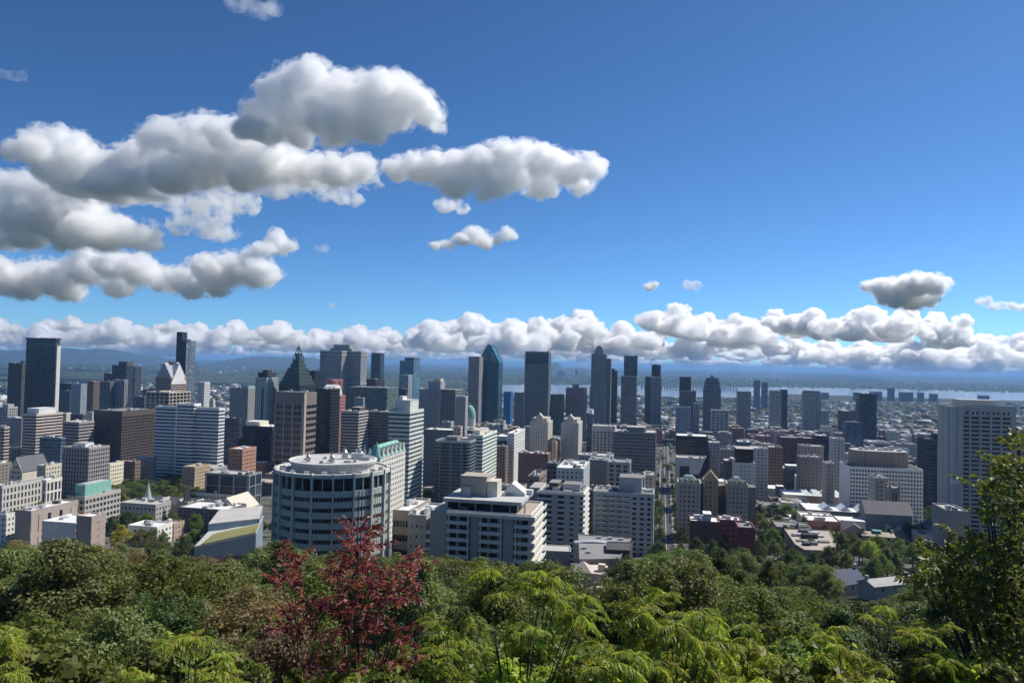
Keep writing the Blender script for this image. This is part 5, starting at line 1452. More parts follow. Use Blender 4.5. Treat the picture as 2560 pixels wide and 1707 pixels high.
# ---- castle-like apartment house
stone = (0.40, 0.345, 0.285)
for k, (xa, xb, tp, sty, lab) in enumerate(((1520, 1732, 395, (0.38, 0.335, 0.29), 'left'), (1756, 1892, 358, (0.40, 0.30, 0.175), 'mid'), (1975, 2165, 410, (0.37, 0.33, 0.29), 'right'))):
    base, poly, h = site('G', xa, xa + 6, xb, tp, 520 + (6 if k == 1 else 0), dep=18)
    if k == 0:
        r = thing('castle_apartments', 'castle-like beige apartment house with three wings and green roofs', 'building', base, -GA)
        REFS.append(('the castle-like apartments', (base.x, base.y), cr('G', 1850, 390)))
        b0 = base.copy()
    d3 = base - b0
    ox, oy, oz = d3.x * RX.x + d3.y * RX.y, d3.x * FW.x + d3.y * FW.y, d3.z
    pp = [(x + ox, y + oy) for x, y in poly]
    z1 = h + oz
    S, f, wm = facade(r, pp, 0, z1, dict(STY['punch_beige'], w=sty, fh=3.1, bay=2.9))
    xa_, xb_, ya_ = pp[0][0], pp[1][0], pp[0][1]
    if k == 1:
        q = MB(); gable(q, xa_, xb_, ya_ - .4, ya_ + 12, z1, z1 + 6, 'y'); q.put('gable', wm, r)
        q = MB(); cone(q, (xa_ + xb_) / 2, ya_ + 20, z1 - 2, z1 + 19, 8, .3, 4); q.put('steep_roof', flatmat('slate', (0.045, 0.04, 0.045), .7, .3, .6), r)
    else:
        put('parapet', ring_simple('parapet', pp, z1, z1 + .8, .4, .7), wallmat((0.5, 0.46, 0.4)), r)
        q = MB(); hip(q, xa_ + 1, xb_ - 1, ya_ + 1, ya_ + 17, z1, z1 + 4.5, 4); q.put('copper_roof', flatmat('dull_copper', (0.22, 0.30, 0.27), .8, .4, .5), r)
        for s in (.1, .36, .62, .88):
            xx = xa_ + s * (xb_ - xa_); q = MB(); q.box(xx - 1, xx + 1, ya_ - .45, ya_ + 2, z1 + .1, z1 + 2.2); gable(q, xx - 1.2, xx + 1.2, ya_ - .5, ya_ + 3, z1 + 2.2, z1 + 3.6, 'y'); q.put('dormer', wm, r)
mass(r, 0, (at(*cr('G', 2160, 400), 540) - b0).x, 20.5, 34, 0, z1 - 3, mat=wallmat((0.15, 0.13, 0.12)), name='rear_wing')

# ---- hall with the sloping green roof among the trees
c0, c1, c2, c3 = at(*cr('E', 1785, 975), 355), at(*cr('E', 2352, 850), 372), at(*cr('E', 2420, 690), 445), at(*cr('E', 2010, 735), 430)
zb = min(ground(p.x, p.y) for p in (c0, c1, c2, c3)) - 1
r = thing('sports_hall', 'low wedge-roofed hall with a grass roof and blue walls left of the round building', 'building', (c0.x, c0.y, zb))
L = lambda p, dz=0: (p.x - c0.x, p.y - c0.y, p.z - zb + dz)
G0 = lambda p: (p.x - c0.x, p.y - c0.y, 0)
bm_ = wallmat((0.16, 0.21, 0.26))
q = MB(); q.hull([G0(c0), G0(c1), G0(c2), G0(c3)], [L(c0, -.8), L(c1, -.8), L(c2, -.8), L(c3, -.8)]); q.put('wall', bm_, r)
q = MB(); q.hull([L(c0, -.78), L(c1, -.78), L(c2, -.78), L(c3, -.78)], [L(c0), L(c1), L(c2), L(c3)]); q.put('roof_slab', wallmat((0.45, 0.45, 0.43)), r)
mixp = lambda a, b, t: a + (b - a) * t
e0, e1 = mixp(c0, c1, .1), mixp(c0, c1, .99)
f0, f1 = mixp(mixp(c0, c3, .35), mixp(c1, c2, .35), .16), mixp(mixp(c0, c3, .45), mixp(c1, c2, .45), .99)
q = MB(); q.hull([L(e0, .02), L(e1, .02), L(f1, .02), L(f0, .02)], [L(e0, .3), L(e1, .3), L(f1, .3), L(f0, .3)]); q.put('grass_roof', flatmat('dry_roof_grass', (0.24, 0.225, 0.085), .95, .8, .25), r)
g0, g1, g2, g3 = mixp(c0, c3, .52), mixp(mixp(c0, c3, .52), mixp(c1, c2, .52), .98), mixp(c3, c2, .98), c3
zu = max(g0.z, g3.z) + 3.6 - zb
LZ = lambda p, z: (p.x - c0.x, p.y - c0.y, z)
q = MB(); q.hull([L(g0, -3), L(g1, -9), L(g2, -9), L(g3, -3)], [LZ(g0, zu), LZ(g1, zu), LZ(g2, zu), LZ(g3, zu)]); q.put('upper_hall', wallmat((0.12, 0.18, 0.27)), r)
q = MB(); q.hull([LZ(g0, zu + .02), LZ(g1, zu + .02), LZ(g2, zu + .02), LZ(g3, zu + .02)], [LZ(g0, zu + .5), LZ(g1, zu + .5), LZ(g2, zu + .5), LZ(g3, zu + .5)]); q.put('upper_roof', ROOF_L, r)

# ---- gothic college roofs with two spires
p = at(*cr('E', 1560, 590), 548)
zb = ground(p.x, p.y) - 1
r = thing('gothic_college', 'grey gothic college with two pointed spires and steep roofs', 'building', (p.x, p.y, zb), -GA)
hh = p.z - zb
st = wallmat((0.36, 0.35, 0.32))
slate = flatmat('slate_grey', (0.12, 0.125, 0.135), .7, .35, .6)
q = MB(); q.box(-28, 55, 4, 18, 0, hh - 1); q.put('wall', st, r)
q = MB(); gable(q, -29, 56, 3, 19, hh - 1, hh + 3.5, 'x'); q.put('roof', slate, r)
for (cx, s) in ((-19, 1.0), (13, 1.05)):
    q = MB(); q.box(cx - 3, cx + 3, -2, 4.5, 0, hh + 3); t_ = q.put('tower', st, r)
    q = MB(); cone(q, cx, 1.2, hh + 3, hh + 15 * s, 3.4 if s > 1 else 2.6, .1, 4 if s > 1 else 8); q.put('spire', slate if s > 1 else wallmat((0.42, 0.46, 0.44)), r)
for k in range(5):
    xx = -10 + 14 * k; q = MB(); gable(q, xx, xx + 5, 1.5, 10, hh - .5, hh + 4, 'y'); q.put('gable', st, r)
q = MB(); gable(q, 40, 60, -8, 20, hh, hh + 9, 'y'); q.put('gable', wallmat((0.6, 0.56, 0.47)), r)
q = MB(); q.box(40.4, 59.6, -7.6, 19, 0, hh); q.put('gabled_wing', st, r)

# ---- gabled house at the left
p = at(*cr('E', 150, 155), 690)
zb = ground(p.x, p.y) - 1
r = thing('gabled_hall', 'cream steep-gabled hall near the left edge', 'building', (p.x, p.y, zb), -GA)
hh = p.z - zb
q = MB(); q.box(-7, 7, 0, 30, 0, hh - 13); q.put('wall', wallmat((0.62, 0.55, 0.42)), r)
q = MB(); gable(q, -7, 7, -.05, .6, hh - 13, hh - .6, 'y'); q.put('gable', wallmat((0.62, 0.55, 0.42)), r)
q = MB(); gable(q, -7.6, 7.6, .7, 30.4, hh - 13.3, hh, 'y'); q.put('roof', slate, r)
for (x, z) in ((-3, 14), (0, 14), (3, 14), (-1.6, 9), (1.6, 9), (-3, 18), (3, 18)):
    mass(r, x - .6, x + .6, -.3, .2, hh - z - 1, hh - z + 1, mat=G_BLACK, name='window')

# ---- museum roofs at the right
museum = thing('museum', 'long museum with white roofs and glazed skylights right of the castle-like apartments', 'building', at(*cr('H', 350, 640), 600), -GA)
mb = museum.location.copy()
zb = ground(mb.x, mb.y) - 2
museum.location.z = zb
def mus(xa, xb, tp, d, dep, mat, nm, roof=None):
    a = at(*cr('H', xa, tp), d); b = at(*cr('H', xb, tp), d)
    ax, ay = (a.x - mb.x) * RX.x + (a.y - mb.y) * RX.y, (a.x - mb.x) * FW.x + (a.y - mb.y) * FW.y
    ln = reach(a, RX, cr('H', xb, tp)[0])
    mass(museum, ax, ax + ln, ay, ay + dep, -8, a.z - zb, mat=mat, name=nm)
    mass(museum, ax + .3, ax + ln - .3, ay + .3, ay + dep - .3, a.z - zb, a.z - zb + .35, mat=roof or ROOF_W, name='roof')
    return ax, ay, ln, a.z - zb + .4
pale_m = wallmat((0.62, 0.63, 0.60))
mus(275, 535, 345, 800, 24, wallmat((0.52, 0.62, 0.60)), 'glazed_hall')
ax, ay, ln, zz = mus(150, 730, 500, 690, 30, wallmat((0.33, 0.22, 0.19)), 'brick_wing')
for k in range(4):
    q = MB(); q.hull([(ax + 16 + k * 9, ay + 4, zz), (ax + 23 + k * 9, ay + 4, zz), (ax + 23 + k * 9, ay + 20, zz), (ax + 16 + k * 9, ay + 20, zz)], [(ax + 17 + k * 9, ay + 6, zz + .8), (ax + 22 + k * 9, ay + 6, zz + .8), (ax + 22 + k * 9, ay + 19, zz + 3), (ax + 17 + k * 9, ay + 19, zz + 3)]); q.put('skylight', flatmat('frosted_glass', (0.66, 0.72, 0.72), .25, .15, .3), museum)
mus(150, 350, 500, 672, 14, wallmat((0.50, 0.50, 0.44)), 'front_wing')
mus(-60, 160, 440, 760, 22, wallmat((0.45, 0.47, 0.44)), 'rear_wing')
mus(80, 150, 425, 745, 10, wallmat(DARKGREY), 'dark_lift_shaft')
ax, ay, ln, zz = mus(350, 830, 640, 590, 30, wallmat((0.20, 0.19, 0.19)), 'lower_wing')
for k in range(3):
    q = MB(); gable(q, ax + 12 + k * 13, ax + 21 + k * 13, ay + 3, ay + 20, zz, zz + 3.5, 'y'); q.put('skylight', flatmat('frosted_glass', (0.66, 0.72, 0.72), .25, .15, .3), museum)
mus(590, 900, 735, 535, 16, pale_m, 'white_terrace')

# ---- church with a square tower at the right
base, poly, h = site('H', 1105, 1112, 1216, 435, 560, dep=12)
r = thing('stone_church', 'stone church with a square tower in front of the broad white block', 'church', base, -GA)
W = poly[1][0]
q = MB(); q.box(0, W, 0, 10, 0, h); t_ = q.put('tower', wallmat((0.24, 0.225, 0.21)), r)
for s in (.28, .56):
    mass(r, W * s, W * s + W * .14, -.15, .2, h - 13, h - 3.5, mat=G_BLACK, name='belfry_opening')
for a in (0, 1):
    for b in (0, 1):
        mass(r, a * (W - 1.4) - .15, a * (W - 1.4) + 1.55, b * 8.6 - .15, b * 8.6 + 1.55, h, h + 1.8, mat=wallmat((0.27, 0.25, 0.23)), name='pinnacle')
nz = at(*cr('H', 1060, 570), 545).z - base.z
q = MB(); q.box(-22, 8, -26, -8, 0, nz - 7); q.put('nave', wallmat((0.24, 0.225, 0.21)), r)
q = MB(); gable(q, -23, 9, -27, -7, nz - 7, nz + 1, 'x'); q.put('roof', flatmat('grey_slate', (0.22, 0.21, 0.21), .7, .25, .6), r)

# ---- houses among the trees, near right
def house(crop, xa, xb, ridge, d, wallc, roofm, label, wdt, dpt_, wh, rh, along, ang=GA, chim=1):
    p = at(*cr(crop, (xa + xb) / 2, ridge), d)
    zb = p.z - wh - rh
    r = thing('house', label, 'house', (p.x, p.y, min(zb, ground(p.x, p.y) - .5)), -ang)
    z0 = zb - r.location.z
    wm = wallmat(wallc)
    q = MB(); q.box(-wdt / 2, wdt / 2, -dpt_ / 2, dpt_ / 2, 0, z0 + wh); q.put('wall', wm, r)
    q = MB()
    if along == 'y':
        gable(q, -wdt / 2 + .02, wdt / 2 - .02, -dpt_ / 2 + .02, dpt_ / 2 - .02, z0 + wh, z0 + wh + rh - .5, 'y'); q.put('gable', wm, r)
        for s in (-1, 1):
            q = MB(); q.hull([(s * (wdt / 2 + .5), -dpt_ / 2 - .5, z0 + wh - .35), (0, -dpt_ / 2 - .5, z0 + wh + rh - .3), (0, -dpt_ / 2 - .5, z0 + wh + rh), (s * (wdt / 2 + .5), -dpt_ / 2 - .5, z0 + wh)][::s],
                             [(s * (wdt / 2 + .5), dpt_ / 2 + .5, z0 + wh - .35), (0, dpt_ / 2 + .5, z0 + wh + rh - .3), (0, dpt_ / 2 + .5, z0 + wh + rh), (s * (wdt / 2 + .5), dpt_ / 2 + .5, z0 + wh)][::s]); q.put('roof', roofm, r)
    else:
        gable(q, -wdt / 2 + .02, wdt / 2 - .02, -dpt_ / 2 + .02, dpt_ / 2 - .02, z0 + wh, z0 + wh + rh - .5, 'x'); q.put('gable', wm, r)
        for s in (-1, 1):
            q = MB(); q.hull([(-wdt / 2 - .5, s * (dpt_ / 2 + .5), z0 + wh - .35), (-wdt / 2 - .5, 0, z0 + wh + rh - .3), (-wdt / 2 - .5, 0, z0 + wh + rh), (-wdt / 2 - .5, s * (dpt_ / 2 + .5), z0 + wh)][::-s],
                             [(wdt / 2 + .5, s * (dpt_ / 2 + .5), z0 + wh - .35), (wdt / 2 + .5, 0, z0 + wh + rh - .3), (wdt / 2 + .5, 0, z0 + wh + rh), (wdt / 2 + .5, s * (dpt_ / 2 + .5), z0 + wh)][::-s]); q.put('roof', roofm, r)
    for k in range(3):
        x = (-.3 + .3 * k) * wdt
        q = MB(); q.box(x - .55, x + .55, -dpt_ / 2 - .06, -dpt_ / 2 + .1, z0 + wh - 2.4, z0 + wh - .8); w_o = q.put('window', G_BLACK, r)
        q = MB(); q.box(x - .7, x + .7, -dpt_ / 2 - .12, -dpt_ / 2 + .05, z0 + wh - 2.55, z0 + wh - 2.42); q.put('sill', wallmat(PALE), w_o)
    for k in range(chim):
        x = wdt * (-.48 + .96 * k)
        q = MB(); q.box(x - .5, x + .5, -.6, .6, z0 + wh, z0 + wh + rh + 1.6); q.put('chimney', wallmat((0.5, 0.48, 0.45)), r)
    return r
blue_r = flatmat('blue_slate', (0.03, 0.05, 0.11), .6, .25, .8)
r = house('H', 590, 800, 1185, 340, (0.36, 0.37, 0.37), blue_r, 'grey house with a dark blue pitched roof among the trees', 16, 10, 6.5, 5.2, 'x', R(-28), 2)
r = house('H', 900, 1300, 1255, 325, (0.42, 0.43, 0.43), ROOF_L, 'long low white-grey house right of the blue-roofed house', 24, 9, 6, 2, 'x', R(-20), 1)
r = house('H', 1110, 1290, 805, 500, (0.22, 0.21, 0.21), flatmat('glass_roof', (0.05, 0.06, 0.075), .3, .3, .5), 'house with a steep dark glazed roof beside the green terrace', 15, 12, 6, 7, 'y', R(25), 1)
r = house('H', 720, 850, 760, 520, (0.30, 0.27, 0.25), flatmat('brown_shingle', (0.14, 0.11, 0.1), .8, .4, .8), 'brown-shingled house between the museum and the tan-roofed building', 14, 10, 6, 5, 'y', R(20), 1)
r = house('H', 900, 1090, 840, 480, (0.34, 0.31, 0.29), ROOF_T, 'terraced house with a green roof deck among the trees', 19, 14, 8, 1.5, 'x', R(15), 2)
q = MB(); q.box(-2.5, 3, -3, 2, 0, .3); x = q.put('green_deck', flatmat('green_deck', (0.12, 0.36, 0.28), .8, .2, 1), r, (0, 0, r.dimensions.z if r.type == 'MESH' else ground(r.location.x, r.location.y) * 0 + max(c.location.z + max(v[2] for v in c.bound_box) for c in r.children) - .9))
r = house('H', 1360, 1560, 740, 520, (0.20, 0.22, 0.26), flatmat('navy_slate', (0.05, 0.06, 0.10), .5, .3, .8), 'navy-roofed house left of the windowless grey block', 14, 10, 6, 4, 'y', R(35), 1)
r = house('G', 2085, 2120, 1180, 345, (0.50, 0.48, 0.44), slate, 'small pale house showing only its curved gable between two dark trees', 8, 9, 6, 4, 'y', GA, 1)

# ---- low roofs just beyond the sumac in the middle
def flat_low(crop, pts, d, label, wallc, roofm, name='low_building', drop=14):
    """a low building whose roof outline is given in picture points with their depths"""
    P = [at(*cr(crop, x, y), dd) for x, y, dd in pts]
    zt = max(p.z for p in P)
    c = P[0]
    zb = min(ground(p.x, p.y) for p in P) - 1
    r = thing(name, label, 'building', (c.x, c.y, zb))
    loop = [(p.x - c.x, p.y - c.y) for p in P]
    q = MB(); q.prism(loop, 0, zt - zb); q.put('wall', wallmat(wallc), r)
    put('parapet', ring_simple('parapet', loop, zt - zb - .1, zt - zb + .5, .15, .45), wallmat(tuple(min(.7, c_ * 1.5) for c_ in wallc)), r)
    q = MB(); q.prism(offset(loop, -.3), zt - zb, zt - zb + .12, (False, True)); q.put('roof', roofm, r)
    return r, loop, zt - zb
def on_plane(crop, x, y, z):
    d = ray(*cr(crop, x, y)); t = (z - CAM_Z) / d.z
    return d.y * t
zr = 100.0
pts = [(620, 1100), (985, 1095), (1095, 905), (612, 868)]
r, loop, zz = flat_low('G', [(x, y, on_plane('G', x, y, zr)) for x, y in pts], 0, 'low grey flat-roofed school with a white curved canopy beyond the sumac', (0.13, 0.12, 0.12), ROOF_G)
c_ = at(*cr('G', 740, 950), on_plane('G', 740, 950, zr))
ox, oy = c_.x - r.location.x, c_.y - r.location.y
q = MB(); n = 12
L0 = [(ox - 9 + 18 * k / n, oy, zz + .15 + .9 * math.sin(math.pi * k / n)) for k in range(n + 1)]
q.hull(L0, [(a, oy + 5, c) for a, b, c in L0]); q.put('curved_canopy', METAL, r)
for (x, y) in ((800, 905), (900, 910), (700, 1040), (1000, 920), (660, 1000)):
    c_ = at(*cr('G', x, y), on_plane('G', x, y, zr)); ox, oy = c_.x - r.location.x, c_.y - r.location.y
    q = MB(); q.box(ox - 1.1, ox + 1.1, oy - .8, oy + .8, zz + .1, zz + 1.2); q.put('rooftop_unit', METAL, r)
zt_ = 94.0
pts = [(335, 1012), (608, 1022), (622, 955), (560, 835), (150, 818), (250, 960)]
r, loop, zz = flat_low('H', [(x, y, on_plane('H', x, y, zt_)) for x, y in pts], 0, 'low tan-roofed building with dark skylights among the trees', (0.22, 0.18, 0.16), ROOF_T)
REFS.append(('the low tan-roofed building', (r.location.x, r.location.y), cr('H', 380, 850)))
for (x, y, s_, hh_) in ((270, 880, 4, 1.6), (340, 850, 5, 2), (420, 870, 4, 1.8), (380, 900, 6, 2.4), (470, 890, 3, 1.2), (350, 965, 2.4, 1.5), (420, 960, 2.4, 1.5), (510, 940, 4, .8), (545, 1000, 1.5, 1.2), (300, 930, 3, .8)):
    c_ = at(*cr('H', x, y), on_plane('H', x, y, zt_)); ox, oy = c_.x - r.location.x, c_.y - r.location.y
    q = MB(); q.box(ox - s_ * .7, ox + s_ * .7, oy - 1.8, oy + 1.8, zz + .1, zz + hh_); q.put('rooftop_unit', RNG.choice([wallmat(DARKGREY), METAL, wallmat(BLACK)]), r)
pts = [(870, 1010), (1080, 1020), (1110, 945), (870, 940)]
flat_low('G', [(x, y, on_plane('G', x, y, 101.5)) for x, y in pts], 0, 'dark low block on the edge of the grey flat-roofed school', (0.04, 0.035, 0.035), ROOF_D)
pts = [(285, 1020), (540, 1030), (530, 975), (285, 965)]
flat_low('G', [(x, y, on_plane('G', x, y, 100.5)) for x, y in pts], 0, 'low pale-roofed annexe left of the grey flat-roofed school', (0.30, 0.29, 0.28), ROOF_L)
p = at(*cr('G', 665, 1115), 338)
r = thing('domed_house', 'beige stone mansion with a pyramid roof and a chimney behind the sumac', 'house', (p.x, p.y, ground(p.x, p.y) - 1), R(-15))
hh = p.z - r.location.z
q = MB(); q.box(-5, 9, -3, 12, 0, hh - 4); q.put('wall', wallmat((0.60, 0.53, 0.45)), r)
q = MB(); q.hull([(-5.5, -3.5, hh - 4), (4, -3.5, hh - 4), (4, 6, hh - 4), (-5.5, 6, hh - 4)], [(-.8, 1.2, hh), (-.7, 1.2, hh), (-.7, 1.3, hh), (-.8, 1.3, hh)]); q.put('pyramid_roof', flatmat('pale_roof_tile', (0.55, 0.48, 0.42), .8, .3, .8), r)
q = MB(); q.box(6, 9, 1, 4, 0, hh - 1); q.put('chimney', wallmat((0.62, 0.55, 0.48)), r)
q = MB(); q.box(4, 14, -9, -3.2, 0, hh - 9); q.put('porch', wallmat((0.58, 0.53, 0.47)), r)
q = MB(); q.box(4.5, 13.5, -8.5, -3.7, hh - 9, hh - 8.6); q.put('porch_roof', ROOF_T, r)

# ---- long bridge over the river
bp = [at(*cr('C', x, y), 6000) for x, y in ((1180, 522), (1400, 536), (1650, 549), (1900, 563), (2075, 572))]
a, b = bp[0], bp[-1]
r = thing('river_bridge', 'long low bridge on many piers crossing the river', 'bridge', (a.x, a.y, 4))
nP = 34
zd = (a.z + b.z) / 2 - 4
q = MB(); q.hull([(0, -7, zd), (0, 7, zd), (0, 7, zd + 5), (0, -7, zd + 5)], [(b.x - a.x, b.y - a.y - 7, zd), (b.x - a.x, b.y - a.y + 7, zd), (b.x - a.x, b.y - a.y + 7, zd + 5), (b.x - a.x, b.y - a.y - 7, zd + 5)]); q.put('deck', wallmat((0.25, 0.25, 0.25)), r)
pm = MB(); pm.prism([(-4, -6), (4, -6), (4, 6), (-4, 6)], 0, zd - .05); pm = pm.mesh('pier'); pm.materials.append(wallmat((0.22, 0.22, 0.22)))
for k in range(nP):
    t = (k + .5) / nP
    put('pier', pm, None, r, ((b.x - a.x) * t, (b.y - a.y) * t, 0))
# ---------------------------------------------------------------- foliage
VR = np.random.default_rng(77)
PY = random.Random(5)

def unit(v):
    return v / np.maximum(np.linalg.norm(v, axis=-1, keepdims=True), 1e-9)

def kites(c, nrm, size, asp=.55, rng=VR, along=None, fold=0.0):
    """one leaf per centre: four corners (stalk, side, tip, side), lying across nrm; along = direction of the tip"""
    n = len(c)
    if along is None:
        along = rng.normal(size=(n, 3))
    t = unit(along - nrm * np.sum(along * nrm, 1, keepdims=True))
    s = np.cross(nrm, t)
    size = np.broadcast_to(np.asarray(size, float), (n,))[:, None]
    a = c - t * size * .5
    b = c + t * size * .5
    l = c + s * size * asp * .5 - t * size * .08 + nrm * size * fold
    r = c - s * size * asp * .5 - t * size * .08 + nrm * size * fold
    V = np.stack([a, l, b, r], 1).reshape(-1, 3)
    F = np.arange(4 * n).reshape(n, 4)
    return V, F

def crown_leaves(rng, rad, hgt, z0, lobes=46, per=200, leaf=.34, droop=0.0, top=1.0, squash=.75):
    """leaves gathered in clumps; the clumps stand round the crown's outside, leaving gaps between them"""
    C, N = [], []
    for i in range(lobes):
        u = rng.uniform(-.55, 1.0)
        a = rng.uniform(0, 2 * math.pi)
        q = math.sqrt(max(0, 1 - u * u))
        rr = rng.uniform(.42, 1.0)
        taper = 1.0 if u < 0 else (1 - u) ** .25 * top + (1 - top) * (1 - u)
        c = np.array([math.cos(a) * q * rad * rr * (taper if u > 0 else 1), math.sin(a) * q * rad * rr * (taper if u > 0 else 1), z0 + hgt * (.42 + .5 * u * rr)])
        lr = rad * rng.uniform(.12, .30)
        m = int(per * rng.uniform(.7, 1.3))
        d = unit(rng.normal(size=(m, 3)) + np.array([0, 0, .35]))
        sh = rng.uniform(.55, 1.08, size=(m, 1))
        C.append(c + d * sh * lr * np.array([1, 1, squash]))
        N.append(unit(d + rng.normal(size=(m, 3)) * .7 + np.array([0, 0, .3])))
    C, N = np.concatenate(C), np.concatenate(N)
    al = rng.normal(size=C.shape) + np.array([0, 0, -droop])
    return kites(C, N, leaf * rng.uniform(.7, 1.3, len(C)), .62, rng, al)

def limb_mesh(rng, h, z_crown, rad, girth, n=9):
    m = MB()
    m.tube([(0, 0, -1.0), (rng.uniform(-.1, .1) * rad * .3, 0, h * .25), (rng.uniform(-.2, .2), rng.uniform(-.2, .2), h * .5), (rng.uniform(-.4, .4), rng.uniform(-.4, .4), h * .86)], [girth * 1.25, girth, girth * .7, girth * .15], 7)
    for k in range(n):
        a = 2 * math.pi * k / n + rng.uniform(-.3, .3)
        z = z_crown + (h - z_crown) * rng.uniform(.0, .55)
        L = rad * rng.uniform(.55, .85)
        m.tube([(0, 0, z), (math.cos(a) * L * .5, math.sin(a) * L * .5, z + L * .3), (math.cos(a) * L, math.sin(a) * L, z + L * .75)], [girth * .4, girth * .26, girth * .08], 5)
    return m.mesh('trunk')

BARK = flatmat('bark', (0.075, 0.058, 0.045), .9, .4, 3)
TWIG = flatmat('twig_bark', (0.06, 0.05, 0.04), .85, .4, 5)
LEAF = {
    'dark': leafmat('leaf_dark_green', [(0.057, 0.084, 0.033), (0.095, 0.13, 0.041), (0.144, 0.176, 0.053)], .32),
    'mid': leafmat('leaf_mid_green', [(0.095, 0.13, 0.035), (0.162, 0.199, 0.05), (0.228, 0.253, 0.067)], .35),
    'olive': leafmat('leaf_olive', [(0.133, 0.156, 0.056), (0.196, 0.218, 0.078), (0.265, 0.272, 0.109)], .35),
    'brown': leafmat('leaf_turning_brown', [(0.172, 0.149, 0.078), (0.265, 0.187, 0.109), (0.328, 0.211, 0.133), (0.203, 0.203, 0.086)], .35),
    'lime': leafmat('leaf_lime', [(0.235, 0.296, 0.055), (0.36, 0.423, 0.077), (0.5, 0.531, 0.117)], .45),
    'yellow': leafmat('leaf_yellow', [(0.34, 0.34, 0.035), (0.46, 0.44, 0.05), (0.55, 0.5, 0.08)], .4),
    'sumac': leafmat('leaf_sumac_green', [(0.19, 0.237, 0.039), (0.287, 0.329, 0.053), (0.401, 0.406, 0.073)], .45, .5, .3),
    'sumac_lime': leafmat('leaf_sumac_yellow_green', [(0.242, 0.286, 0.039), (0.33, 0.363, 0.055), (0.418, 0.418, 0.077)], .45, .5, .3),
    'red': leafmat('leaf_red', [(0.09, 0.010, 0.018), (0.15, 0.016, 0.026), (0.22, 0.028, 0.036), (0.27, 0.06, 0.055), (0.30, 0.16, 0.14)], .32, .5, .35),
    'glossy': leafmat('leaf_glossy_green', [(0.068, 0.092, 0.026), (0.115, 0.141, 0.035), (0.199, 0.202, 0.059)], .38, .5, .3),
}
PROTOS = []
for i, (rad, hgt, h, lobes, per, top, sq) in enumerate([(5.0, 10.5, 14.0, 90, 230, 1.0, .75), (4.4, 11.5, 15.0, 86, 230, .8, .8), (5.6, 9.5, 13.0, 100, 220, 1.0, .65), (4.0, 12.0, 15.5, 80, 230, .6, .85), (5.2, 10.0, 13.5, 95, 220, .9, .7), (4.7, 11.0, 14.5, 110, 190, 1.0, .7)]):
    rg = np.random.default_rng(300 + i)
    V, F = crown_leaves(rg, rad, hgt, h - hgt, lobes, per, .25, .2, top, sq)
    V[:, 2] *= h / V[:, 2].max()
    PROTOS.append((mesh_np('crown', V, F), limb_mesh(rg, h, h - hgt, rad, .3), h, rad))
YOUNG = []
for i, (rad, hgt, h, lobes, per, leaf) in enumerate([(2.6, 6.0, 8.0, 60, 330, .15), (2.2, 6.4, 8.0, 52, 330, .17), (3.0, 5.6, 8.0, 70, 320, .14)]):
    rg = np.random.default_rng(400 + i)
    V, F = crown_leaves(rg, rad, hgt, h - hgt, lobes, per, leaf, .4, .85, .8)
    V[:, 2] *= h / V[:, 2].max()
    YOUNG.append((mesh_np('crown', V, F), limb_mesh(rg, h, h - hgt, rad, .11), h, rad))
BUSH = []           # tall shrubs of the steep bank: bare stems below, leaves at the top
for i, (rad, hc, lobes, per, leaf) in enumerate([(1.0, 2.7, 42, 170, .095), (0.85, 3.0, 38, 180, .08), (1.15, 2.5, 46, 170, .11), (0.95, 2.8, 42, 200, .07), (1.05, 2.6, 38, 120, .15), (0.9, 2.9, 34, 120, .17)]):
    rg = np.random.default_rng(500 + i)
    V, F = crown_leaves(rg, rad, hc, 5.4 - hc, lobes, per, leaf, .5, .9, .9)
    V[:, 2] *= 5.4 / V[:, 2].max()
    BUSH.append((mesh_np('crown', V, F), limb_mesh(rg, 5.4, 5.3 - hc, rad, .035), 5.4, rad))

TREES = []          # (root, picture position, colour word) for the labels
WORD = {'dark': 'dark green', 'mid': 'mid-green', 'olive': 'olive green', 'brown': 'brown-tinged', 'lime': 'yellow-green', 'yellow': 'bright yellow', 'glossy': 'glossy green'}
def tree(x, y, h, proto, kind, wid=1.0, name='deciduous_tree', z=None, cat='tree'):
    crown, trunk, ph, pr_ = proto
    z = ground(x, y) if z is None else z
    r = put(name, None, loc=(x, y, z - .2), rz=PY.uniform(0, 6.28))
    s = h / ph
    sx = s * wid * PY.uniform(.9, 1.12)
    r.scale = (sx, sx * PY.uniform(.92, 1.08), s)
    t = put('trunk', trunk, BARK, r)
    c = bpy.data.objects.new('crown', crown)
    if not crown.materials:
        crown.materials.append(LEAF['mid'])
    COL.objects.link(c)
    c.parent = r
    c.material_slots[0].link = 'OBJECT'
    c.material_slots[0].material = LEAF[kind]
    r['category'] = cat
    TREES.append((r, pix((x, y, z + h)), kind, h, y, proto))
    return r
# ---------------------------------------------------------------- streets and the low blocks between the towers
FR = random.Random(23)
st0 = at(1667, 1362, 470)
US = gridxy(st0)[0]
def guv(u, v):
    return RX * u + FW * v
def strip(name, u0, u1, v0, v1, dz, mat, step=12.0):
    """a strip of street following the slope, as one sheet"""
    nv = max(1, int(abs(v1 - v0) / step)); nu = max(1, int(abs(u1 - u0) / step))
    V, F = [], []
    for i in range(nv + 1):
        for j in range(nu + 1):
            p = guv(u0 + (u1 - u0) * j / nu, v0 + (v1 - v0) * i / nv)
            V.append((p.x, p.y, ground(p.x, p.y) + dz))
    for i in range(nv):
        for j in range(nu):
            a = i * (nu + 1) + j
            F.append((a, a + 1, a + nu + 2, a + nu + 1))
    o = put(name, mesh_np(name, np.array(V), np.array(F)), mat)
    return o
ASPH = flatmat('asphalt', (0.062, 0.062, 0.064), .9, .35, .6)
PAVE = flatmat('pavement_concrete', (0.24, 0.235, 0.22), .9, .25, .8)
PAINT = flatmat('road_paint', (0.75, 0.74, 0.70), .7, .2, 1.0)
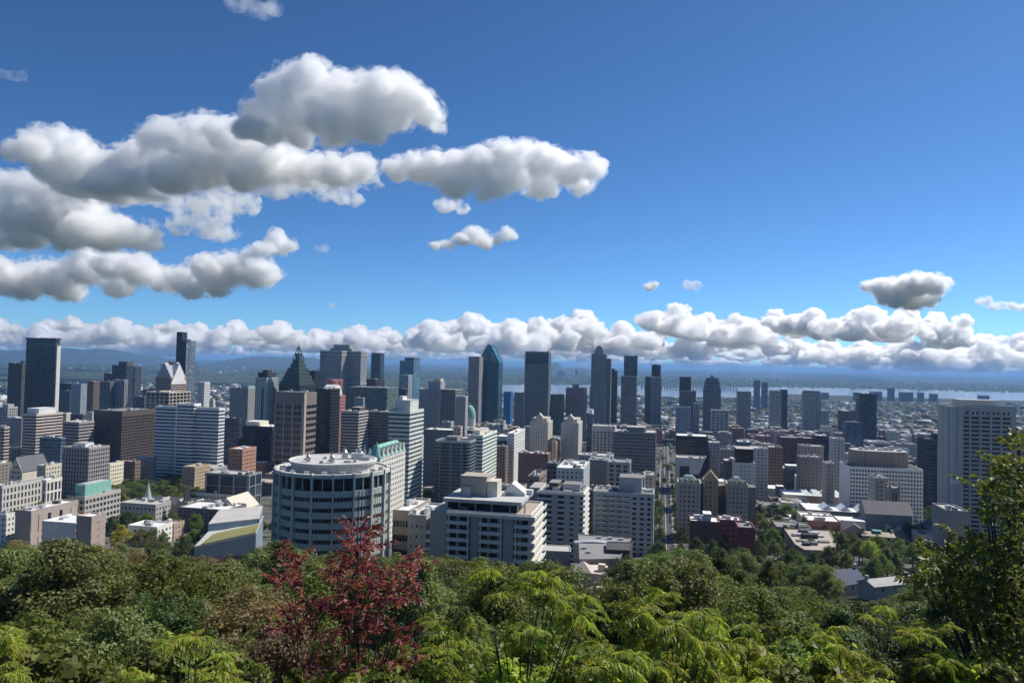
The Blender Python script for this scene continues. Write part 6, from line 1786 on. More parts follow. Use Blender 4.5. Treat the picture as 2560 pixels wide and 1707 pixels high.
for (u0, u1, v0, v1, nm) in [(US - 5, US + 5, 400, 1900, 'road')]:
    strip(nm, u0, u1, v0, v1, .30, ASPH)['kind'] = 'structure'
    for s in (-1, 1):
        a, b = sorted((US + s * 5.02, US + s * 7.0))
        strip('pavement', a, b, v0, v1, .43, PAVE)['kind'] = 'structure'
    strip('road_marking', US - .12, US + .12, v0, v1, .33, PAINT)['kind'] = 'structure'
CROSS = [505, 615, 735, 860, 985, 1110, 1240, 1370, 1500, 1640]
for k, v in enumerate(CROSS):
    strip('road', US - 1250, US - 7.1, v - 5, v + 5, .28, ASPH, 25)['kind'] = 'structure'
    strip('road', US + 7.1, US + 900, v - 5, v + 5, .28, ASPH, 25)['kind'] = 'structure'

PARK = [(150, 520, 1165, 1292), (0, 150, 1215, 1275), (2070, 2420, 1255, 1400), (2290, 2560, 1262, 1400), (230, 420, 1270, 1340)]
def hidden(px, py, depth):
    for b in BUILT:
        if b[7] < depth - 5 and b[4] < px < b[5] and py > b[6] + 2:
            return True
    return False
def overlaps(u0, u1, v0, v1, pad=2.0):
    for b in BUILT:
        if u0 < b[1] + pad and u1 > b[0] - pad and v0 < b[3] + pad and v1 > b[2] - pad:
            return True
    return False
cands, tree_spots = [], []
edges_v = [430] + CROSS + [1780, 1920, 2060, 2200, 2340]
for vi in range(len(edges_v) - 1):
    va, vb = edges_v[vi] + 9, edges_v[vi + 1] - 9
    ui = -22
    for ui in range(-22, 17):
        ua, ub = US + ui * 62 + 10, US + (ui + 1) * 62 - 10 + 6
        nu_, nv_ = 2, max(2, int((vb - va) / 22))
        for i in range(nu_):
            for j in range(nv_):
                u0, u1 = ua + (ub - ua) * i / nu_ + FR.uniform(.2, 2), ua + (ub - ua) * (i + 1) / nu_ - FR.uniform(.2, 2)
                v0, v1 = va + (vb - va) * j / nv_ + .3, va + (vb - va) * (j + 1) / nv_ - FR.uniform(.3, 3)
                c = guv((u0 + u1) / 2, (v0 + v1) / 2)
                if abs(c.x) > .74 * c.y + 20:
                    continue
                z = ground(c.x, c.y)
                bx, by = pix((c.x, c.y, z))
                if overlaps(u0, u1, v0, v1):
                    continue
                depth = c.y
                park = any(p[0] < bx < p[1] and p[2] < by < p[3] for p in PARK)
                near_right = depth < 500
                if park or (near_right and FR.random() < .75) or FR.random() < .13:
                    for _ in range(3 if park else 2):
                        p = guv(FR.uniform(u0, u1), FR.uniform(v0, v1))
                        hh = FR.uniform(9, 15)
                        tx, ty = pix((p.x, p.y, ground(p.x, p.y) + hh))
                        if not hidden(tx, ty, p.y) and -40 < tx < 2600:
                            tree_spots.append((p.x, p.y, hh, tx, ty))
                    continue
                if depth < 700: h = FR.choice([8, 9, 10, 11, 12, 14, 17])
                elif depth < 1000: h = FR.choice([9, 11, 12, 14, 16, 20, 26])
                elif depth < 1700: h = FR.choice([10, 12, 15, 18, 22, 28, 36])
                else: h = FR.choice([7, 8, 9, 11, 13, 18])
                tx, ty = pix((c.x, c.y, z + h))
                if not (-60 < tx < 2620) or hidden(tx, ty, depth):
                    continue
                cands.append(((u1 - u0) * (h + 12) / depth ** 2, u0, u1, v0, v1, h, c, tx, ty))
cands.sort(key=lambda t: -t[0])
REL = lambda tx, ty: min(REFS, key=lambda r_: (r_[2][0] - tx) ** 2 + ((r_[2][1] - ty) * 1.5) ** 2)
FILL_COL = [('dark brick', BRICK, 'punch_brick'), ('red brick', (0.28, 0.10, 0.08), 'punch_brick'), ('grey stone', GREY, 'punch_grey'), ('pale stone', (0.48, 0.46, 0.43), 'punch_cream'), ('brown brick', BROWN, 'punch_brown'), ('white', (0.64, 0.63, 0.60), 'punch_white'), ('taupe', (0.27, 0.23, 0.20), 'punch_beige'), ('charcoal', DARKGREY, 'grid_dark')]
RW_ = {id(ROOF_L): 'gravel-roofed', id(ROOF_W): 'white-roofed', id(ROOF_G): 'grey-roofed', id(ROOF_T): 'tan-roofed', id(ROOF_D): 'dark-roofed'}
ORD = ['first', 'second', 'third', 'fourth', 'fifth', 'sixth', 'seventh', 'eighth', 'ninth', 'tenth'] + [f'{k}th' for k in range(11, 60)]
N_FILL = 290
slope_m = [slate, flatmat('brown_shingle', (0.14, 0.11, 0.1), .8, .4, .8), COPPER_M, slate]
fill_things = []
for k, (_, u0, u1, v0, v1, h, c, tx, ty) in enumerate(cands[:N_FILL]):
    p = guv(u0, v0)
    zb = min(ground(*guv(a, b).xy) for a in (u0, u1) for b in (v0, v1)) - .4
    cw, colr, sty = FR.choice(FILL_COL)
    roof = FR.choice([ROOF_L, ROOF_W, ROOF_G, ROOF_T, ROOF_D, ROOF_L, ROOF_W])
    storeys = max(2, round(h / 3.4))
    r = put('low_building', None, loc=(p.x, p.y, zb), rz=-GA)
    poly = rect(0, u1 - u0, 0, v1 - v0)
    jit = FR.uniform(.85, 1.15)
    S, f, wm = facade(r, poly, 0, h, dict(STY[sty], w=tuple(round(c_ * jit, 3) for c_ in colr), bay=FR.uniform(2.8, 4.5)), blank=() if FR.random() < .7 else (3,))
    pitched = FR.random() < .16 and h < 13
    if pitched:
        q = MB(); gable(q, -.3, u1 - u0 + .3, -.3, v1 - v0 + .3, h, h + 5, FR.choice('xy')); q.put('pitched_roof', FR.choice(slope_m), r)
        rw = 'pitched-roofed'
    else:
        pent = [(FR.uniform(.05, .4), FR.uniform(.55, .9), .2, FR.uniform(.5, .8), FR.uniform(2.2, 3.6), None)] if FR.random() < .45 else None
        roofing(r, poly, h, wm, roof, FR.uniform(.4, 1.0), FR.randint(2, 6), FR, pent)
        rw = RW_[id(roof)]
    ref = REL(tx, ty)
    rel = 'below' if ty > ref[2][1] + 60 else 'beside' if c.y < ref[1][1] + 60 else 'behind'
    r['label'] = f'{storeys}-storey {rw} {cw} building {rel} {ref[0]}'
    r['category'] = 'building'
    fill_things.append(r)
# same words twice: say how they lie to each other
byl = {}
for r in fill_things:
    byl.setdefault(r['label'], []).append(r)
for lb, rs in byl.items():
    if len(rs) > 1:
        rs.sort(key=lambda r: pix(r.location)[0])
        for i, r in enumerate(rs):
            r['label'] = lb + (', leftmost' if i == 0 else ', rightmost' if i == len(rs) - 1 else f', {ORD[i]} from left')
            r['group'] = 'low blocks between the towers'
for r in fill_things:
    r['group'] = 'low blocks between the towers'

def island_mat(name, cols, rough=.9):
    m, nt, bs, out = nodes(name)
    v = nt.nodes.new('ShaderNodeNewGeometry').outputs['Random Per Island']
    nt.links.new(ramp(nt, [(i / len(cols), c) for i, c in enumerate(cols)], v, 'CONSTANT'), bs.inputs['Base Color'])
    bs.inputs['Roughness'].default_value = rough
    return m
def boxes(rows):
    """rows: x, y, z, sx, sy, h, angle -> one mesh of separate boxes"""
    a = np.array(rows)
    n = len(a)
    sg = np.array([[-.5, -.5], [.5, -.5], [.5, .5], [-.5, .5]])
    ca, sa = np.cos(a[:, 6]), np.sin(a[:, 6])
    lx, ly = sg[None, :, 0] * a[:, 3:4], sg[None, :, 1] * a[:, 4:5]
    X = a[:, 0:1] + lx * ca[:, None] - ly * sa[:, None]
    Y = a[:, 1:2] + lx * sa[:, None] + ly * ca[:, None]
    lo = np.stack([X, Y, np.repeat(a[:, 2:3] - 1, 4, 1)], 2)
    hi = np.stack([X, Y, np.repeat(a[:, 2:3] + a[:, 5:6], 4, 1)], 2)
    V = np.concatenate([lo, hi], 1).reshape(-1, 3)
    f = np.array([[0, 1, 5, 4], [1, 2, 6, 5], [2, 3, 7, 6], [3, 0, 4, 7], [4, 5, 6, 7]])
    F = (f[None] + (np.arange(n) * 8)[:, None, None]).reshape(-1, 4)
    return V, F
rows = []
for (_, u0, u1, v0, v1, h, c, tx, ty) in cands[N_FILL:]:
    rows.append((c.x, c.y, ground(c.x, c.y), u1 - u0, v1 - v0, h, -GA))
    if FR.random() < .5:
        rows.append((c.x + FR.uniform(-4, 4), c.y + FR.uniform(-4, 4), ground(c.x, c.y) + h - .5, 5, 6, 3.5, -GA))
rg = np.random.default_rng(9)
near_y = 4300
n = 0
while n < 5200:
    y = 1750 * (4900 / 1750) ** rg.uniform()
    x = rg.uniform(-.74, .74) * y
    px, py = pix((x, y, ground(x, y)))
    if px > 1180 and y > 4500:
        n += 1
        continue
    big = rg.uniform() < .14
    rows.append((x, y, ground(x, y), rg.uniform(9, 16) * (3 if big else 1), rg.uniform(9, 16) * (2.2 if big else 1), rg.uniform(5, 10) * (1.8 if big and rg.uniform() < .4 else 1), -GA + (0 if rg.uniform() < .7 else .5)))
    n += 1
for _ in range(350):
    y = 7600 * (16000 / 7600) ** rg.uniform()
    x = rg.uniform(-.74, .74) * y
    rows.append((x, y, ground(x, y), rg.uniform(14, 50), rg.uniform(14, 40), rg.uniform(6, 14), rg.uniform(0, 1.5)))
V, F = boxes(rows)
far_o = put('distant_rooftops', mesh_np('distant_rooftops', V, F), island_mat('distant_masonry', [(0.36, 0.34, 0.32), (0.16, 0.10, 0.085), (0.55, 0.54, 0.51), (0.24, 0.23, 0.22), (0.12, 0.12, 0.125), (0.30, 0.24, 0.19), (0.70, 0.69, 0.66), (0.20, 0.15, 0.13)]))
far_o['kind'] = 'stuff'
# distant tree cover: tufts of leaf-coloured faces between the far roofs
C, S_ = [], []
for (y0, y1, cnt, sz) in ((1100, 1900, 1500, 1.5), (1750, 5000, 9000, 1.9), (7400, 14000, 5000, 4.0)):
    y = y0 * (y1 / y0) ** rg.uniform(size=cnt)
    x = rg.uniform(-.74, .74, cnt) * y
    for xx, yy in zip(x, y):
        px, py = pix((xx, yy, 5))
        if (px > 1180 and 4400 < yy < 7400) or (500 < px < 620 and 3600 < yy):
            continue
        if yy < 1950:
            u, v = gridxy(Vector((xx, yy, 0)))
            if overlaps(u - 2, u + 2, v - 2, v + 2, 1):
                continue
        m = 12
        C.append(np.array([xx, yy, ground(xx, yy) + 2.2 * sz]) + rg.normal(size=(m, 3)) * np.array([1.7, 1.7, 1.3]) * sz)
        S_.append(np.full(m, 3.0 * sz) * rg.uniform(.6, 1.3, m))
C, S_ = np.concatenate(C), np.concatenate(S_)
V, F = kites(C, unit(rg.normal(size=C.shape) + np.array([0, -.3, .7])), S_, .8, rg)
o = put('distant_treeline', mesh_np('distant_treeline', V, F), LEAF['dark'])
o['kind'] = 'stuff'

# trees in the streets and gardens
for v in range(440, 1000, 17):
    for s_ in (-1, 1):
        if FR.random() < .62:
            p = guv(US + s_ * FR.uniform(7.6, 8.6), v + FR.uniform(-4, 4))
            tree(p.x, p.y, FR.uniform(6, 10), FR.choice(PROTOS), FR.choice(['mid', 'dark', 'olive']), FR.uniform(.8, 1.1), 'street_tree')
tree_spots.sort(key=lambda t: t[1])
FR.shuffle(tree_spots)
tree_spots = sorted(tree_spots, key=lambda t: t[1])[:85]
for (x, y, hh, tx, ty) in tree_spots:
    kind = FR.choice(['dark', 'mid', 'dark', 'olive', 'mid', 'dark', 'lime' if FR.random() < .3 else 'mid'])
    tree(x, y, hh, FR.choice(PROTOS), kind, FR.uniform(.8, 1.1), 'street_tree')
def tree_px(crop, cx, top, d, kind, wpx, hmax=20):
    hmax = hmax + 8
    for _ in range(40):          # stand it where a tree of ordinary height reaches that high in the picture
        p = at(*cr(crop, cx, top), d)
        z = ground(p.x, p.y)
        if p.z - z <= 17:
            break
        d += 8
    h = max(6.0, min(p.z - z, hmax))
    pr_ = FR.choice(PROTOS)
    w_ = wpx / 3.675 / FPX * d
    tree(p.x, p.y, h, pr_, kind, max(.85, min(2.2, w_ / (2 * pr_[3] * h / pr_[2]))), 'street_tree')
for a in [('E', 1125, 770, 300, 'yellow', 215, 15), ('E', 1290, 255, 700, 'mid', 170, 22), ('E', 1440, 270, 690, 'dark', 190, 22), ('E', 1330, 350, 600, 'dark', 230, 22), ('E', 1080, 310, 640, 'mid', 210, 22), ('E', 1560, 300, 650, 'dark', 170, 22),
          ('E', 1760, 300, 640, 'dark', 190, 22), ('E', 1650, 390, 560, 'olive', 150, 18), ('E', 1760, 420, 540, 'olive', 150, 16), ('E', 1230, 460, 545, 'dark', 260, 20), ('E', 1400, 470, 530, 'mid', 200, 18), ('E', 1080, 420, 580, 'mid', 200, 20),
          ('E', 320, 400, 560, 'dark', 190, 20), ('E', 220, 470, 520, 'mid', 200, 20), ('E', 420, 500, 520, 'mid', 190, 18), ('E', 520, 470, 520, 'mid', 130, 18), ('E', 1180, 640, 430, 'dark', 240, 16), ('E', 1350, 650, 430, 'mid', 190, 16), ('E', 1030, 690, 420, 'dark', 170, 16),
          ('E', 1790, 800, 330, 'mid', 170, 14), ('E', 1680, 870, 310, 'dark', 170, 14), ('E', 1400, 790, 350, 'olive', 170, 14), ('E', 1800, 660, 420, 'mid', 140, 12),
          ('G', 770, 745, 400, 'mid', 190, 18), ('G', 600, 785, 390, 'dark', 160, 18), ('G', 1360, 740, 440, 'mid', 80, 6), ('G', 1345, 500, 560, 'mid', 60, 6), ('G', 1370, 560, 540, 'olive', 50, 5), ('G', 1350, 870, 400, 'dark', 110, 6), ('G', 1350, 640, 500, 'mid', 60, 5), ('G', 1400, 300, 720, 'mid', 40, 5), ('G', 1440, 200, 900, 'dark', 40, 6), ('G', 1560, 780, 420, 'dark', 150, 18),
          ('G', 1930, 850, 380, 'dark', 110, 12), ('G', 2280, 580, 470, 'dark', 170, 18), ('G', 2330, 700, 420, 'olive', 170, 16), ('G', 2250, 650, 440, 'mid', 120, 14),
          ('H', 60, 570, 440, 'dark', 210, 18), ('H', 180, 580, 430, 'mid', 180, 16), ('H', 100, 680, 380, 'olive', 230, 15), ('H', 280, 640, 400, 'mid', 140, 15), ('H', 510, 720, 370, 'mid', 160, 13), ('H', 660, 690, 380, 'mid', 90, 12), ('H', 960, 680, 370, 'lime', 220, 15),
          ('H', 1120, 700, 360, 'mid', 170, 15), ('H', 1330, 620, 400, 'dark', 200, 15), ('H', 1290, 740, 330, 'dark', 120, 14), ('H', 900, 570, 420, 'dark', 150, 15), ('H', 40, 790, 330, 'mid', 160, 14), ('H', 420, 1010, 255, 'dark', 150, 12), ('H', 640, 830, 300, 'olive', 120, 13),
          ('H', 790, 880, 270, 'dark', 190, 15), ('H', 940, 900, 262, 'lime', 150, 14), ('H', 720, 995, 240, 'olive', 150, 13), ('H', 1150, 960, 240, 'dark', 230, 15), ('H', 1330, 940, 250, 'mid', 190, 15), ('H', 1480, 600, 420, 'dark', 150, 14), ('H', 1700, 600, 420, 'mid', 150, 12),
          ('E', 1300, 800, 345, 'olive', 190, 16), ('E', 1500, 830, 335, 'mid', 190, 16), ('E', 1580, 640, 430, 'mid', 120, 14), ('E', 1420, 900, 300, 'olive', 200, 14), ('E', 620, 500, 540, 'dark', 120, 16),
          ('E', 930, 300, 660, 'mid', 150, 22), ('E', 1180, 290, 720, 'dark', 180, 22), ('E', 1640, 290, 680, 'mid', 150, 20), ('E', 1840, 330, 640, 'dark', 130, 20), ('E', 1500, 400, 600, 'dark', 170, 22), ('E', 1700, 480, 520, 'mid', 150, 16), ('E', 1150, 530, 520, 'mid', 170, 16),
          ('H', 350, 700, 380, 'dark', 150, 16), ('H', 20, 640, 400, 'dark', 150, 16), ('H', 620, 900, 285, 'dark', 140, 14), ('H', 870, 800, 320, 'dark', 170, 14), ('H', 1010, 860, 290, 'mid', 150, 14), ('H', 1200, 880, 275, 'dark', 190, 14), ('H', 1400, 870, 285, 'mid', 170, 14), ('H', 1520, 930, 260, 'dark', 170, 14), ('H', 1230, 640, 400, 'mid', 150, 14),
          ('H', 760, 620, 420, 'dark', 130, 14), ('H', 560, 800, 330, 'mid', 130, 12), ('H', 90, 870, 290, 'dark', 190, 14), ('H', 230, 980, 258, 'dark', 160, 12), ('G', 2300, 850, 350, 'dark', 160, 14), ('G', 1700, 880, 390, 'dark', 130, 12), ('G', 1850, 900, 370, 'dark', 120, 10)]:
    tree_px(*a)
for k in range(30):          # the campus park
    tree_px('E', 880 + 990 * (k + FR.uniform(-.6, .6)) / 30, FR.choice([260, 290, 320, 360, 410, 460, 500]) + FR.uniform(-15, 15), 520, FR.choice(['dark', 'mid', 'mid', 'olive']), FR.uniform(150, 230), 16)
for k in range(26):          # gardens right of the long street
    tree_px('H', -250 + 1750 * (k + FR.uniform(-.6, .6)) / 26, FR.choice([760, 840, 900, 960, 1020, 1080]) + FR.uniform(-20, 20), 350, FR.choice(['dark', 'mid', 'dark', 'olive']), FR.uniform(130, 200), 13)
for k in range(6):
    tree_px('E', 120 + 75 * k, FR.uniform(430, 510), 480, FR.choice(['dark', 'mid']), FR.uniform(130, 190), 14)

# cars along the long street
def car_parts():
    b = MB()
    b.hull([(-2.2, -.85, .35), (2.2, -.85, .35), (2.2, .85, .35), (-2.2, .85, .35)], [(-2.15, -.85, .85), (2.1, -.85, .8), (2.1, .85, .8), (-2.15, .85, .85)])
    c = MB()
    c.hull([(-1.7, -.8, .84), (1.0, -.8, .82), (1.0, .8, .82), (-1.7, .8, .84)], [(-1.2, -.66, 1.42), (.35, -.66, 1.42), (.35, .66, 1.42), (-1.2, .66, 1.42)])
    w_ = MB()
    w_.hull([(.33 * math.cos(k * math.pi / 5), -.1, .33 * math.sin(k * math.pi / 5)) for k in range(10)], [(.33 * math.cos(k * math.pi / 5), .1, .33 * math.sin(k * math.pi / 5)) for k in range(10)])
    return b.mesh('body'), c.mesh('cabin'), w_.mesh('wheel')
cb, cc, cw_ = car_parts()
PAINTS = [('white', (0.72, 0.72, 0.70)), ('black', (0.02, 0.02, 0.022)), ('silver', (0.45, 0.46, 0.47)), ('dark blue', (0.03, 0.06, 0.16)), ('red', (0.35, 0.03, 0.03)), ('grey', (0.16, 0.165, 0.17))]
paint_m = {n_: flatmat('car_paint_' + n_.replace(' ', '_'), c_, .3, .08, 1.0) for n_, c_ in PAINTS}
cg, tyre = flatmat('car_glass', (0.02, 0.025, 0.03), .1, .1, 1), flatmat('tyre_rubber', (0.02, 0.02, 0.02), .9, .2, 2)
nums = {}
def car(u, v, side, rz):
    nm, _ = FR.choice(PAINTS)
    p = guv(u, v)
    nums[(nm, side)] = nums.get((nm, side), 0) + 1
    r = thing('parked_car' if side != 'driving' else 'car', f'{nm} car {"driving" if side == "driving" else "parked at the " + side + " kerb"} on the long street, {ORD[nums[(nm, side)] - 1]} from the woods', 'car', (p.x, p.y, ground(p.x, p.y) + .31), rz, 'cars on the long street')
    o = put('body', cb, None, r); o.data.materials.append(paint_m[nm]) if not o.data.materials else None
    o.material_slots[0].link = 'OBJECT'; o.material_slots[0].material = paint_m[nm]
    put('cabin', cc, cg, r)
    for sx in (-1.35, 1.3):
        for sy in (-.78, .78):
            put('wheel', cw_, tyre, r, (sx, sy, .33))
v = 455
while v < 1150:
    for side, du in (('left', -3.9), ('right', 3.9)):
        if FR.random() < .5 and not any(abs(v - c_) < 9 for c_ in CROSS):
            car(US + du, v + FR.uniform(-.5, .5), side, math.pi / 2 - GA + (math.pi if FR.random() < .1 else 0))
    if FR.random() < .12:
        car(US + FR.choice((-1.8, 1.8)), v + 3, 'driving', math.pi / 2 - GA)
    v += FR.uniform(6.5, 14)
# ---------------------------------------------------------------- the wooded slope below the camera
k_ = 2560 / 2352.0
NEAR = [(-200, 1225), (0, 1225), (60, 1212), (130, 1222), (230, 1240), (300, 1228), (345, 1222), (400, 1248), (440, 1272), (560, 1268), (600, 1252), (650, 1222), (690, 1255), (730, 1275), (770, 1250), (830, 1245), (900, 1262), (1000, 1270), (1280, 1282),
        (1300, 1378), (1410, 1378), (1420, 1290), (1450, 1255), (1560, 1246), (1680, 1255), (1700, 1330), (1880, 1345), (1900, 1375), (2090, 1375), (2110, 1300), (2352, 1280), (2600, 1270)]
FARL = [(-200, 1225), (0, 1225), (60, 1212), (130, 1222), (230, 1240), (300, 1228), (345, 1222), (400, 1248), (440, 1272), (560, 1268), (600, 1252), (650, 1222), (690, 1255), (730, 1275), (770, 1250), (830, 1245), (900, 1262), (1000, 1270), (1280, 1282), (1300, 1378), (1405, 1378), (1420, 1290),
        (1450, 1255), (1560, 1246), (1700, 1250), (1820, 1246), (1850, 1270), (1890, 1290), (1900, 1372), (2085, 1372), (2100, 1290), (2160, 1260), (2352, 1230), (2600, 1230)]
NX, NY = np.array([a for a, b in NEAR]) * k_, np.array([b for a, b in NEAR]) * k_
FX, FY = np.array([a for a, b in FARL]) * k_, np.array([b for a, b in FARL]) * k_
WR = random.Random(31)
HOLES = []           # keep trunks out of the houses
for b in BUILT:
    HOLES.append(b[:4])
for o in list(bpy.data.objects):
    if o.parent is None and o.get('category') in ('house', 'building') and o.location.y < 420 and o.name.split('.')[0] in ('house', 'low_building', 'domed_house', 'sports_hall'):
        u, v = gridxy(o.location)
        HOLES.append((u - 13, u + 13, v - 10, v + 14))
y = 15.0
n_f = 0
while y < 338:
    step = 6.9 + y * .052
    x = -(.72 * y + 12) + WR.uniform(0, step)
    while x < .72 * y + 12:
        xx, yy = x + WR.uniform(-.3, .3) * step, y + WR.uniform(-.35, .35) * step
        x += step * WR.uniform(.85, 1.2)
        u, v = gridxy(Vector((xx, yy, 0)))
        if any(a[0] - 2 < u < a[1] + 2 and a[2] - 2 < v < a[3] + 2 for a in HOLES):
            continue
        g = ground(xx, yy)
        h = WR.uniform(5.0, 8.5) if yy < 34 else WR.uniform(8, 12) if yy < 60 else WR.uniform(12, 19)
        px, py = pix((xx, yy, g + h))
        ln = float(np.interp(px, NX, NY) if yy < 200 else np.interp(px, FX, FY))
        if yy < 60:
            ln = max(ln, 1440)
        zt = at(px, ln + abs(WR.gauss(0, 14)), yy).z
        h = min(h, zt - g)
        if h < 4.2:
            continue
        left = px < 1000
        kind = WR.choice(['olive', 'brown', 'mid', 'olive', 'dark', 'mid', 'brown', 'dark'] if left else ['mid', 'dark', 'mid', 'olive', 'dark', 'mid', 'mid', 'lime' if yy < 40 else 'olive'])
        if yy < 48:
            tree(xx, yy, h, WR.choice(YOUNG), kind, WR.uniform(.9, 1.25), 'young_tree')
        else:
            tree(xx, yy, h, WR.choice(PROTOS), kind, WR.uniform(1.0, 1.4) * min(1.5, max(1.0, 13 / h)))
        n_f += 1
    y += step * .86
# ---------------------------------------------------------------- plants just in front of the camera
def frond_mesh(rng, L, pairs, leafl, name='frond'):
    """a pinnate leaf: an arching rib with drooping pointed leaflets in pairs"""
    V, F = [], []
    def pt(t):
        return np.array([L * (t - .12 * t * t), 0, L * (.30 * t - .62 * t * t)])
    for i in range(7):
        t = i / 6
        p = pt(t)
        w_ = .006 * (1 - .7 * t)
        V += [p + [0, -w_, 0], p + [0, w_, .002]]
    for i in range(6):
        F.append((2 * i, 2 * i + 2, 2 * i + 3, 2 * i + 1))
    def leaflet(p, d, up, l):
        d = d / np.linalg.norm(d)
        s = np.cross(d, up)
        s /= np.linalg.norm(s)
        n = np.cross(s, d)
        wd = l * .21
        b = len(V)
        V.extend([p, p + d * l * .3 + s * wd + n * wd * .5, p + d * l * .7 + s * wd * .8 + n * wd * .4 - up * l * .06, p + d * l - up * l * .14, p + d * l * .7 - s * wd * .8 + n * wd * .4 - up * l * .06, p + d * l * .3 - s * wd + n * wd * .5, p + d * l * .45 - up * l * .02])
        F.extend([(b, b + 1, b + 6, b + 5), (b + 1, b + 2, b + 3, b + 6), (b + 6, b + 3, b + 4, b + 5)])
    for i in range(pairs):
        t = .14 + .84 * i / (pairs - 1)
        p = pt(t)
        tan = pt(min(t + .02, 1.02)) - pt(t - .02)
        tan /= np.linalg.norm(tan)
        l = leafl * (1 - .55 * abs(t - .42) ** 1.3 * 1.6) * rng.uniform(.85, 1.1)
        for s in (-1, 1):
            d = tan * .42 + np.array([0, s * .8, 0]) + np.array([0, 0, -.62 * rng.uniform(.6, 1.3)])
            leaflet(p, d + rng.normal(size=3) * .08, np.array([0, 0, 1.0]), max(.02, l))
    leaflet(pt(1.0), pt(1.0) - pt(.94), np.array([0, 0, 1.0]), leafl * .7)
    me = bpy.data.meshes.new(name)
    me.from_pydata([tuple(v) for v in V], [], F)
    me.update()
    return me
FRNG = np.random.default_rng(88)
FRONDS = [frond_mesh(FRNG, .46, 8, .15), frond_mesh(FRNG, .40, 7, .14), frond_mesh(FRNG, .52, 9, .155), frond_mesh(FRNG, .36, 7, .125)]
for f in FRONDS:
    f.materials.append(LEAF['sumac'])

def in_pic(x, y, d):
    return at(x * k_, y * k_, d)

def stems(root, base, tips, girth, mat=TWIG, rng=PY):
    """a few stems from the ground that fork towards the tips"""
    m = MB()
    groups = {}
    for t in tips:
        groups.setdefault(int(t.x * 0.9), []).append(t)
    for g in groups.values():
        c = sum(g, Vector()) / len(g)
        fork = base + (c - base) * .62 + Vector((rng.uniform(-.1, .1), rng.uniform(-.1, .1), -.15))
        m.tube([base + Vector((rng.uniform(-.15, .15), rng.uniform(-.15, .15), -.3)), base + (fork - base) * .5 + Vector((rng.uniform(-.12, .12), 0, 0)), fork], [girth, girth * .85, girth * .65], 6)
        for t in g:
            m.tube([fork, fork + (t - fork) * .55 + Vector((rng.uniform(-.06, .06), 0, .05)), t], [girth * .55, girth * .4, girth * .2], 5)
    o = m.mesh('stem')
    return o

def sumac(label, cx, top, wid, bot, d, n_tips, kind, size=1.0, seed=1, per=8, group='sumacs in front of the view'):
    rg = random.Random(seed)
    tips = []
    for i in range(n_tips):
        u = rg.uniform(-1, 1)
        cap = top + (bot - top) * .5 * abs(u) ** 2.2
        y = cap + (bot - cap) * rg.random() ** 1.25
        tips.append(in_pic(cx + u * wid / 2, y, d + rg.uniform(-.9, .9)))
    c = in_pic(cx, bot, d)
    base = Vector((c.x, d, ground(c.x, d)))
    root = thing('sumac_shrub', label, 'shrub', base, 0, group)
    put('stem', stems(root, Vector(), [t - base for t in tips], .022, rng=rg), TWIG, root)
    for t in tips:
        a0 = rg.uniform(0, 6.28)
        for k in range(per):
            o = bpy.data.objects.new('frond', rg.choice(FRONDS))
            COL.objects.link(o)
            o.parent = root
            o.location = t - base + Vector((0, 0, -.05 * rg.random()))
            o.rotation_euler = (rg.uniform(-.25, .25), rg.uniform(-.55, .30), a0 + 2 * math.pi * k / per + rg.uniform(-.3, .3))
            s = size * rg.uniform(.75, 1.15)
            o.scale = (s, s, s)
            if kind != 'sumac':
                o.material_slots[0].link = 'OBJECT'
                o.material_slots[0].material = LEAF[kind]
    return root
sumac('large green sumac with drooping feathery fronds below the white balconies', 1190, 1280, 400, 1568, 10.2, 34, 'sumac', .66, 3)
sumac('tall fresh green sumac crown right of the large drooping one', 1535, 1352, 200, 1568, 8.6, 20, 'sumac', .68, 4)
sumac('yellow-green sumac at the bottom between the woods and the red shrub', 425, 1452, 230, 1590, 8.4, 15, 'sumac_lime', .5, 5)
sumac('yellow-green sumac cut by the left edge', 0, 1430, 90, 1568, 8.8, 8, 'sumac_lime', .52, 6)
sumac('broad yellow-green sumac thicket below the blue-roofed house', 2060, 1385, 380, 1568, 10.5, 20, 'sumac_lime', .46, 7)
sumac('low sumac beside the tall fresh green one', 1690, 1420, 160, 1568, 10.0, 10, 'sumac', .55, 8)
sumac('dark feathery sumac at the bottom edge under the tall fresh one', 1440, 1500, 170, 1590, 7.6, 9, 'sumac', .6, 9)

def spray_mesh(rng, n, leafl, asp, spread, name='leaf_spray'):
    """a twig with its leaves"""
    V, F = [], []
    L = spread
    for i in range(n):
        t = .12 + .88 * i / (n - 1)
        p = np.array([L * t, 0, L * .25 * t])
        a = i * 2.4 + rng.uniform(-.4, .4)
        d = unit(np.array([.75 + .5 * t, math.cos(a) * .9, math.sin(a) * .6 - .25 + rng.normal() * .2])[None])[0]
        up = unit((np.array([0, 0, 1.0]) + rng.normal(size=3) * .55)[None])[0]
        s = unit(np.cross(d, up)[None])[0]
        nn = np.cross(s, d)
        l = leafl * rng.uniform(.7, 1.2)
        w_ = l * asp
        b = len(V)
        V += [p, p + d * l * .4 + s * w_ + nn * w_ * .35, p + d * l * .98 - np.array([0, 0, l * .12]), p + d * l * .4 - s * w_ + nn * w_ * .35, p + d * l * .45]
        F += [(b, b + 1, b + 2, b + 4), (b, b + 4, b + 2, b + 3)]
    b = len(V)
    V += [np.array([0, -.003, 0]), np.array([0, .003, 0]), np.array([L, .001, L * .25]), np.array([L, -.001, L * .25])]
    F += [(b, b + 3, b + 2, b + 1)]
    me = bpy.data.meshes.new(name)
    me.from_pydata([tuple(v) for v in V], [], F)
    me.update()
    return me
SR = np.random.default_rng(91)
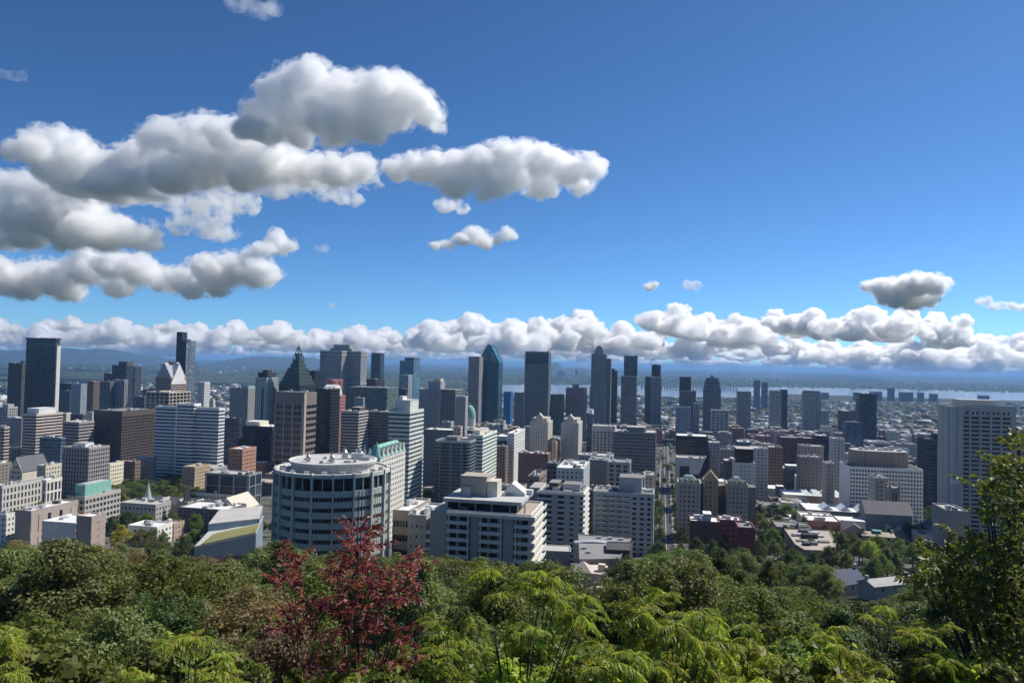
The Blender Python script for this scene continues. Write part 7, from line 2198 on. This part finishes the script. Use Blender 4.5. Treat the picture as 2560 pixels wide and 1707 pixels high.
RED_SPRAY = [spray_mesh(SR, 13, .125, .17, .26), spray_mesh(SR, 11, .14, .16, .22), spray_mesh(SR, 15, .11, .18, .30)]
GLOSS_SPRAY = [spray_mesh(SR, 16, .105, .30, .34), spray_mesh(SR, 18, .095, .32, .38), spray_mesh(SR, 14, .115, .28, .30)]
for m_ in RED_SPRAY: m_.materials.append(LEAF['red'])
for m_ in GLOSS_SPRAY: m_.materials.append(LEAF['glossy'])

def sprayed(name, label, cat, blobs, d, dj, count, meshes, base, girth, seed, scale=1.0, stuff=0, leafkind=None, leafsize=.1):
    rg = random.Random(seed)
    root = thing(name, label, cat, base)
    tot = sum(b[2] ** 2 for b in blobs)
    tips = []
    def spot(b):
        a, q = rg.uniform(0, 6.28), math.sqrt(rg.random())
        return in_pic(b[0] + math.cos(a) * q * b[2], b[1] + math.sin(a) * q * b[2], d + rg.uniform(-dj, dj))
    for b in blobs:
        for _ in range(max(2, round(count * b[2] ** 2 / tot))):
            p = spot(b)
            tips.append(p)
            o = bpy.data.objects.new('leaf_spray', rg.choice(meshes))
            COL.objects.link(o)
            o.parent = root
            o.location = p - base
            o.rotation_euler = (rg.uniform(-.7, .7), rg.uniform(-.9, .35), rg.uniform(0, 6.28))
            s = scale * rg.uniform(.75, 1.2)
            o.scale = (s, s, s)
    cents = [in_pic(b[0], b[1], d) for b in blobs]
    put('branch', stems(root, Vector(), [c - base for c in cents] + [t - base for t in tips[::9]], girth, rng=rg), TWIG, root)
    if stuff:
        C = []
        for b in blobs:
            for _ in range(round(stuff * b[2] ** 2 / tot)):
                C.append(spot(b) - base)
        C = np.array([list(c) for c in C])
        r2 = np.random.default_rng(seed)
        V, F = kites(C, unit(r2.normal(size=C.shape) + np.array([0, -.2, .8])), leafsize * r2.uniform(.7, 1.3, len(C)), .55, r2)
        o = put('foliage', mesh_np('foliage', V, F), LEAF[leafkind], root)
        o['kind'] = 'stuff'
    return root
red_blobs = [(828, 1215, 20), (822, 1245, 30), (835, 1290, 40), (775, 1320, 30), (868, 1335, 40), (668, 1290, 28), (650, 1340, 28), (725, 1385, 34), (800, 1385, 42), (890, 1375, 34), (945, 1300, 28), (940, 1350, 30),
             (645, 1425, 30), (705, 1450, 26), (765, 1475, 30), (850, 1440, 34), (920, 1460, 26), (955, 1525, 26), (800, 1535, 30), (715, 1545, 28), (880, 1540, 26)]
bx = in_pic(840, 1700, 11.0)
sprayed('red_leaved_shrub', 'tall shrub with dark red autumn leaves in front of the round building', 'shrub', red_blobs, 11.0, .9, 285, RED_SPRAY, Vector((bx.x, 11.0, ground(bx.x, 11.0))), .022, 12, .9, 260, 'red', .10)
g_blobs = [(2340, 1010, 26), (2310, 1075, 30), (2348, 1085, 36), (2262, 1115, 22), (2340, 1150, 44), (2275, 1180, 26), (2335, 1225, 40), (2240, 1262, 36), (2195, 1275, 26), (2140, 1292, 30), (2300, 1290, 42), (2180, 1325, 40), (2250, 1345, 44), (2335, 1345, 52), (2120, 1350, 24),
           (2225, 1400, 36), (2310, 1420, 50), (2348, 1500, 52), (2285, 1510, 30)]
bx = in_pic(2440, 1700, 14.0)
sprayed('leafy_tree', 'dark leafy tree reaching in from the right edge, leaves catching the sun', 'tree', g_blobs, 13.6, 1.5, 280, GLOSS_SPRAY, Vector((bx.x, 14.0, ground(bx.x, 14.0))), .06, 13, 1.15, 4200, 'glossy', .12)

# shrubs filling the bank
BR = random.Random(61)
BANKS = [(60, 1440, 9.5, 'mid'), (130, 1455, 9.8, 'mid'), (210, 1460, 9.2, 'mid'), (260, 1520, 8.0, 'dark'), (30, 1530, 7.6, 'mid'), (150, 1540, 7.4, 'mid'), (330, 1545, 7.6, 'mid'), (520, 1540, 8.2, 'mid'), (580, 1490, 9.6, 'mid'), (620, 1520, 8.6, 'mid'), (560, 1560, 7.2, 'dark'),
         (690, 1500, 10, 'mid'), (760, 1420, 13, 'mid'), (900, 1425, 13, 'olive'), (1000, 1400, 13, 'mid'), (1000, 1480, 10, 'mid'), (1050, 1430, 12, 'mid'), (850, 1500, 9, 'mid'), (930, 1545, 7.6, 'lime'), (1010, 1540, 7.4, 'lime'), (1100, 1545, 7.0, 'lime'), (1190, 1530, 7.2, 'lime'), (1280, 1530, 7.6, 'lime'), (1350, 1480, 9.5, 'mid'),
         (1330, 1550, 6.8, 'lime'), (1400, 1440, 12, 'mid'), (1400, 1550, 7, 'mid'), (1600, 1440, 11, 'mid'), (1640, 1390, 13, 'lime'), (1720, 1365, 14.5, 'mid'), (1800, 1380, 13.5, 'mid'), (1660, 1460, 10.5, 'lime'), (1740, 1440, 11, 'lime'), (1820, 1430, 11.5, 'mid'), (1880, 1400, 13, 'mid'),
         (1600, 1530, 8, 'lime'), (1680, 1520, 8.4, 'lime'), (1760, 1500, 9, 'lime'), (1840, 1490, 9.4, 'mid'), (1910, 1470, 10, 'mid'), (1700, 1555, 7, 'lime'), (1800, 1550, 7.2, 'lime'), (1890, 1540, 7.6, 'lime'), (1970, 1520, 8.4, 'mid'), (2060, 1530, 8.2, 'mid'), (2140, 1530, 8.4, 'mid'), (2220, 1520, 9, 'mid'),
         (2300, 1540, 8, 'lime'), (2000, 1560, 7, 'lime'), (2120, 1565, 7, 'lime'), (2350, 1480, 10, 'mid'), (460, 1500, 11, 'mid'), (380, 1500, 11, 'dark'), (300, 1480, 12, 'dark'), (1530, 1500, 10, 'mid'), (1260, 1470, 11.5, 'mid'), (1130, 1480, 11.5, 'mid')]
for q_ in range(58):
    x = 20 + 2340 * (q_ + BR.uniform(-.4, .4)) / 58
    y = BR.uniform(1435, 1560) if x < 560 or x > 1250 else BR.uniform(1475, 1560)
    if 1450 < x < 1620:
        y = max(y, 1500)
    BANKS.append((x, y, 6.6 + (1568 - y) / 128 * 5.2 + BR.uniform(0, 1), BR.choice(['mid', 'lime', 'mid', 'lime', 'mid'] if x < 1150 else ['lime', 'lime', 'mid', 'lime', 'lime'])))
for (x, y, d, kind) in BANKS:
    p = in_pic(x, y + 12, d)
    g = ground(p.x, d)
    tree(p.x, d, max(2.5, p.z - g), BR.choice(BUSH), kind, BR.uniform(.9, 1.15), 'bank_shrub', cat='shrub')

# ---------------------------------------------------------------- labels of trees and shrubs
SHORT = [(330, 'the long white-roofed lab'), (640, 'the wedge-roofed hall'), (1000, 'the round building'), (1400, 'the white balconied apartments'), (1560, 'the grey flat-roofed school'), (1880, 'the long street'), (2110, 'the blue-roofed house'), (9999, 'the tall concrete tower')]
by = {}
for (r, (px, py), kind, h, dep, proto) in TREES:
    s = next(t for lim, t in SHORT if px < lim)
    nm = r.name.split('.')[0]
    if nm == 'bank_shrub':
        lb, gr = f'{WORD[kind]} leafy shrub on the bank below {s}', 'shrubs on the bank in front'
    elif nm == 'young_tree':
        lb, gr = f'{WORD[kind]} young tree just beyond the bank below {s}', 'young trees below the bank'
    elif dep < 270 and not (py < 1330):
        row = 'in the near woods' if dep < 110 else 'in the middle woods' if dep < 190 else 'at the far woodland edge'
        lb, gr = f'{WORD[kind]} tree {row} below {s}', 'trees of the wooded slope'
    else:
        ref = REL(px, py)
        lb, gr = f'{WORD[kind]} city tree near {ref[0]}', 'trees among the buildings'
    r['group'] = gr
    by.setdefault(lb, []).append((px, r))
for lb, rs in by.items():
    rs.sort(key=lambda t: t[0])
    for i, (px, r) in enumerate(rs):
        r['label'] = lb if len(rs) == 1 else lb + (', leftmost' if i == 0 else ', rightmost' if i == len(rs) - 1 else f', {ORD[i]} from left')
